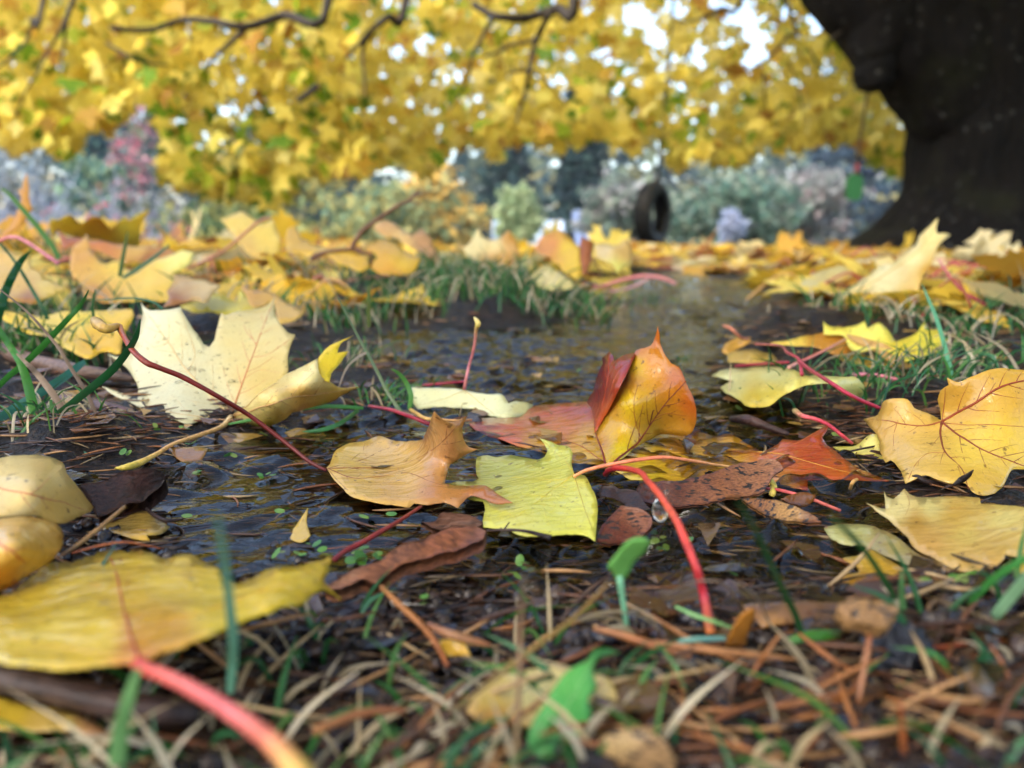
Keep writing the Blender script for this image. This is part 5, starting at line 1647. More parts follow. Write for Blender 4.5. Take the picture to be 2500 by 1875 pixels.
# left bank and far bank leaves that read singly
BANK = [
    ('orange leaf standing on end on the left bank', 'N', [(285, 85), (250, 200), (240, 260), (195, 295), (230, 370), (200, 480), (150, 600), (60, 720), (-20, 790), (30, 820), (130, 740), (220, 680), (290, 590), (320, 520), (355, 480), (325, 400), (315, 330), (310, 220)], .85, .78, (206, 146, 58)),
    ('lemon leaf with tall pointed tip on the left bank', 'N', [(540, 590), (620, 600), (760, 540), (820, 600), (880, 640), (1000, 560), (1100, 600), (1190, 700), (1280, 620), (1360, 560), (1390, 610), (1500, 540), (1615, 490), (1550, 620), (1510, 700), (1520, 800), (1480, 890), (1300, 880), (1100, 830), (900, 800), (700, 760), (620, 720), (560, 800), (535, 700)], 1.0, 1.15, [(700, 660, (230, 206, 96)), (1350, 680, (238, 228, 140)), (1100, 800, (226, 190, 76)), (1150, 640, (206, 160, 80))]),
    ('orange leaf underside with shade painted in rust on the left bank', 'N', [(620, 700), (700, 770), (900, 810), (1200, 860), (1500, 890), (1800, 900), (1900, 960), (1850, 1050), (1700, 1130), (1500, 1060), (1350, 1080), (1200, 1000), (1000, 920), (780, 900), (680, 930)], .95, .88, [(720, 840, (170, 96, 34)), (1100, 870, (196, 120, 40)), (1600, 1020, (170, 100, 34)), (1500, 910, (222, 180, 96))]),  # shadow on this lobe is put into its darker rust colours
    ('golden leaf propped upright among grass on the left bank', 'N', [(935, 740), (960, 860), (1010, 960), (1130, 1080), (1290, 1050), (1350, 1130), (1500, 1150), (1560, 1080), (1850, 980), (1980, 930), (2110, 970), (2040, 1080), (1960, 1140), (1870, 1190), (1880, 1300), (1820, 1480), (1600, 1470), (1200, 1500), (960, 1480), (900, 1400), (870, 1280), (770, 1180), (760, 1050), (790, 900), (860, 850)], .82, .70, [(900, 1000, (214, 160, 66)), (1100, 1200, (226, 180, 66)), (1250, 1120, (236, 200, 80)), (1050, 1400, (200, 140, 56)), (1600, 1280, (232, 196, 84)), (1980, 1030, (236, 222, 130)), (1700, 1400, (226, 188, 76))]),
    ('tan backed leaf curled behind the cream leaf', 'N', [(1885, 1190), (1990, 1195), (2200, 1240), (2390, 1330), (2300, 1400), (2250, 1480), (2210, 1500), (2100, 1480), (1900, 1520), (1760, 1540), (1830, 1460), (1800, 1380), (1850, 1310)], .60, .54, [(1950, 1300, (196, 160, 106)), (2200, 1300, (214, 184, 130)), (1900, 1480, (150, 96, 50))]),
    ('amber leaf leaning at the left picture edge among grass', 'N', [(-120, 930), (40, 930), (130, 940), (230, 980), (320, 1010), (330, 1100), (420, 1160), (560, 1270), (720, 1360), (560, 1420), (380, 1500), (150, 1480), (-120, 1500)], .62, .52, [(50, 1000, (226, 184, 90)), (250, 1050, (226, 190, 84)), (200, 1300, (214, 170, 70)), (500, 1330, (222, 190, 90)), (300, 1450, (160, 104, 40))]),
    ('sunny yellow leaf lying behind the leaf stalk knob', 'O', [(-100, 60), (40, 40), (200, 60), (360, 90), (480, 110), (700, 60), (960, 60), (1200, 20), (1420, 0), (1450, 80), (1400, 190), (1330, 330), (1300, 500), (1100, 480), (960, 560), (700, 440), (560, 330), (300, 300), (100, 180)], .50, .44, [(200, 120, (232, 196, 50)), (900, 130, (232, 204, 80)), (1000, 330, (228, 180, 44)), (1250, 400, (230, 186, 56)), (600, 330, (230, 206, 120))]),
    ('lemon leaf lying flat behind the cream leaf', 'D', [(1180, 330), (1270, 270), (1330, 300), (1420, 330), (1440, 260), (1490, 310), (1560, 370), (1600, 400), (1500, 420), (1400, 430), (1280, 400), (1150, 400), (1080, 360)], .62, .56, (226, 206, 84)),
    ('amber leaf tip pointing up behind the cream leaf', 'D', [(1447, 222), (1530, 265), (1640, 285), (1660, 300), (1740, 350), (1830, 390), (1800, 430), (1740, 460), (1670, 465), (1640, 330), (1560, 370), (1500, 350)], .60, .54, [(1500, 280, (206, 160, 84)), (1720, 400, (206, 166, 84))]),
    ('broad yellow leaf tilted up beside the rust brown stalk', 'J', [(1700, 175), (1780, 150), (1860, 105), (1930, 150), (2000, 195), (2040, 210), (2100, 170), (2130, 240), (2165, 320), (2160, 430), (2050, 480), (1940, 460), (1860, 380), (1800, 300), (1750, 230)], 1.05, .95, [(1880, 200, (226, 196, 96)), (2050, 330, (230, 200, 90)), (1900, 380, (214, 176, 90))]),
    ('mustard leaf beside the leaning brown twig', 'K', [(0, 520), (70, 470), (110, 560), (200, 610), (330, 650), (460, 600), (460, 680), (300, 700), (120, 690), (0, 680)], 1.0, .92, [(100, 600, (214, 170, 60)), (350, 660, (226, 190, 80))]),
    ('golden leaf lying under the twig fork', 'K', [(310, 700), (420, 670), (560, 690), (620, 720), (640, 800), (560, 830), (480, 800), (400, 770)], .9, .84, (216, 172, 56)),
    ('tan curled leaf behind the twig', 'K', [(665, 490), (740, 430), (820, 450), (900, 510), (970, 560), (1040, 498), (1100, 560), (1135, 620), (1180, 700), (1290, 780), (1200, 830), (1120, 760), (1040, 690), (940, 640), (840, 570), (740, 560)], 1.1, 1.0, [(760, 490, (206, 160, 100)), (1050, 580, (190, 140, 90)), (1200, 760, (176, 124, 84)), (900, 560, (214, 176, 110))]),
    ('mustard leaf lying below the tan curled leaf', 'K', [(610, 640), (720, 580), (820, 600), (900, 660), (960, 700), (1040, 740), (980, 830), (860, 860), (720, 850), (640, 800), (700, 720)], .92, .84, [(700, 650, (206, 160, 56)), (900, 760, (222, 180, 60)), (800, 840, (206, 150, 44))]),
    ('folded leaf with cream top and orange face on the grass mound', 'K', [(1358, 660), (1420, 600), (1480, 495), (1520, 560), (1570, 590), (1640, 570), (1712, 508), (1760, 570), (1790, 650), (1795, 800), (1740, 885), (1600, 872), (1500, 800), (1450, 740), (1408, 722)], 1.02, .92, [(1480, 600, (236, 216, 160)), (1420, 660, (236, 216, 160)), (1600, 620, (234, 210, 150)), (1720, 580, (206, 150, 66)), (1650, 760, (214, 156, 60)), (1550, 770, (206, 146, 60)), (1740, 820, (190, 124, 44))]),
    ('bright yellow leaf standing beside the rust brown upright leaf', 'L', [(-80, 560), (0, 530), (65, 508), (110, 550), (150, 590), (205, 640), (222, 760), (222, 860), (190, 895), (100, 850), (20, 760), (-80, 700), (-150, 650)], 1.08, .96, [(0, 620, (222, 150, 84)), (100, 640, (232, 196, 66)), (180, 780, (236, 200, 70)), (60, 560, (214, 160, 70)), (-60, 650, (216, 150, 90))]),
    ('rust brown leaf standing on edge in the leaf carpet', 'L', [(222, 548), (260, 580), (318, 600), (310, 680), (285, 780), (250, 850), (228, 868), (205, 700), (208, 620)], 1.0, .95, (160, 92, 50)),
    ('cream leaf standing beside the rust brown upright leaf', 'L', [(318, 620), (400, 615), (480, 630), (560, 590), (590, 600), (615, 700), (610, 770), (540, 800), (500, 850), (460, 780), (380, 740), (330, 720)], 1.15, 1.05, [(400, 660, (232, 204, 150)), (550, 680, (222, 180, 110)), (480, 800, (226, 214, 110))]),
    ('pale leaf tent over the grass mound edge', 'K', [(1880, 870), (1960, 800), (2020, 780), (2110, 840), (2200, 900), (2212, 960), (2100, 980), (1990, 960), (1900, 920)], .9, .82, (226, 206, 140)),
    ('mustard leaf tip poking over the far water edge', 'E', [(1185, 400), (1240, 440), (1310, 465), (1380, 470), (1430, 490), (1400, 515), (1300, 510), (1220, 490)], .82, .77, (214, 176, 74)),
    ('small yellow leaf lying at the far water edge', 'E', [(965, 480), (1020, 500), (1100, 515), (1160, 530), (1120, 555), (1040, 545), (990, 520)], .74, .70, (206, 176, 90)),
    ('small ochre leaf curled beside the puddle stones', 'F', [(398, 640), (420, 590), (480, 565), (575, 545), (560, 590), (510, 610), (440, 660)], .56, .52, (214, 160, 70)),
    ('flat tawny leaf behind the arched yellow leaf', 'F', [(430, 650), (500, 625), (600, 625), (700, 655), (740, 690), (650, 710), (520, 705), (440, 690)], .53, .49, (200, 164, 80)),
    ('yellow leaf sunk under grass at the right bank', 'M', [(1360, 1080), (1480, 1080), (1560, 1100), (1650, 1110), (1800, 1150), (1880, 1230), (1900, 1290), (1760, 1250), (1620, 1230), (1500, 1160)], .66, .60, (222, 182, 66)),
    ('bright yellow leaf behind the slanting red stalk', 'M', [(1420, 860), (1500, 880), (1600, 940), (1660, 1000), (1640, 1060), (1560, 1010), (1480, 960)], .74, .70, (232, 196, 60)),
    ('greenish mint leaf in the grass at the right bank', 'M', [(1670, 990), (1750, 985), (1870, 1000), (1880, 1040), (1800, 1090), (1720, 1100), (1690, 1060)], .72, .68, (90, 150, 110)),
    ('cream flat leaf in front of the leaf carpet', 'M', [(0, 920), (120, 810), (250, 770), (350, 720), (450, 740), (500, 810), (430, 870), (260, 900), (180, 970), (60, 980)], .95, .84, [(100, 920, (226, 210, 160)), (380, 790, (222, 206, 150)), (430, 860, (226, 180, 84))]),
]
for lab, c, o, dt, db, col in BANK:
    ys = [p[1] for p in o]
    xs = [p[0] for p in o]
    y0, y1 = min(ys), max(ys)
    x0, x1 = min(xs), max(xs)
    def dd(y, dt=dt, db=db, y0=y0, y1=y1):
        return ('d', db + (dt - db) * (y1 - y) / (y1 - y0))
    ym = (y0 + y1) / 2
    k = [(x0, ym, dd(ym)), (x1, ym, dd(ym)), ((x0 + x1) / 2, y0, dd(y0)), ((x0 + x1) / 2, y1, dd(y1)), ((x0 + x1) / 2, ym, ('d', (dt + db) / 2 - 0.015 * random.uniform(-0.6, 1.4)))]
    hero_leaf(lab, [dict(c=c, o=o, k=k, col=col, step=7, res=12, crinkle=0.0018)], name='maple_leaf')
# ================================================================== LEAF CARPET
GRP = {'y': ('bright yellow', [(232, 196, 70), (236, 210, 100), (228, 186, 56)]), 'g': ('golden brown', [(206, 156, 58), (196, 140, 52), (214, 166, 70)]),
       'c': ('pale cream', [(232, 214, 160), (226, 206, 146), (236, 222, 170)]), 'b': ('brown', [(150, 100, 56), (126, 82, 50), (170, 116, 66)])}
rL = np.random.default_rng(42)


POOL = [leaf_shape(rL, True, c) for c in np.linspace(0.45, 1.15, 44)]
POOL_LO = [leaf_shape(rL, False, c) for c in np.linspace(0.4, 1.0, 40)]


def lay_leaf(r, x, y, size, stand=False, curl=1.0, detail=True, lift=0.0):
    sv, sf = (POOL if detail else POOL_LO)[r.integers(40)]
    v = (sv - np.array([0, 0.35, 0])) * size
    if stand:
        M = rot_euler(R(r.uniform(40, 85)), R(r.normal(0, 25)), r.uniform(0, 6.28))
    else:
        M = rot_euler(R(r.normal(0, 9)), R(r.normal(0, 9)) + (math.pi if r.random() < 0.4 else 0), r.uniform(0, 6.28))
    v = v @ M.T
    v[:, 0] += x
    v[:, 1] += y
    gh = ground(v[:, 0], v[:, 1])
    cl = np.sort(v[:, 2] - gh)
    v[:, 2] -= cl[int(len(cl) * (0.10 if not stand else 0.06))] - 0.001 - lift
    v[:, 2] = np.maximum(v[:, 2], gh - 0.004 if not stand else gh - 0.012)
    base = (np.array([0, -0.35, 0]) * size) @ M.T
    tip_dir = (np.array([0, -1.0, 0])) @ M.T
    root = v[np.argmin(np.linalg.norm((sv[:, :2] - np.array([0, 0.02])), axis=1))]
    return v, sf, root, tip_dir


def leaf_stalk_geo(r, root, tdir, size):
    e = root + (tdir * size * r.uniform(0.6, 0.95) + np.array([r.normal(0, .2), r.normal(0, .2), 0]) * size)
    e[2] = max(gz(e[0], e[1]) + 0.004, e[2] * 0.5)
    m = (root + e) / 2 + np.array([0, 0, r.uniform(-0.05, 0.25) * size])
    s = spline([root, m, e], 4)
    return tube(s, np.linspace(0.0009, 0.0014, len(s)), 5)


def pick_class(r):
    u = r.random()
    return 'y' if u < 0.50 else 'g' if u < 0.75 else 'c' if u < 0.90 else 'b'


count = 0
placed = []
tries = 0
while count < 285 and tries < 9000:
    tries += 1
    zone = rL.random()
    if zone < 0.40:       # left bank
        px, py = rL.uniform(-60, 1000), rL.uniform(560, 770)
        where = 'on the grassy bank left of the puddle'
        zn = 'L'
    else:                 # carpet towards the trunk
        px, py = rL.uniform(1250, 2560), rL.uniform(603, 790)
        where = 'in the leaf carpet towards the big trunk'
        zn = 'R'
    dz = depth_of(px, max(py, 596), 8)
    p = unproj([(px, max(py, 596))], [dz])[0]
    if py < 600 and zn == 'L':
        p = np.array([(px - CX) / FP * 1.0, 0, 0]) * rL.uniform(1.1, 2.4)
        p[1] = abs(p[0]) / max(0.05, abs(px - CX) / FP)
    x, y = p[0], p[1]
    if y > 3.4 or y < 0.5:
        continue
    if zn == 'R' and y < (0.8 if px < 2100 else 0.6):
        continue
    sd = puddle_sd([x], [y])[0]
    if sd < 0.015:
        continue
    if zn == 'L' and 820 < px < 1330 and 0.78 < y < 1.15:
        continue
    if zn == 'L' and y < 0.62 and px > 260:
        continue
    if any((x - a) ** 2 + (y - b) ** 2 < (0.038) ** 2 for a, b in placed):
        continue
    placed.append((x, y))
    cls = pick_class(rL)
    nm, cc = GRP[cls]
    size = rL.uniform(0.065, 0.105)
    st = y > 1.35 and rL.random() < (0.14 if zn == 'L' else 0.04)
    v, f, root, td = lay_leaf(rL, x, y, size, stand=st, curl=rL.uniform(0.7, 1.4), lift=rL.uniform(0, 0.008))
    base = srgb(cc[rL.integers(3)])
    edge = srgb((176, 120, 54))
    rr = np.linalg.norm(v[:, :2] - v[:, :2].mean(0), axis=1)
    t = np.clip((rr / rr.max() - 0.75) * 2, 0, 1)[:, None] * rL.uniform(0, 0.6)
    cols = base * (1 - t) + edge * t
    sz = 'small' if size < 0.077 else 'large' if size > 0.092 else 'mid-sized'
    pose = 'standing' if st else 'lying'
    if zn == 'L':
        spot = 'under the bare shrubs' if px < 250 else 'by the golden propped leaf' if px < 520 else 'behind the cream leaf' if px < 740 else 'around the forked twig'
    else:
        spot = 'beyond the grass mound' if px < 1500 else 'below the tyre swing' if px < 1720 else 'before the sage bushes' if px < 2030 else 'in front of the dark trunk'
    spot += ' by the water' if y < 1.0 else ''
    lab = f'{sz} {nm} fallen leaf {pose} {spot}'
    e = thing('maple_leaf', lab, 'leaf', (x, y, gz(x, y)), group=f'{sz} {nm} {pose} leaves {spot}')
    mesh_obj('blade', v, f, M_DRY, e, cols)
    tv, tf = leaf_stalk_geo(rL, root, td, size)
    mesh_obj('stalk', tv, tf, M_STALK, e, srgb([(206, 120, 110), (196, 84, 84), (206, 160, 96), (150, 80, 50)][rL.integers(4)]))
    count += 1

carpet = Bag()
rK = np.random.default_rng(43)
n = 0
while n < 3000:
    u = rK.random()
    y = 1.25 + 5.2 * u ** 1.1
    x = rK.uniform(-1.25, 1.25) * (0.5 + y * 0.72)
    sd = puddle_sd([x], [y])[0] if y < 2.5 else 1
    if sd < 0.02:
        continue
    if y < 1.7 and rK.random() < 0.5:
        continue
    n += 1
    cls = pick_class(rK)
    v, f, root, td = lay_leaf(rK, x, y, rK.uniform(0.06, 0.10), stand=rK.random() < 0.02, curl=rK.uniform(0.6, 1.3), detail=False, lift=rK.uniform(0, 0.006))
    carpet.add(v, f, srgb(GRP[cls][1][rK.integers(3)]) * rK.uniform(0.8, 1.05))
tag(carpet.build('leaf_carpet', M_DRY), 'carpet of yellow and brown fallen leaves around the trunk', 'leaves', kind='stuff')

# soggy scraps on and under the shallow water and in the wet litter
scraps = Bag()
for i in range(900):
    px, py = rK.uniform(-60, 2560), (rK.uniform(680, 1830) if i < 450 else rK.uniform(690, 1120))
    p = unproj([(px, py)], [depth_of(px, py, 0)])[0]
    sd = puddle_sd([p[0]], [p[1]])[0]
    if sd < 0 and rK.random() < 0.5:
        continue
    s = rK.uniform(0.004, 0.012)
    m = rK.integers(5, 8)
    th = np.sort(rK.uniform(0, 6.28, m))
    g = gz(p[0], p[1])
    z0 = (g + 0.0012) if rK.random() < 0.6 or sd > 0 else 0.0008
    v = [(p[0] + s * rK.uniform(0.4, 1) * math.cos(t), p[1] + s * rK.uniform(0.4, 1) * math.sin(t), z0 + rK.uniform(0, 0.0025)) for t in th]
    scraps.add(v, [tuple(range(m))], srgb(([(66, 42, 28), (44, 30, 24), (104, 76, 38), (76, 50, 32), (46, 34, 28), (34, 26, 22)] if py > 1120 else [(120, 78, 46), (90, 60, 40), (150, 112, 60), (104, 70, 44), (176, 140, 70), (60, 44, 34)])[rK.integers(6)]))
tag(scraps.build('litter_scraps', M_WET, smooth=False), 'soggy brown leaf crumbs and bark bits in the mud', 'litter', kind='stuff')

# ================================================================== NEEDLES
NEED = [(150, 96, 50), (120, 72, 38), (164, 122, 76), (98, 60, 34), (176, 148, 104), (70, 46, 32)]
NEEDN = ['orange', 'rust brown', 'light tan', 'brown', 'straw coloured', 'dark brown']
rN = np.random.default_rng(8)


def needle_geo(r, x, y, ln, wd, ang, tilt, z0, sides=5):
    dx, dy = math.cos(ang), math.sin(ang)
    bend = r.normal(0, 0.08) * ln
    pts = []
    for t in np.linspace(-0.5, 0.5, 5):
        pts.append((x + dx * ln * t - dy * bend * (1 - 4 * t * t), y + dy * ln * t + dx * bend * (1 - 4 * t * t), z0 + (t + 0.5) * ln * math.sin(tilt)))
    return tube(np.array(pts), np.array([0.25, 0.9, 1.0, 0.8, 0.3]) * wd * 0.5, sides)


cnt = 0
while cnt < 190:
    # foreground litter: thickest at the bottom right
    px, py = rN.uniform(-50, 2550), 1875 - abs(rN.normal(0, 1)) * 260
    if px < 900 and rN.random() < 0.55:
        continue
    if py < 1360:
        px, py = rN.uniform(250, 2450), rN.uniform(1040, 1420)
    p = unproj([(px, py)], [depth_of(px, py, 4)])[0]
    sd = puddle_sd([p[0]], [p[1]])[0]
    g = gz(p[0], p[1])
    inw = sd < 0
    if inw and rN.random() < 0.45:
        continue
    ln = rN.uniform(0.010, 0.021)
    ang = rN.normal(0.1, 0.55) if rN.random() < 0.7 else rN.uniform(0, 6.28)
    v, f = needle_geo(rN, p[0], p[1], ln, rN.uniform(0.0008, 0.0014), ang, abs(rN.normal(0, 0.10 if not inw else 0.02)) + (rN.uniform(0.3, 0.7) if rN.random() < 0.10 and not inw else 0), max(g, 0 if inw else g) + rN.uniform(0.0006, 0.004 if not inw else 0.001))
    ci = rN.integers(6)
    lw = 'short' if ln < 0.0135 else 'long' if ln > 0.0175 else 'medium'
    if inw:
        spot = 'floating on the puddle ' + ('beside the tan leaf' if px < 1100 else 'beside the arched red stalk' if px < 1800 else 'beside the ochre leaf')
    else:
        spot = 'on wet litter ' + ('by the thick pink stalk' if px < 850 else 'by the green weed leaf' if px < 1500 else 'by the round brown leaf' if px < 1850 else 'by the dark soil lump' if px < 2200 else 'right of the soil lump'.replace('right of', 'past'))
    tag(mesh_obj('conifer_needle', v, f, M_NEEDLE, None, srgb(NEED[ci]) * rN.uniform(0.8, 1.1), origin=v.mean(0)),
        f'{lw} {NEEDN[ci]} conifer needle {spot}', 'needle', group=f'{lw} {NEEDN[ci]} needles {spot}')
    cnt += 1
needles = Bag()
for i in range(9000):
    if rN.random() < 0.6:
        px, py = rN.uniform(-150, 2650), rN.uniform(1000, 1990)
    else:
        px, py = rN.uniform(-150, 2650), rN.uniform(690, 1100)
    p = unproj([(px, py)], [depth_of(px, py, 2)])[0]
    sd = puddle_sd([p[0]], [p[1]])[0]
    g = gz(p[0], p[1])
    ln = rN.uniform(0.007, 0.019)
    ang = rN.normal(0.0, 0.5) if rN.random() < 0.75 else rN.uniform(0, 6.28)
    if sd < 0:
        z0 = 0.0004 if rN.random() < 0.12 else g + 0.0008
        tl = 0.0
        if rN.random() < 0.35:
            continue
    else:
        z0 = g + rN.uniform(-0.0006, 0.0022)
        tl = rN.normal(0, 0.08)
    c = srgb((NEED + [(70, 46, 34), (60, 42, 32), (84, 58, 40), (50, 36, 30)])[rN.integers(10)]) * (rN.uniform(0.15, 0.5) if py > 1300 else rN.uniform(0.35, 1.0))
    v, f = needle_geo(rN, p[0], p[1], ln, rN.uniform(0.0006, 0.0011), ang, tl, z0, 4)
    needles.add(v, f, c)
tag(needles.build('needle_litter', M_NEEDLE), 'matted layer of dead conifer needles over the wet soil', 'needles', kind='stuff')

# larger singled-out needles and straws of the foreground (blurred)
for lab, c, p, w, col in [
    ('long orange needle bundle lying along the puddle rim', 'I', [(-10, 900, 9), (150, 930, 9), (400, 960, 9), (650, 985, 8), (860, 1010, 7)], [40, 70, 80, 60, 24], [(206, 130, 84), (214, 150, 100), (222, 160, 110)]),
    ('upright rusty needle standing under the tan stalk knob', 'I', [(1295, 810, 15), (1275, 930, 13), (1250, 1080, 10), (1215, 1280, 5)], [54, 60, 64, 60], [(206, 120, 84), (214, 150, 116), (206, 140, 100)]),
    ('straw coloured needle pointing down to the dark lump', 'I', [(1390, 800, 9), (1520, 850, 8), (1650, 900, 7), (1720, 930, 5)], [40, 46, 40], [(222, 190, 140), (206, 160, 110)]),
    ('pale straw lying over orange needles', 'I', [(0, 1125, 8), (180, 1090, 9), (390, 1045, 10)], [36, 40, 26], [(226, 196, 150), (214, 176, 124)]),
    ('thick orange needle slanting down beside the green sliver', 'I', [(860, 850, 9), (960, 930, 8), (1080, 1020, 7), (1220, 1090, 5)], [30, 54, 56, 30], [(200, 124, 76), (214, 140, 90)]),
    ('bent amber needle leaning over the litter', 'I', [(745, 860, 14), (680, 950, 12), (620, 1030, 9), (575, 1110, 7)], [30, 44, 44, 30], [(206, 140, 84), (200, 120, 70)]),
    ('smooth tan needle lying level on dark soil', 'I', [(710, 1290, 7), (850, 1270, 7), (1020, 1230, 7), (1180, 1195, 6)], [46, 60, 60, 40], [(196, 124, 80), (206, 140, 96), (196, 120, 80)]),
    ('orange needle standing upright at the frame bottom', 'I', [(1470, 1280, 16), (1480, 1400, 12), (1490, 1540, 8), (1500, 1680, 3)], [56, 66, 72, 70], [(196, 110, 64), (206, 124, 76)]),
    ('pale straw lying near the dark wet lump', 'I', [(1800, 1000, 9), (1900, 1040, 8), (2000, 1080, 7), (2090, 1110, 6)], [40, 46, 46, 30], [(226, 200, 156), (206, 170, 120)]),
    ('rust needle crossing over pale straws', 'I', [(1570, 930, 9), (1720, 935, 9), (1900, 905, 9), (2100, 895, 8)], [36, 42, 42, 30], [(176, 84, 44), (190, 96, 54)]),
    ('slim orange needle at the right picture edge', 'I', [(2010, 920, 12), (2080, 1030, 10), (2130, 1150, 8), (2150, 1270, 5)], [26, 40, 44, 30], [(206, 130, 80), (196, 116, 70)]),
    ('light brown needle pair on the litter in the middle', 'H', [(320, 570, 14), (420, 670, 12), (560, 800, 9), (660, 930, 6), (720, 1050, 4)], [40, 60, 64, 60, 40], [(222, 150, 80), (206, 130, 70), (196, 110, 60)]),
    ('wide tan needle cluster on the litter', 'H', [(600, 800, 8), (720, 850, 8), (850, 890, 7), (980, 925, 6)], [70, 90, 90, 40], [(196, 130, 100), (206, 150, 110), (190, 120, 80)]),
    ('blurred orange needle at the lower picture edge', 'H', [(-80, 1440, 11), (80, 1370, 11), (260, 1320, 10), (470, 1310, 9)], [100, 100, 90, 70], [(206, 140, 84), (206, 130, 80), (160, 96, 60)]),
    ('grey dry grass stalk standing blurred in front', 'H', [(1130, 1620, 6), (1140, 1350, 12), (1150, 1100, 18), (1160, 800, 25), (1180, 500, 33)], [60, 66, 54, 46, 20], [(150, 130, 90), (176, 140, 116), (180, 140, 110), (140, 126, 110)]),
    ('olive dry straw slanting across the foreground litter', 'H', [(760, 1320, 8), (1000, 1120, 12), (1250, 930, 16), (1500, 740, 19), (1690, 540, 23)], [40, 54, 56, 44, 30], [(140, 120, 60), (170, 140, 70), (176, 140, 66), (170, 130, 60)]),
    ('thin grey straw arching over the rippled water', 'I', [(60, 620, 14), (180, 560, 18), (290, 535, 20), (420, 560, 19), (500, 680, 12), (520, 740, 7)], [16, 24, 26, 26, 22], [(140, 120, 110), (150, 130, 124), (140, 124, 120)]),
    ('second grey straw crossing the rippled water', 'I', [(480, 540, 20), (560, 590, 18), (630, 670, 14), (680, 780, 8), (710, 850, 5)], [20, 24, 24, 20], [(150, 136, 130), (130, 116, 110)]),
    ('pale straw lying beside the seedling stem', 'H', [(1790, 670, 8), (1900, 730, 7), (2010, 790, 6), (2110, 835, 5)], [26, 36, 40, 30], [(206, 176, 150), (214, 190, 160)]),
    ('orange needle bunch pointing to the arched red stalk', 'H', [(1600, 820, 9), (1760, 860, 9), (1950, 920, 8), (2180, 990, 7)], [60, 84, 90, 70], [(214, 150, 100), (206, 130, 84), (206, 140, 100)]),
    ('long pale needle lying beside the left yellow leaf', 'G', [(340, 400, 9), (480, 310, 10), (620, 200, 12), (750, 90, 14)], [26, 44, 46, 34], [(170, 120, 70), (206, 160, 100), (196, 150, 96)]),
    ('rust needle curving over the left yellow leaf edge', 'G', [(430, 370, 9), (600, 325, 10), (760, 305, 10), (980, 345, 7)], [20, 26, 26, 14], [(190, 96, 50), (206, 116, 60), (190, 100, 50)]),
]:
    tag(stalk_obj('dry_needle', c, p, [a * 0.58 for a in w], [(a[0] * 0.72, a[1] * 0.70, a[2] * 0.62) for a in col], mat=M_NEEDLE), lab, 'needle')

# sticks
for lab, c, p, w, col, nm in [
    ('weathered brown stick lying behind the dark green grass blades', 'D', [(-150, 600, 14), (0, 630, 14), (200, 690, 13), (450, 745, 12), (650, 775, 10), (815, 800, 8)], [90, 96, 90, 84, 70, 40], [(104, 74, 62), (120, 92, 76), (110, 86, 72), (70, 52, 44)], 'stick'),
    ('reddish wet stick half buried below the cream leaf', 'D', [(560, 960, 5), (700, 1000, 5), (850, 1035, 4), (970, 1060, 3)], [100, 96, 70, 24], [(84, 54, 46), (96, 62, 54), (84, 50, 44)], 'stick'),
    ('smooth dark stick lying under the big yellow leaf stalk', 'G', [(-250, 1030, 8), (0, 1110, 8), (300, 1180, 8), (700, 1270, 7), (1000, 1320, 6), (1180, 1350, 4)], [170, 170, 170, 170, 160, 110], [(72, 56, 46), (84, 66, 54), (76, 54, 44), (70, 50, 44), (50, 40, 36)], 'stick'),
    ('dark twig under the water flow beside the amber leaf', 'V', [(720, 560, 3), (790, 545, 5), (860, 580, 4), (1000, 610, 3), (1220, 650, 2)], [20, 40, 50, 36, 14], [(40, 28, 24), (50, 34, 28)], 'stick'),
    ('black pointed wood splinter on the amber leaf rim', 'V', [(1090, 605, 8), (1150, 570, 9), (1200, 540, 11), (1248, 490, 14)], [16, 50, 44, 10], [(44, 36, 32), (56, 46, 40)], 'stick'),
    ('thin black twig under the lemon leaf edge', 'H', [(950, 235, 6), (1050, 230, 6), (1170, 235, 6), (1260, 255, 5), (1340, 280, 4)], [14, 18, 20, 26, 40], [(70, 50, 40), (60, 44, 40), (40, 30, 28)], 'stick'),
    ('dark curved twig under the bark chunk', 'D', [(880, 1580, 4), (930, 1620, 4), (1000, 1650, 4), (1100, 1640, 3)], [20, 26, 24, 12], [(50, 34, 30), (60, 40, 34)], 'stick'),
    ('wet brown wood chip on litter behind the crimson stalk', 'F', [(460, 1040, 4), (560, 1045, 7), (680, 1090, 5), (800, 1130, 3)], [40, 60, 50, 30], [(60, 40, 34), (76, 50, 42), (60, 40, 34)], 'stick'),
]:
    tag(stalk_obj(nm, c, p, w, col, mat=M_WOOD, sides=10, rough=0.07), lab, 'stick')

# leaning forked twig
tw = thing('forked_twig', 'bare brown forked twig leaning up from the left bank leaves', 'twig', at(850, 600, 0.9))
dT = ('d', 0.9)
for nm, pts, w in [('stem', [(500, 665), (530, 590), (590, 510), (650, 465), (720, 415), (800, 360), (880, 310), (940, 285), (1000, 225), (1030, 200)], [40, 40, 36, 34, 30, 28, 18]),
                   ('fork', [(930, 290), (980, 295), (1050, 325)], [20, 14, 8]), ('fork', [(970, 255), (1040, 235), (1120, 208)], [22, 14, 6]),
                   ('base', [(185, 735), (230, 705), (330, 675), (480, 660), (560, 675), (650, 700)], [44, 40, 30, 28, 30, 26]), ('side_shoot', [(655, 695), (650, 740), (640, 800)], [34, 26, 18]),
                   ('bud', [(470, 780), (500, 755), (520, 740)], [14, 22, 18])]:
    (v, f), arr = px_tube('K', [(a, b, dT) for a, b in pts], w, sides=7, rough=0.08)
    mesh_obj(nm, v, f, M_TWIG, tw, srgb((112, 80, 62)))

# ================================================================== GRASS
GR = [(44, 92, 40), (60, 110, 50), (34, 78, 40), (84, 124, 60), (50, 100, 62)]
DRYG = [(176, 156, 120), (150, 136, 110), (190, 176, 150)]


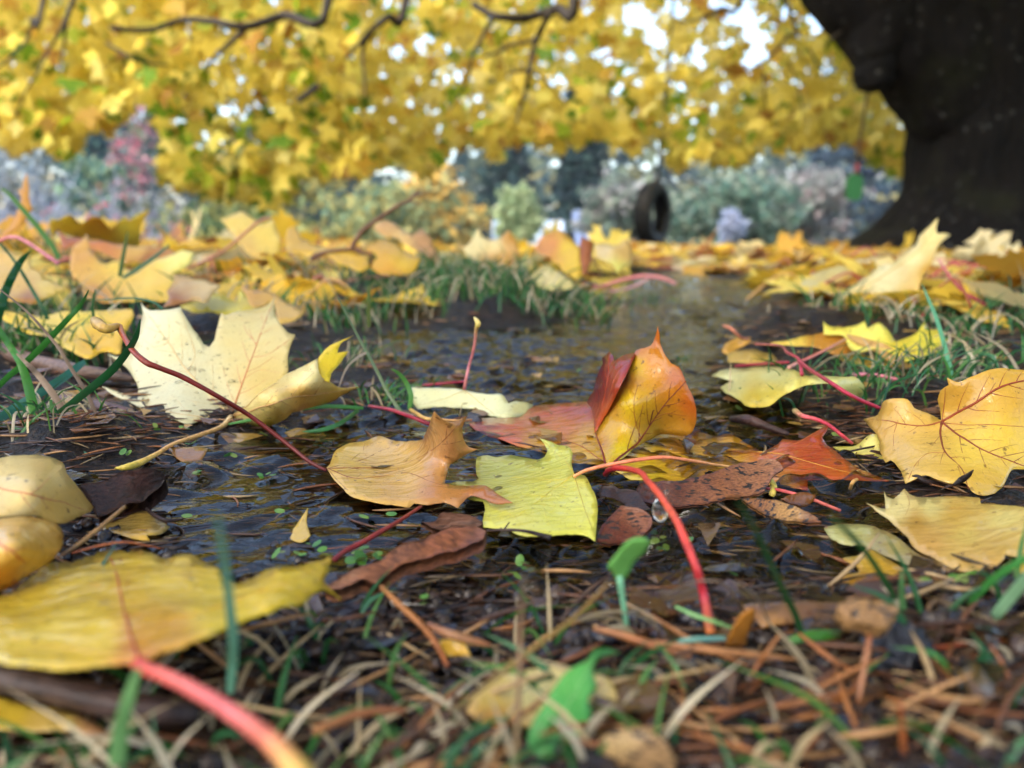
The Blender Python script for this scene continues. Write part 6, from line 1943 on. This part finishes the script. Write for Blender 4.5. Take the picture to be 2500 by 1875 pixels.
def ribbon(pts, wid, col, r=None, tipcol=None):
    """tapered blade with a keel; wid in metres at the base"""
    P = spline(pts, 4)
    n = len(P)
    tan = np.gradient(P, axis=0)
    tan /= np.linalg.norm(tan, axis=1)[:, None] + 1e-12
    view = CAM - P
    side = np.cross(tan, view)
    side /= np.linalg.norm(side, axis=1)[:, None] + 1e-12
    if r is not None:
        a = r.uniform(-1.0, 1.0)
        nrm = np.cross(side, tan)
        side = side * math.cos(a) + nrm * math.sin(a)
    nrm = np.cross(side, tan)
    t = np.linspace(0, 1, n)
    w = np.asarray(wid) * np.where(t < 0.12, 0.75 + 2.1 * t, 1.0) * np.clip((1 - t) * 2.2, 0.04, 1.0) if np.isscalar(wid) else np.interp(t, np.linspace(0, 1, len(wid)), wid)
    v = np.vstack([P - side * w[:, None] * 0.5, P + nrm * w[:, None] * 0.14, P + side * w[:, None] * 0.5])
    f = []
    for i in range(n - 1):
        f += [(i, i + 1, n + i + 1, n + i), (n + i, n + i + 1, 2 * n + i + 1, 2 * n + i)]
    c = np.tile(col, (3 * n, 1))
    if tipcol is not None:
        tt = np.tile(np.clip((t - 0.7) / 0.3, 0, 1), 3)[:, None]
        c = c * (1 - tt) + tipcol * tt
    return v, f, c


def blade_into(bag, r, x, y, h, lean, w, dry=0.15):
    a = r.uniform(0, 6.28)
    g = gz(x, y)
    ln = lean * h * r.uniform(0.3, 1.3)
    e = np.array([x + ln * math.cos(a), y + ln * math.sin(a), g + h * r.uniform(0.6, 1)])
    m = np.array([x + 0.4 * ln * math.cos(a), y + 0.4 * ln * math.sin(a), g + h * 0.5])
    if r.random() < 0.12:
        e[2] = g + h * 0.45
    c = srgb(DRYG[r.integers(3)] if r.random() < dry else GR[r.integers(5)]) * r.uniform(0.8, 1.2)
    v, f, cc = ribbon([(x, y, g - 0.002), tuple(m), tuple(e)], w * r.uniform(0.7, 1.3), c, r)
    bag.add(v, f, cc)


rG = np.random.default_rng(15)
TUFTS = [
    # label, px, py, spread m, n blades, height, lean, dry
    ('grass tuft crowning the mound beyond the puddle', 1050, 725, 0.11, 420, 0.062, 0.8, 0.22),
    ('thick green grass on the near face of the mound', 1170, 750, 0.09, 380, 0.050, 0.9, 0.25),
    ('grass tuft on the mound beside the folded cream leaf', 1290, 752, 0.08, 240, 0.042, 0.9, 0.35),
    ('sparse grass tuft behind the curled tip of the cream leaf', 810, 790, 0.07, 120, 0.036, 0.7, 0.3),
    ('grass tuft growing behind the weathered stick', 130, 880, 0.05, 150, 0.038, 0.9, 0.25),
    ('grass tuft poking through leaves at the left bank', 60, 800, 0.07, 140, 0.055, 0.7, 0.2),
    ('short grass beside the cream leaf foot', 260, 900, 0.035, 50, 0.035, 0.9, 0.3),
    ('grass tuft around the stem of the big green blades', 90, 1060, 0.025, 40, 0.022, 1.1, 0.4),
    ('small grass tuft beside the tan leaf tip', 990, 960, 0.022, 46, 0.018, 1.1, 0.2),
    ('grass tuft with thin stem behind the curled flap', 850, 870, 0.03, 34, 0.024, 1.0, 0.3),
    ('grass tuft between the amber leaf and the arched leaf', 2150, 960, 0.05, 110, 0.028, 1.1, 0.22),
    ('grass tuft behind the amber leaf', 2330, 905, 0.05, 60, 0.03, 1.0, 0.25),
    ('dense grass tuft at the right bank', 2370, 830, 0.09, 90, 0.034, 1.0, 0.3),
    ('grass tuft under the propped cream leaf', 2130, 790, 0.08, 44, 0.03, 1.0, 0.25),
    ('grass tuft beside the slanting red stalk', 2440, 780, 0.08, 50, 0.04, 0.9, 0.3),
    ('short grass shoots on the far puddle bank', 1580, 730, 0.04, 16, 0.024, 0.8, 0.05),
    ('tiny grass tuft standing in the puddle shallows', 1650, 860, 0.012, 16, 0.012, 0.8, 0.1),
    ('grass tuft under the forked twig', 880, 690, 0.12, 90, 0.055, 0.9, 0.3),
    ('thin grass between leaves under the lemon bank leaf', 420, 740, 0.10, 70, 0.06, 0.8, 0.25),
    ('grass tuft behind the standing orange leaf', 90, 700, 0.10, 60, 0.08, 0.7, 0.2),
]
for lab, px, py, sp, nb, h, lean, dry in TUFTS:
    p = unproj([(px, py)], [depth_of(px, py, 4)])[0]
    b = Bag()
    for i in range(int(nb * 1.5)):
        blade_into(b, rG, p[0] + rG.normal(0, sp * 0.55), p[1] + rG.normal(0, sp * 0.55), h * rG.uniform(0.3, 0.95), lean, 0.0010 if h < 0.03 else 0.0015, dry)
    tag(b.build('grass_tuft', M_GRASS, origin=(p[0], p[1], gz(p[0], p[1]))), lab, 'grass', kind='stuff')
gb = Bag()
for i in range(1500):
    y = rG.uniform(0.7, 3.4)
    x = rG.uniform(-0.72, 0.72) * y
    if puddle_sd([x], [y])[0] < 0.02:
        continue
    if x > 0.2 and rG.random() < 0.7:
        continue
    blade_into(gb, rG, x, y, rG.uniform(0.02, 0.05), 0.9, 0.0022, 0.3)
# foreground moss-like blades and straw at the bottom of the frame
for i in range(360):
    px, py = rG.uniform(-100, 2600), rG.uniform(1480, 1990)
    if px > 1500 and rG.random() < 0.6:
        continue
    p = unproj([(px, py)], [depth_of(px, py, 4)])[0]
    if puddle_sd([p[0]], [p[1]])[0] < 0.004:
        continue
    blade_into(gb, rG, p[0], p[1], rG.uniform(0.006, 0.016), 1.4, 0.0011, 0.45)
tag(gb.build('thin_grass', M_GRASS), 'thin scattered grass growing between the fallen leaves', 'grass', kind='stuff')

# single blades that read one by one
DG, BG, TG = (26, 74, 38), (48, 104, 40), (92, 150, 120)
BLADES = [
    ('dark glossy grass blade curving up to the red stalk', 'O', [(400, 1270, 5), (520, 1215, 9), (700, 1100, 16), (900, 940, 25), (1050, 820, 31), (1220, 670, 37), (1360, 500, 44), (1470, 320, 51), (1515, 130, 57)], [30, 60, 74, 80, 84, 84, 76, 56, 8], DG),
    ('long grass blade rising from the left edge past the stick', 'O', [(-40, 880, 20), (100, 740, 26), (250, 620, 31), (450, 430, 39), (600, 270, 45), (740, 120, 51), (870, -20, 56), (960, -190, 63)], [50, 60, 66, 66, 62, 54, 40, 6], BG),
    ('upright green grass blade with broad base', 'O', [(425, 1510, 1), (400, 1300, 8), (350, 1050, 16), (290, 800, 25), (220, 600, 32), (120, 440, 37), (0, 260, 44), (-60, 150, 48)], [40, 90, 100, 90, 74, 66, 60, 40], (58, 116, 44)),
    ('blue-green grass blade lying across the stick', 'O', [(-40, 1230, 8), (130, 1110, 11), (330, 990, 15), (520, 870, 19), (700, 750, 22), (830, 650, 25), (915, 590, 27)], [90, 100, 96, 90, 84, 80, 50], (44, 100, 84)),
    ('tall dark grass blade at the left edge behind the stick', 'N', [(-30, 1700, ('d', .42)), (20, 1500, ('d', .42)), (70, 1350, ('d', .43)), (130, 1220, ('d', .43)), (200, 1090, ('d', .44)), (260, 1010, ('d', .44)), (325, 940, ('d', .44))], [80, 90, 84, 80, 70, 50, 8], DG),
    ('slender grass blade crossing the amber leaf', 'N', [(520, 1680, ('d', .46)), (440, 1520, ('d', .46)), (330, 1330, ('d', .47)), (230, 1160, ('d', .47)), (120, 1000, ('d', .48)), (0, 860, ('d', .48))], [36, 40, 36, 34, 28, 24], (40, 80, 46)),
    ('blurred grass blade bending over the left bank leaves', 'N', [(640, 1030, ('d', .7)), (560, 880, ('d', .7)), (450, 740, ('d', .7)), (330, 590, ('d', .7)), (200, 440, ('d', .7)), (110, 340, ('d', .7)), (20, 265, ('d', .7))], [50, 60, 60, 56, 50, 44, 30], (76, 120, 50)),
    ('upright blurred grass blade in front of the golden leaf', 'N', [(1295, 1220, ('d', .66)), (1320, 1050, ('d', .66)), (1350, 900, ('d', .66)), (1380, 720, ('d', .66))], [44, 44, 36, 6], (86, 110, 66)),
    ('grass blade slanting right in front of the golden leaf', 'N', [(1330, 1230, ('d', .66)), (1480, 1140, ('d', .66)), (1650, 1020, ('d', .66)), (1830, 880, ('d', .66))], [40, 46, 44, 20], (96, 124, 96)),
    ('curved grass blade with tip by the stalk knob', 'N', [(740, 1660, ('d', .40)), (820, 1570, ('d', .40)), (900, 1480, ('d', .40)), (955, 1390, ('d', .40))], [34, 36, 30, 6], (56, 110, 40)),
    ('short upright grass blade beside the stalk knob', 'N', [(1015, 1680, ('d', .41)), (1000, 1560, ('d', .41)), (1012, 1440, ('d', .41)), (1030, 1350, ('d', .41))], [30, 30, 24, 5], (50, 90, 50)),
    ('thin grass blade arching over behind the cream leaf', 'N', [(1760, 1570, ('d', .45)), (1650, 1490, ('d', .45)), (1480, 1455, ('d', .45)), (1300, 1455, ('d', .45)), (1150, 1470, ('d', .45)), (940, 1455, ('d', .45))], [24, 24, 22, 20, 16, 6], (40, 96, 70)),
    ('tall dry grass stem with node rising from the left litter', 'O', [(1060, 1560, 1), (1065, 1350, 7), (1040, 1180, 13), (960, 980, 20), (870, 820, 26), (780, 680, 31), (640, 450, 39), (520, 300, 44), (380, 140, 50), (240, 0, 55), (0, -190, 62)], [44, 44, 44, 44, 40, 38, 34, 30, 26, 22, 16], (112, 92, 76)),
    ('second dry grass stem leaning toward the stick', 'O', [(790, 1500, 1), (760, 1330, 7), (700, 1180, 12), (640, 1040, 17), (520, 870, 23), (400, 720, 28), (300, 620, 32), (180, 500, 36)], [50, 54, 60, 70, 70, 60, 44, 20], (130, 108, 90)),
    ('dark green blade lying along the left litter', 'O', [(640, 1460, 3), (760, 1510, 4), (900, 1580, 4), (1050, 1660, 2)], [50, 56, 54, 20], (50, 96, 70)),
    ('bent green blade from the left litter edge', 'O', [(-60, 1270, 6), (150, 1310, 9), (380, 1340, 9), (560, 1420, 6), (640, 1470, 3)], [50, 60, 60, 56, 40], (56, 100, 60)),
    ('short upright blade in the left litter', 'O', [(625, 1580, 1), (610, 1350, 8), (580, 1180, 14), (545, 1000, 20)], [56, 60, 54, 30], (52, 100, 44)),
    ('slim seed-tipped grass stem behind the curled flap', 'K', [(635, 1260, ('d', .46)), (632, 1100, ('d', .46)), (635, 980, ('d', .46)), (645, 940, ('d', .46)), (685, 905, ('d', .46))], [24, 30, 26, 10, 16], (84, 96, 46)),
    ('fine grass stem rising beside the tan leaf', 'E', [(440, 1000, 5), (360, 880, 13), (300, 760, 21), (235, 640, 30), (190, 560, 36), (60, 310, 55)], [26, 22, 20, 18, 16, 6], (84, 104, 70)),
    ('forked dry grass stem bending left behind the tan leaf', 'E', [(235, 640, 30), (180, 670, 28), (110, 740, 23), (60, 870, 14)], [14, 16, 14, 6], (150, 136, 120)),
    ('bright curved grass blade behind the tan leaf', 'E', [(490, 980, 6), (500, 900, 12), (470, 820, 18), (420, 760, 23), (378, 740, 25)], [26, 30, 28, 20, 6], (80, 130, 60)),
    ('green grass blade crossing in front of the cream leaf foot', 'D', [(2180, 975, 4), (2050, 965, 6), (1900, 965, 7), (1700, 995, 7), (1520, 1040, 5), (1370, 1070, 3)], [18, 24, 24, 24, 22, 10], (76, 136, 60)),
    ('flat grass blade lying at the water edge', 'D', [(2150, 985, 3), (2050, 1060, 4), (1950, 1100, 3), (1800, 1120, 2)], [26, 28, 26, 10], (60, 116, 60)),
    ('tall thin grass blade in front of the spiky lemon leaf', 'F', [(1790, 830, 8), (1770, 740, 14), (1730, 580, 26), (1680, 420, 38), (1630, 300, 47), (1600, 230, 52)], [24, 26, 26, 22, 16, 4], (88, 150, 110)),
    ('blurred blue-green blade standing left of the bark strip', 'G', [(1380, 1210, 10), (1395, 1050, 15), (1400, 900, 21), (1385, 740, 28), (1360, 520, 37), (1330, 320, 46), (1300, 130, 53)], [40, 56, 60, 58, 50, 44, 20], (110, 160, 130)),
    ('blurred green blade under the thick pink stalk', 'G', [(700, 1640, 10), (720, 1450, 15), (760, 1280, 20), (800, 1150, 23), (830, 1060, 25)], [90, 90, 80, 60, 40], (106, 150, 90)),
    ('dark thin blade crossing the rippled water', 'I', [(880, 860, 8), (840, 740, 13), (770, 600, 20), (700, 450, 28), (620, 270, 36), (560, 160, 42), (490, 50, 47)], [36, 40, 40, 36, 34, 30, 24], (30, 70, 34)),
    ('second dark thin blade crossing the golden sunk leaf', 'I', [(1440, 650, 12), (1380, 540, 18), (1290, 400, 25), (1200, 290, 31), (1120, 210, 36), (1040, 140, 40)], [34, 36, 36, 34, 30, 16], (40, 84, 40)),
    ('pale green blade at the right picture edge', 'I', [(1990, 800, 8), (2060, 720, 13), (2150, 610, 19), (2260, 480, 26), (2350, 380, 32)], [30, 60, 66, 60, 40], (136, 176, 130)),
    ('green blade arching in from the right edge', 'I', [(1860, 740, 7), (1900, 660, 12), (2000, 550, 18), (2120, 460, 23), (2260, 380, 27)], [24, 34, 40, 44, 40], (64, 130, 60)),
    ('small upright blade by the tan stalk knob', 'I', [(1500, 760, 8), (1480, 650, 13), (1478, 560, 18), (1480, 470, 22)], [36, 34, 28, 10], (100, 150, 90)),
    ('flat green sliver beside the tan stalk knob', 'I', [(800, 900, 7), (900, 870, 8), (1020, 860, 8), (1150, 850, 7)], [40, 60, 60, 20], (66, 120, 44)),
    ('thin jade blade lying below the arched red stalk', 'I', [(120, 690, 9), (230, 740, 9), (350, 780, 8), (470, 820, 6)], [14, 24, 26, 16], (130, 180, 110)),
    ('blue-green straw lying under the arched red stalk', 'I', [(130, 900, 7), (250, 885, 8), (420, 880, 7)], [26, 34, 26], (110, 160, 150)),
]
for lab, c, pts, w, col in BLADES:
    s = SC[c][2] if c in SC else 2.4578
    q = T(c, pts)
    zc = np.array([depth_of(*a[:3]) for a in q])
    w3 = unproj([(a[0], a[1]) for a in q], zc)
    ww = np.interp(np.linspace(0, 1, len(q)), np.linspace(0, 1, len(w)), w) / s / FP * zc
    v, f, cc = ribbon(w3, list(ww), srgb(col), None, srgb(np.array(col) * 0.9 + 10))
    tag(mesh_obj('grass_strand', v, f, M_GRASS, None, cc, origin=w3[0]), lab, 'grass')

# ================================================================== SMALL PLANTS AND BITS
# seedling with one broad leaf
sd_ = thing('seedling', 'light green seedling with paddle leaf at the puddle rim', 'seedling', unproj([T('H', [(1790, 830)])[0]], [depth_of(*T('H', [(1790, 830)])[0], 4)])[0])
(v, f), arr = px_tube('H', [(1795, 830, 4), (1785, 740, 8), (1770, 640, 12), (1755, 540, 16), (1745, 470, 18)], [34, 34, 36, 44, 30])
mesh_obj('stem', v, f, M_GRASS, sd_, srgb((130, 190, 150)))
surf = TPS(T('H', [(1740, 530, 16), (1680, 450, 20), (1925, 300, 27), (1830, 420, 21), (1800, 300, 27)]))
P = smooth_outline(T('H', [(1745, 545), (1705, 480), (1678, 452), (1700, 420), (1740, 370), (1790, 310), (1850, 282), (1910, 284), (1932, 310), (1905, 360), (1860, 400), (1830, 440), (1800, 500), (1770, 540)]), 6)
v2, f = fill(P, 11)
mesh_obj('leaf', surf.world(v2), f, M_GRASS, sd_, srgb((122, 186, 96)), solid=0.0004)
# bright green toothed leaf
hero_leaf('fresh green toothed weed leaf standing in the foreground litter', [
    dict(c='H', o=[(1755, 962), (1690, 938), (1640, 940), (1592, 960), (1562, 1020), (1500, 1055), (1450, 1082), (1400, 1130), (1335, 1220), (1290, 1300), (1232, 1380), (1200, 1480), (1225, 1550), (1270, 1590), (1335, 1592), (1400, 1532), (1480, 1482), (1540, 1420), (1560, 1370), (1585, 1312), (1562, 1242), (1612, 1180), (1592, 1112), (1602, 1042), (1645, 992)],
         k=[(1270, 1590, 4), (1755, 962, 12), (1592, 960, 14), (1335, 1220, 10), (1562, 1242, 9), (1200, 1480, 5)], col=[(1500, 1150, (96, 170, 84)), (1400, 1350, (84, 170, 86)), (1300, 1500, (80, 150, 84)), (1680, 960, (60, 120, 60))],
         veins=[([(1280, 1580), (1400, 1350), (1500, 1180), (1620, 980)], 12, 5, (130, 190, 110))], m=M_GRASS, res=16)], name='weed_leaf')
hero_leaf('pale yellow leaf lying behind the green weed leaf', [
    dict(c='H', o=[(830, 1330), (900, 1220), (960, 1150), (1060, 1110), (1160, 1090), (1260, 1070), (1400, 1060), (1560, 1090), (1650, 1100), (1710, 1140), (1742, 1260), (1735, 1350), (1700, 1405), (1640, 1400), (1500, 1400), (1300, 1420), (1100, 1400), (980, 1400), (900, 1380)],
         k=[(1200, 1410, 3), (830, 1330, 5), (1160, 1090, 6), (1742, 1260, 6), (1700, 1405, 4)], col=[(1000, 1250, (206, 176, 100)), (1200, 1180, (222, 206, 140)), (1680, 1250, (206, 176, 110)), (1000, 1370, (196, 140, 70))], m=M_WET)])
hero_leaf('round brown papery leaf lying on the foreground litter', [
    dict(c='H', o=[(1600, 1540), (1640, 1480), (1700, 1435), (1800, 1420), (1900, 1432), (1990, 1475), (2040, 1530), (2085, 1620), (2050, 1720), (1900, 1780), (1700, 1740), (1620, 1640)], k=[(1700, 1700, 4), (1700, 1435, 10), (2040, 1530, 10), (2050, 1720, 5), (1850, 1550, 9)],
         col=[(1750, 1500, (170, 140, 96)), (1950, 1600, (150, 116, 80)), (1800, 1680, (130, 100, 66))], m=M_SEED)], name='papery_leaf')
hero_leaf('yellow leaf strip lying under the smooth dark stick', [
    dict(c='G', o=[(-260, 1180), (0, 1230), (150, 1270), (330, 1300), (500, 1370), (680, 1470), (560, 1480), (380, 1440), (200, 1430), (0, 1410), (-260, 1400)], k=[(0, 1410, 5), (0, 1230, 6), (680, 1470, 3), (330, 1440, 4), (-260, 1300, 6)], col=[(50, 1300, (206, 170, 50)), (300, 1400, (214, 176, 90)), (600, 1460, (180, 130, 90))], m=M_WET)])
hero_leaf('tiny yellow leaf scrap floating beside the bark chunk', [
    dict(c='G', o=[(1740, 270), (1760, 220), (1800, 170), (1850, 105), (1840, 170), (1862, 262), (1830, 292), (1780, 290)], k=[(1780, 290, 1), (1850, 105, 4), (1862, 262, 1.5)], col=(206, 170, 80), m=M_WET, res=8)], name='leaf_scrap')
hero_leaf('yellow brown leaf scrap sunk behind the left yellow leaf', [
    dict(c='G', o=[(590, 180), (680, 140), (780, 115), (900, 120), (960, 180), (1020, 220), (960, 265), (880, 275), (900, 305), (800, 290), (700, 255), (620, 220)], k=[(620, 220, 2), (900, 120, 2), (1020, 220, 1), (900, 305, 2)], col=[(750, 190, (150, 120, 60)), (880, 280, (206, 160, 50)), (950, 220, (150, 126, 76))], m=M_FILM, res=12)], name='leaf_scrap')
hero_leaf('brown crumpled leaf scrap floating below the pale stalk', [
    dict(c='D', o=[(995, 1208), (1060, 1215), (1150, 1218), (1248, 1225), (1225, 1270), (1190, 1300), (1130, 1310), (1060, 1280), (1030, 1240)], k=[(1130, 1310, 1), (995, 1208, 4), (1248, 1225, 3)], col=(150, 104, 56), m=M_WET, res=9)], name='leaf_scrap')
hero_leaf('small yellow leaf bit lying on wet needles', [
    dict(c='H', o=[(670, 890), (740, 890), (820, 920), (860, 1000), (800, 990), (720, 1000), (690, 950)], k=[(720, 1000, 3), (740, 890, 6), (860, 1000, 4)], col=(214, 166, 56), m=M_WET, res=9)], name='leaf_scrap')
hero_leaf('amber leaf splinter standing beside the arched red stalk', [
    dict(c='I', o=[(425, 925), (450, 850), (490, 780), (545, 720), (600, 702), (590, 780), (555, 850), (540, 935), (480, 935)], k=[(480, 935, 4), (600, 702, 14), (425, 925, 5)], col=(190, 124, 50), m=M_WET, res=10)], name='leaf_scrap')
hero_leaf('brown sodden leaf rim at the near puddle edge', [
    dict(c='I', o=[(520, 690), (640, 670), (800, 660), (950, 655), (1100, 660), (1180, 680), (1120, 780), (1000, 830), (900, 790), (760, 800), (640, 830), (600, 780)], k=[(640, 830, 4), (520, 690, 6), (1100, 660, 9), (1000, 830, 5)], col=[(700, 690, (104, 74, 56)), (700, 790, (176, 124, 70)), (1050, 720, (90, 62, 46)), (900, 700, (110, 76, 54))], m=M_WET, res=13)], name='leaf_scrap')

# tan knob on the end of a stalk
kb = T('I', [(1275, 745)])[0]
cpos = unproj([kb], [depth_of(*kb, 17)])[0]
v, f = uv_sphere((0, 0, 0), 0.0036, 1.4, 0.9, 0.8, 22, 14)
for p in v:
    q = Vector(p) * 420
    p *= 1 + 0.5 * noise.noise(q) + 0.25 * noise.noise(q * 2.4)
tag(mesh_obj('dried_gall', v + cpos, f, M_SEED, None, srgb((150, 114, 70)), origin=cpos), 'lumpy tan dried gall perched on a rusty needle', 'gall')
kb = T('I', [(1480, 970)])[0]
cpos = unproj([kb], [depth_of(*kb, 8)])[0]
v, f = uv_sphere((0, 0, 0), 0.0048, 1.1, 0.9, 1.1, 22, 14)
for p in v:
    q = Vector(p) * 500
    p *= 1 + 0.45 * noise.noise(q) + 0.3 * noise.noise(q * 2.7)
M_LUMP = simple('wet_soil_lump', (0.022, 0.024, 0.032), rough=0.25, scale=400, bump=0.6)
tag(mesh_obj('soil_lump', v + cpos, f, M_LUMP, origin=cpos), 'dark wet soil lump beside the rusty upright needle', 'soil lump')
# crumbs of wet black soil along the front
sl = Bag()
for i in range(1900):
    px, py = rN.uniform(-100, 2600), rN.uniform(1240, 1990)
    p = unproj([(px, py)], [depth_of(px, py, 3)])[0]
    sd = puddle_sd([p[0]], [p[1]])[0]
    if sd < 0.002:
        continue
    r_ = rN.uniform(0.0007, 0.0030)
    v, f = uv_sphere((0, 0, 0), r_, rN.uniform(.7, 1.3), rN.uniform(.7, 1.3), rN.uniform(.5, 1), 7, 5)
    v = v * (1 + rN.uniform(-0.25, 0.25, (len(v), 1))) + np.array([p[0], p[1], gz(p[0], p[1]) + r_ * 0.3])
    sl.add(v, f, srgb([(40, 34, 34), (52, 42, 36), (34, 32, 38), (66, 50, 40)][rN.integers(4)]))
M_CRUMB = plain_attr('wet_black_crumb', rough=0.22, coat=0.5, scale=700, mottled=0.5, bump=0.4)
tag(sl.build('soil_crumbs', M_CRUMB), 'wet black soil crumbs along the near puddle rim', 'soil', kind='stuff')

# floating seedling leaves
SEED_PX = [(1108, 1130), (1145, 1190), (1560, 1130), (1400, 1260), (1580, 1380), (1620, 1370), (1180, 1370), (1215, 1360), (760, 1270), (930, 1155)]
pos = [T('D', [p])[0] for p in SEED_PX] + [T('H', [p])[0] for p in [(160, 430), (225, 365), (330, 380), (240, 150), (350, 145), (1130, 510), (1160, 410), (1280, 480), (1980, 280), (2010, 330), (1190, 460), (550, 650)]] + \
      [T('G', [p])[0] for p in [(1690, 370), (1790, 375), (1920, 375), (1870, 310), (2140, 430), (2180, 365), (1710, 110), (1160, 150)]] + [T('F', [p])[0] for p in [(475, 985), (760, 960), (1100, 1150)]] + \
      [T('I', [p])[0] for p in [(1800, 660), (1770, 730), (1850, 610), (1530, 770), (25, 280), (50, 330), (215, 290), (440, 490)]] + [T('E', [p])[0] for p in [(715, 660), (735, 780), (1520, 750), (820, 780)]]
for i, p in enumerate(pos):
    w3 = unproj([p], [depth_of(p[0], p[1], 1.5)])[0]
    e = thing('floating_seedling', 'tiny round green seedling leaf on the wet litter', 'seedling', (w3[0], w3[1], max(0, gz(w3[0], w3[1]))), group='tiny seedlings at the puddle')
    for s in range(2):
        a = rN.uniform(0, 6.28)
        r_ = rN.uniform(0.0008, 0.0018)
        cx_, cy_ = w3[0] + r_ * 1.1 * math.cos(a), w3[1] + r_ * 1.1 * math.sin(a)
        z = max(0.001, gz(cx_, cy_) + 0.002) + rN.uniform(0, 0.0015)
        th = np.linspace(0, 2 * math.pi, 13)[:-1]
        tl = rN.normal(0, 0.35, 2)
        v = [(cx_, cy_, z + 0.0002)] + [(cx_ + r_ * math.cos(t), cy_ + r_ * 0.8 * math.sin(t), z + r_ * (tl[0] * math.cos(t) + tl[1] * math.sin(t))) for t in th]
        mesh_obj('leaf', v, [(0, k + 1, (k + 1) % 12 + 1) for k in range(12)], M_GRASS, e, srgb([(84, 130, 50), (104, 140, 60), (70, 116, 60), (120, 140, 70)][rN.integers(4)]))

# beads of water on the cream leaf
beads = TPS(T('D', [(1385, 1030, 2), (610, 850, 9), (960, 1030, 5), (640, 655, 18), (845, 340, 46), (1085, 370, 45), (1645, 310, 47), (1772, 535, 33), (1255, 605, 27), (1130, 1070, 3.5), (1100, 800, 15.5), (1500, 800, 16)]))
bp = Bag()
for x, y, s in [(1080, 470, 10), (1270, 690, 12), (1310, 660, 14), (1200, 635, 10), (1230, 520, 7), (1150, 740, 22), (1210, 750, 18), (1075, 820, 20), (1390, 815, 20), (985, 560, 10), (1070, 650, 9), (940, 700, 8), (1330, 550, 7), (1120, 590, 8), (870, 860, 8), (1020, 660, 9),
                (1400, 480, 6), (1450, 560, 7), (1350, 740, 10), (960, 480, 7), (1180, 880, 10), (1290, 850, 8), (1500, 480, 6), (890, 620, 7), (1600, 640, 6), (1050, 930, 9), (1140, 680, 8)]:
    q = T('D', [(x, y)])[0]
    w3 = beads.world([q])[0]
    w3 = w3 + (CAM - w3) / np.linalg.norm(CAM - w3) * 0.0008
    zc = (w3 - CAM) @ FWD
    r_ = s / 2.4578 / FP * zc
    v, f = uv_sphere(w3, r_, 1.15, 0.6, 0.7, 10, 7)
    bp.add(v, f, (1, 1, 1))
o = bp.build('water_beads', M_BEAD)
tag(o, 'clear rain beads sitting on the cream leaf', 'water beads', kind='stuff')

# ================================================================== HAZE
def build_haze():
    x0, x1, y0, y1, z0, z1 = -160, 160, -20, 150, -7.5, 22.0
    v = [(x, y, z) for z in (z0, z1) for y in (y0, y1) for x in (x0, x1)]
    m, nt, out = nodes('pale_damp_air')
    vol = N(nt, 'VolumePrincipled', Density=0.0006)
    vol.inputs['Color'].default_value = (0.86, 0.90, 0.97, 1)
    L(nt, vol.outputs[0], out.inputs['Volume'])
    o = mesh_obj('haze', v, [(0, 2, 3, 1), (4, 5, 7, 6), (0, 1, 5, 4), (2, 6, 7, 3), (0, 4, 6, 2), (1, 3, 7, 5)], m, smooth=False)
    o['kind'] = 'stuff'
    o['label'] = 'pale damp air between the maple and the far trees'


build_haze()
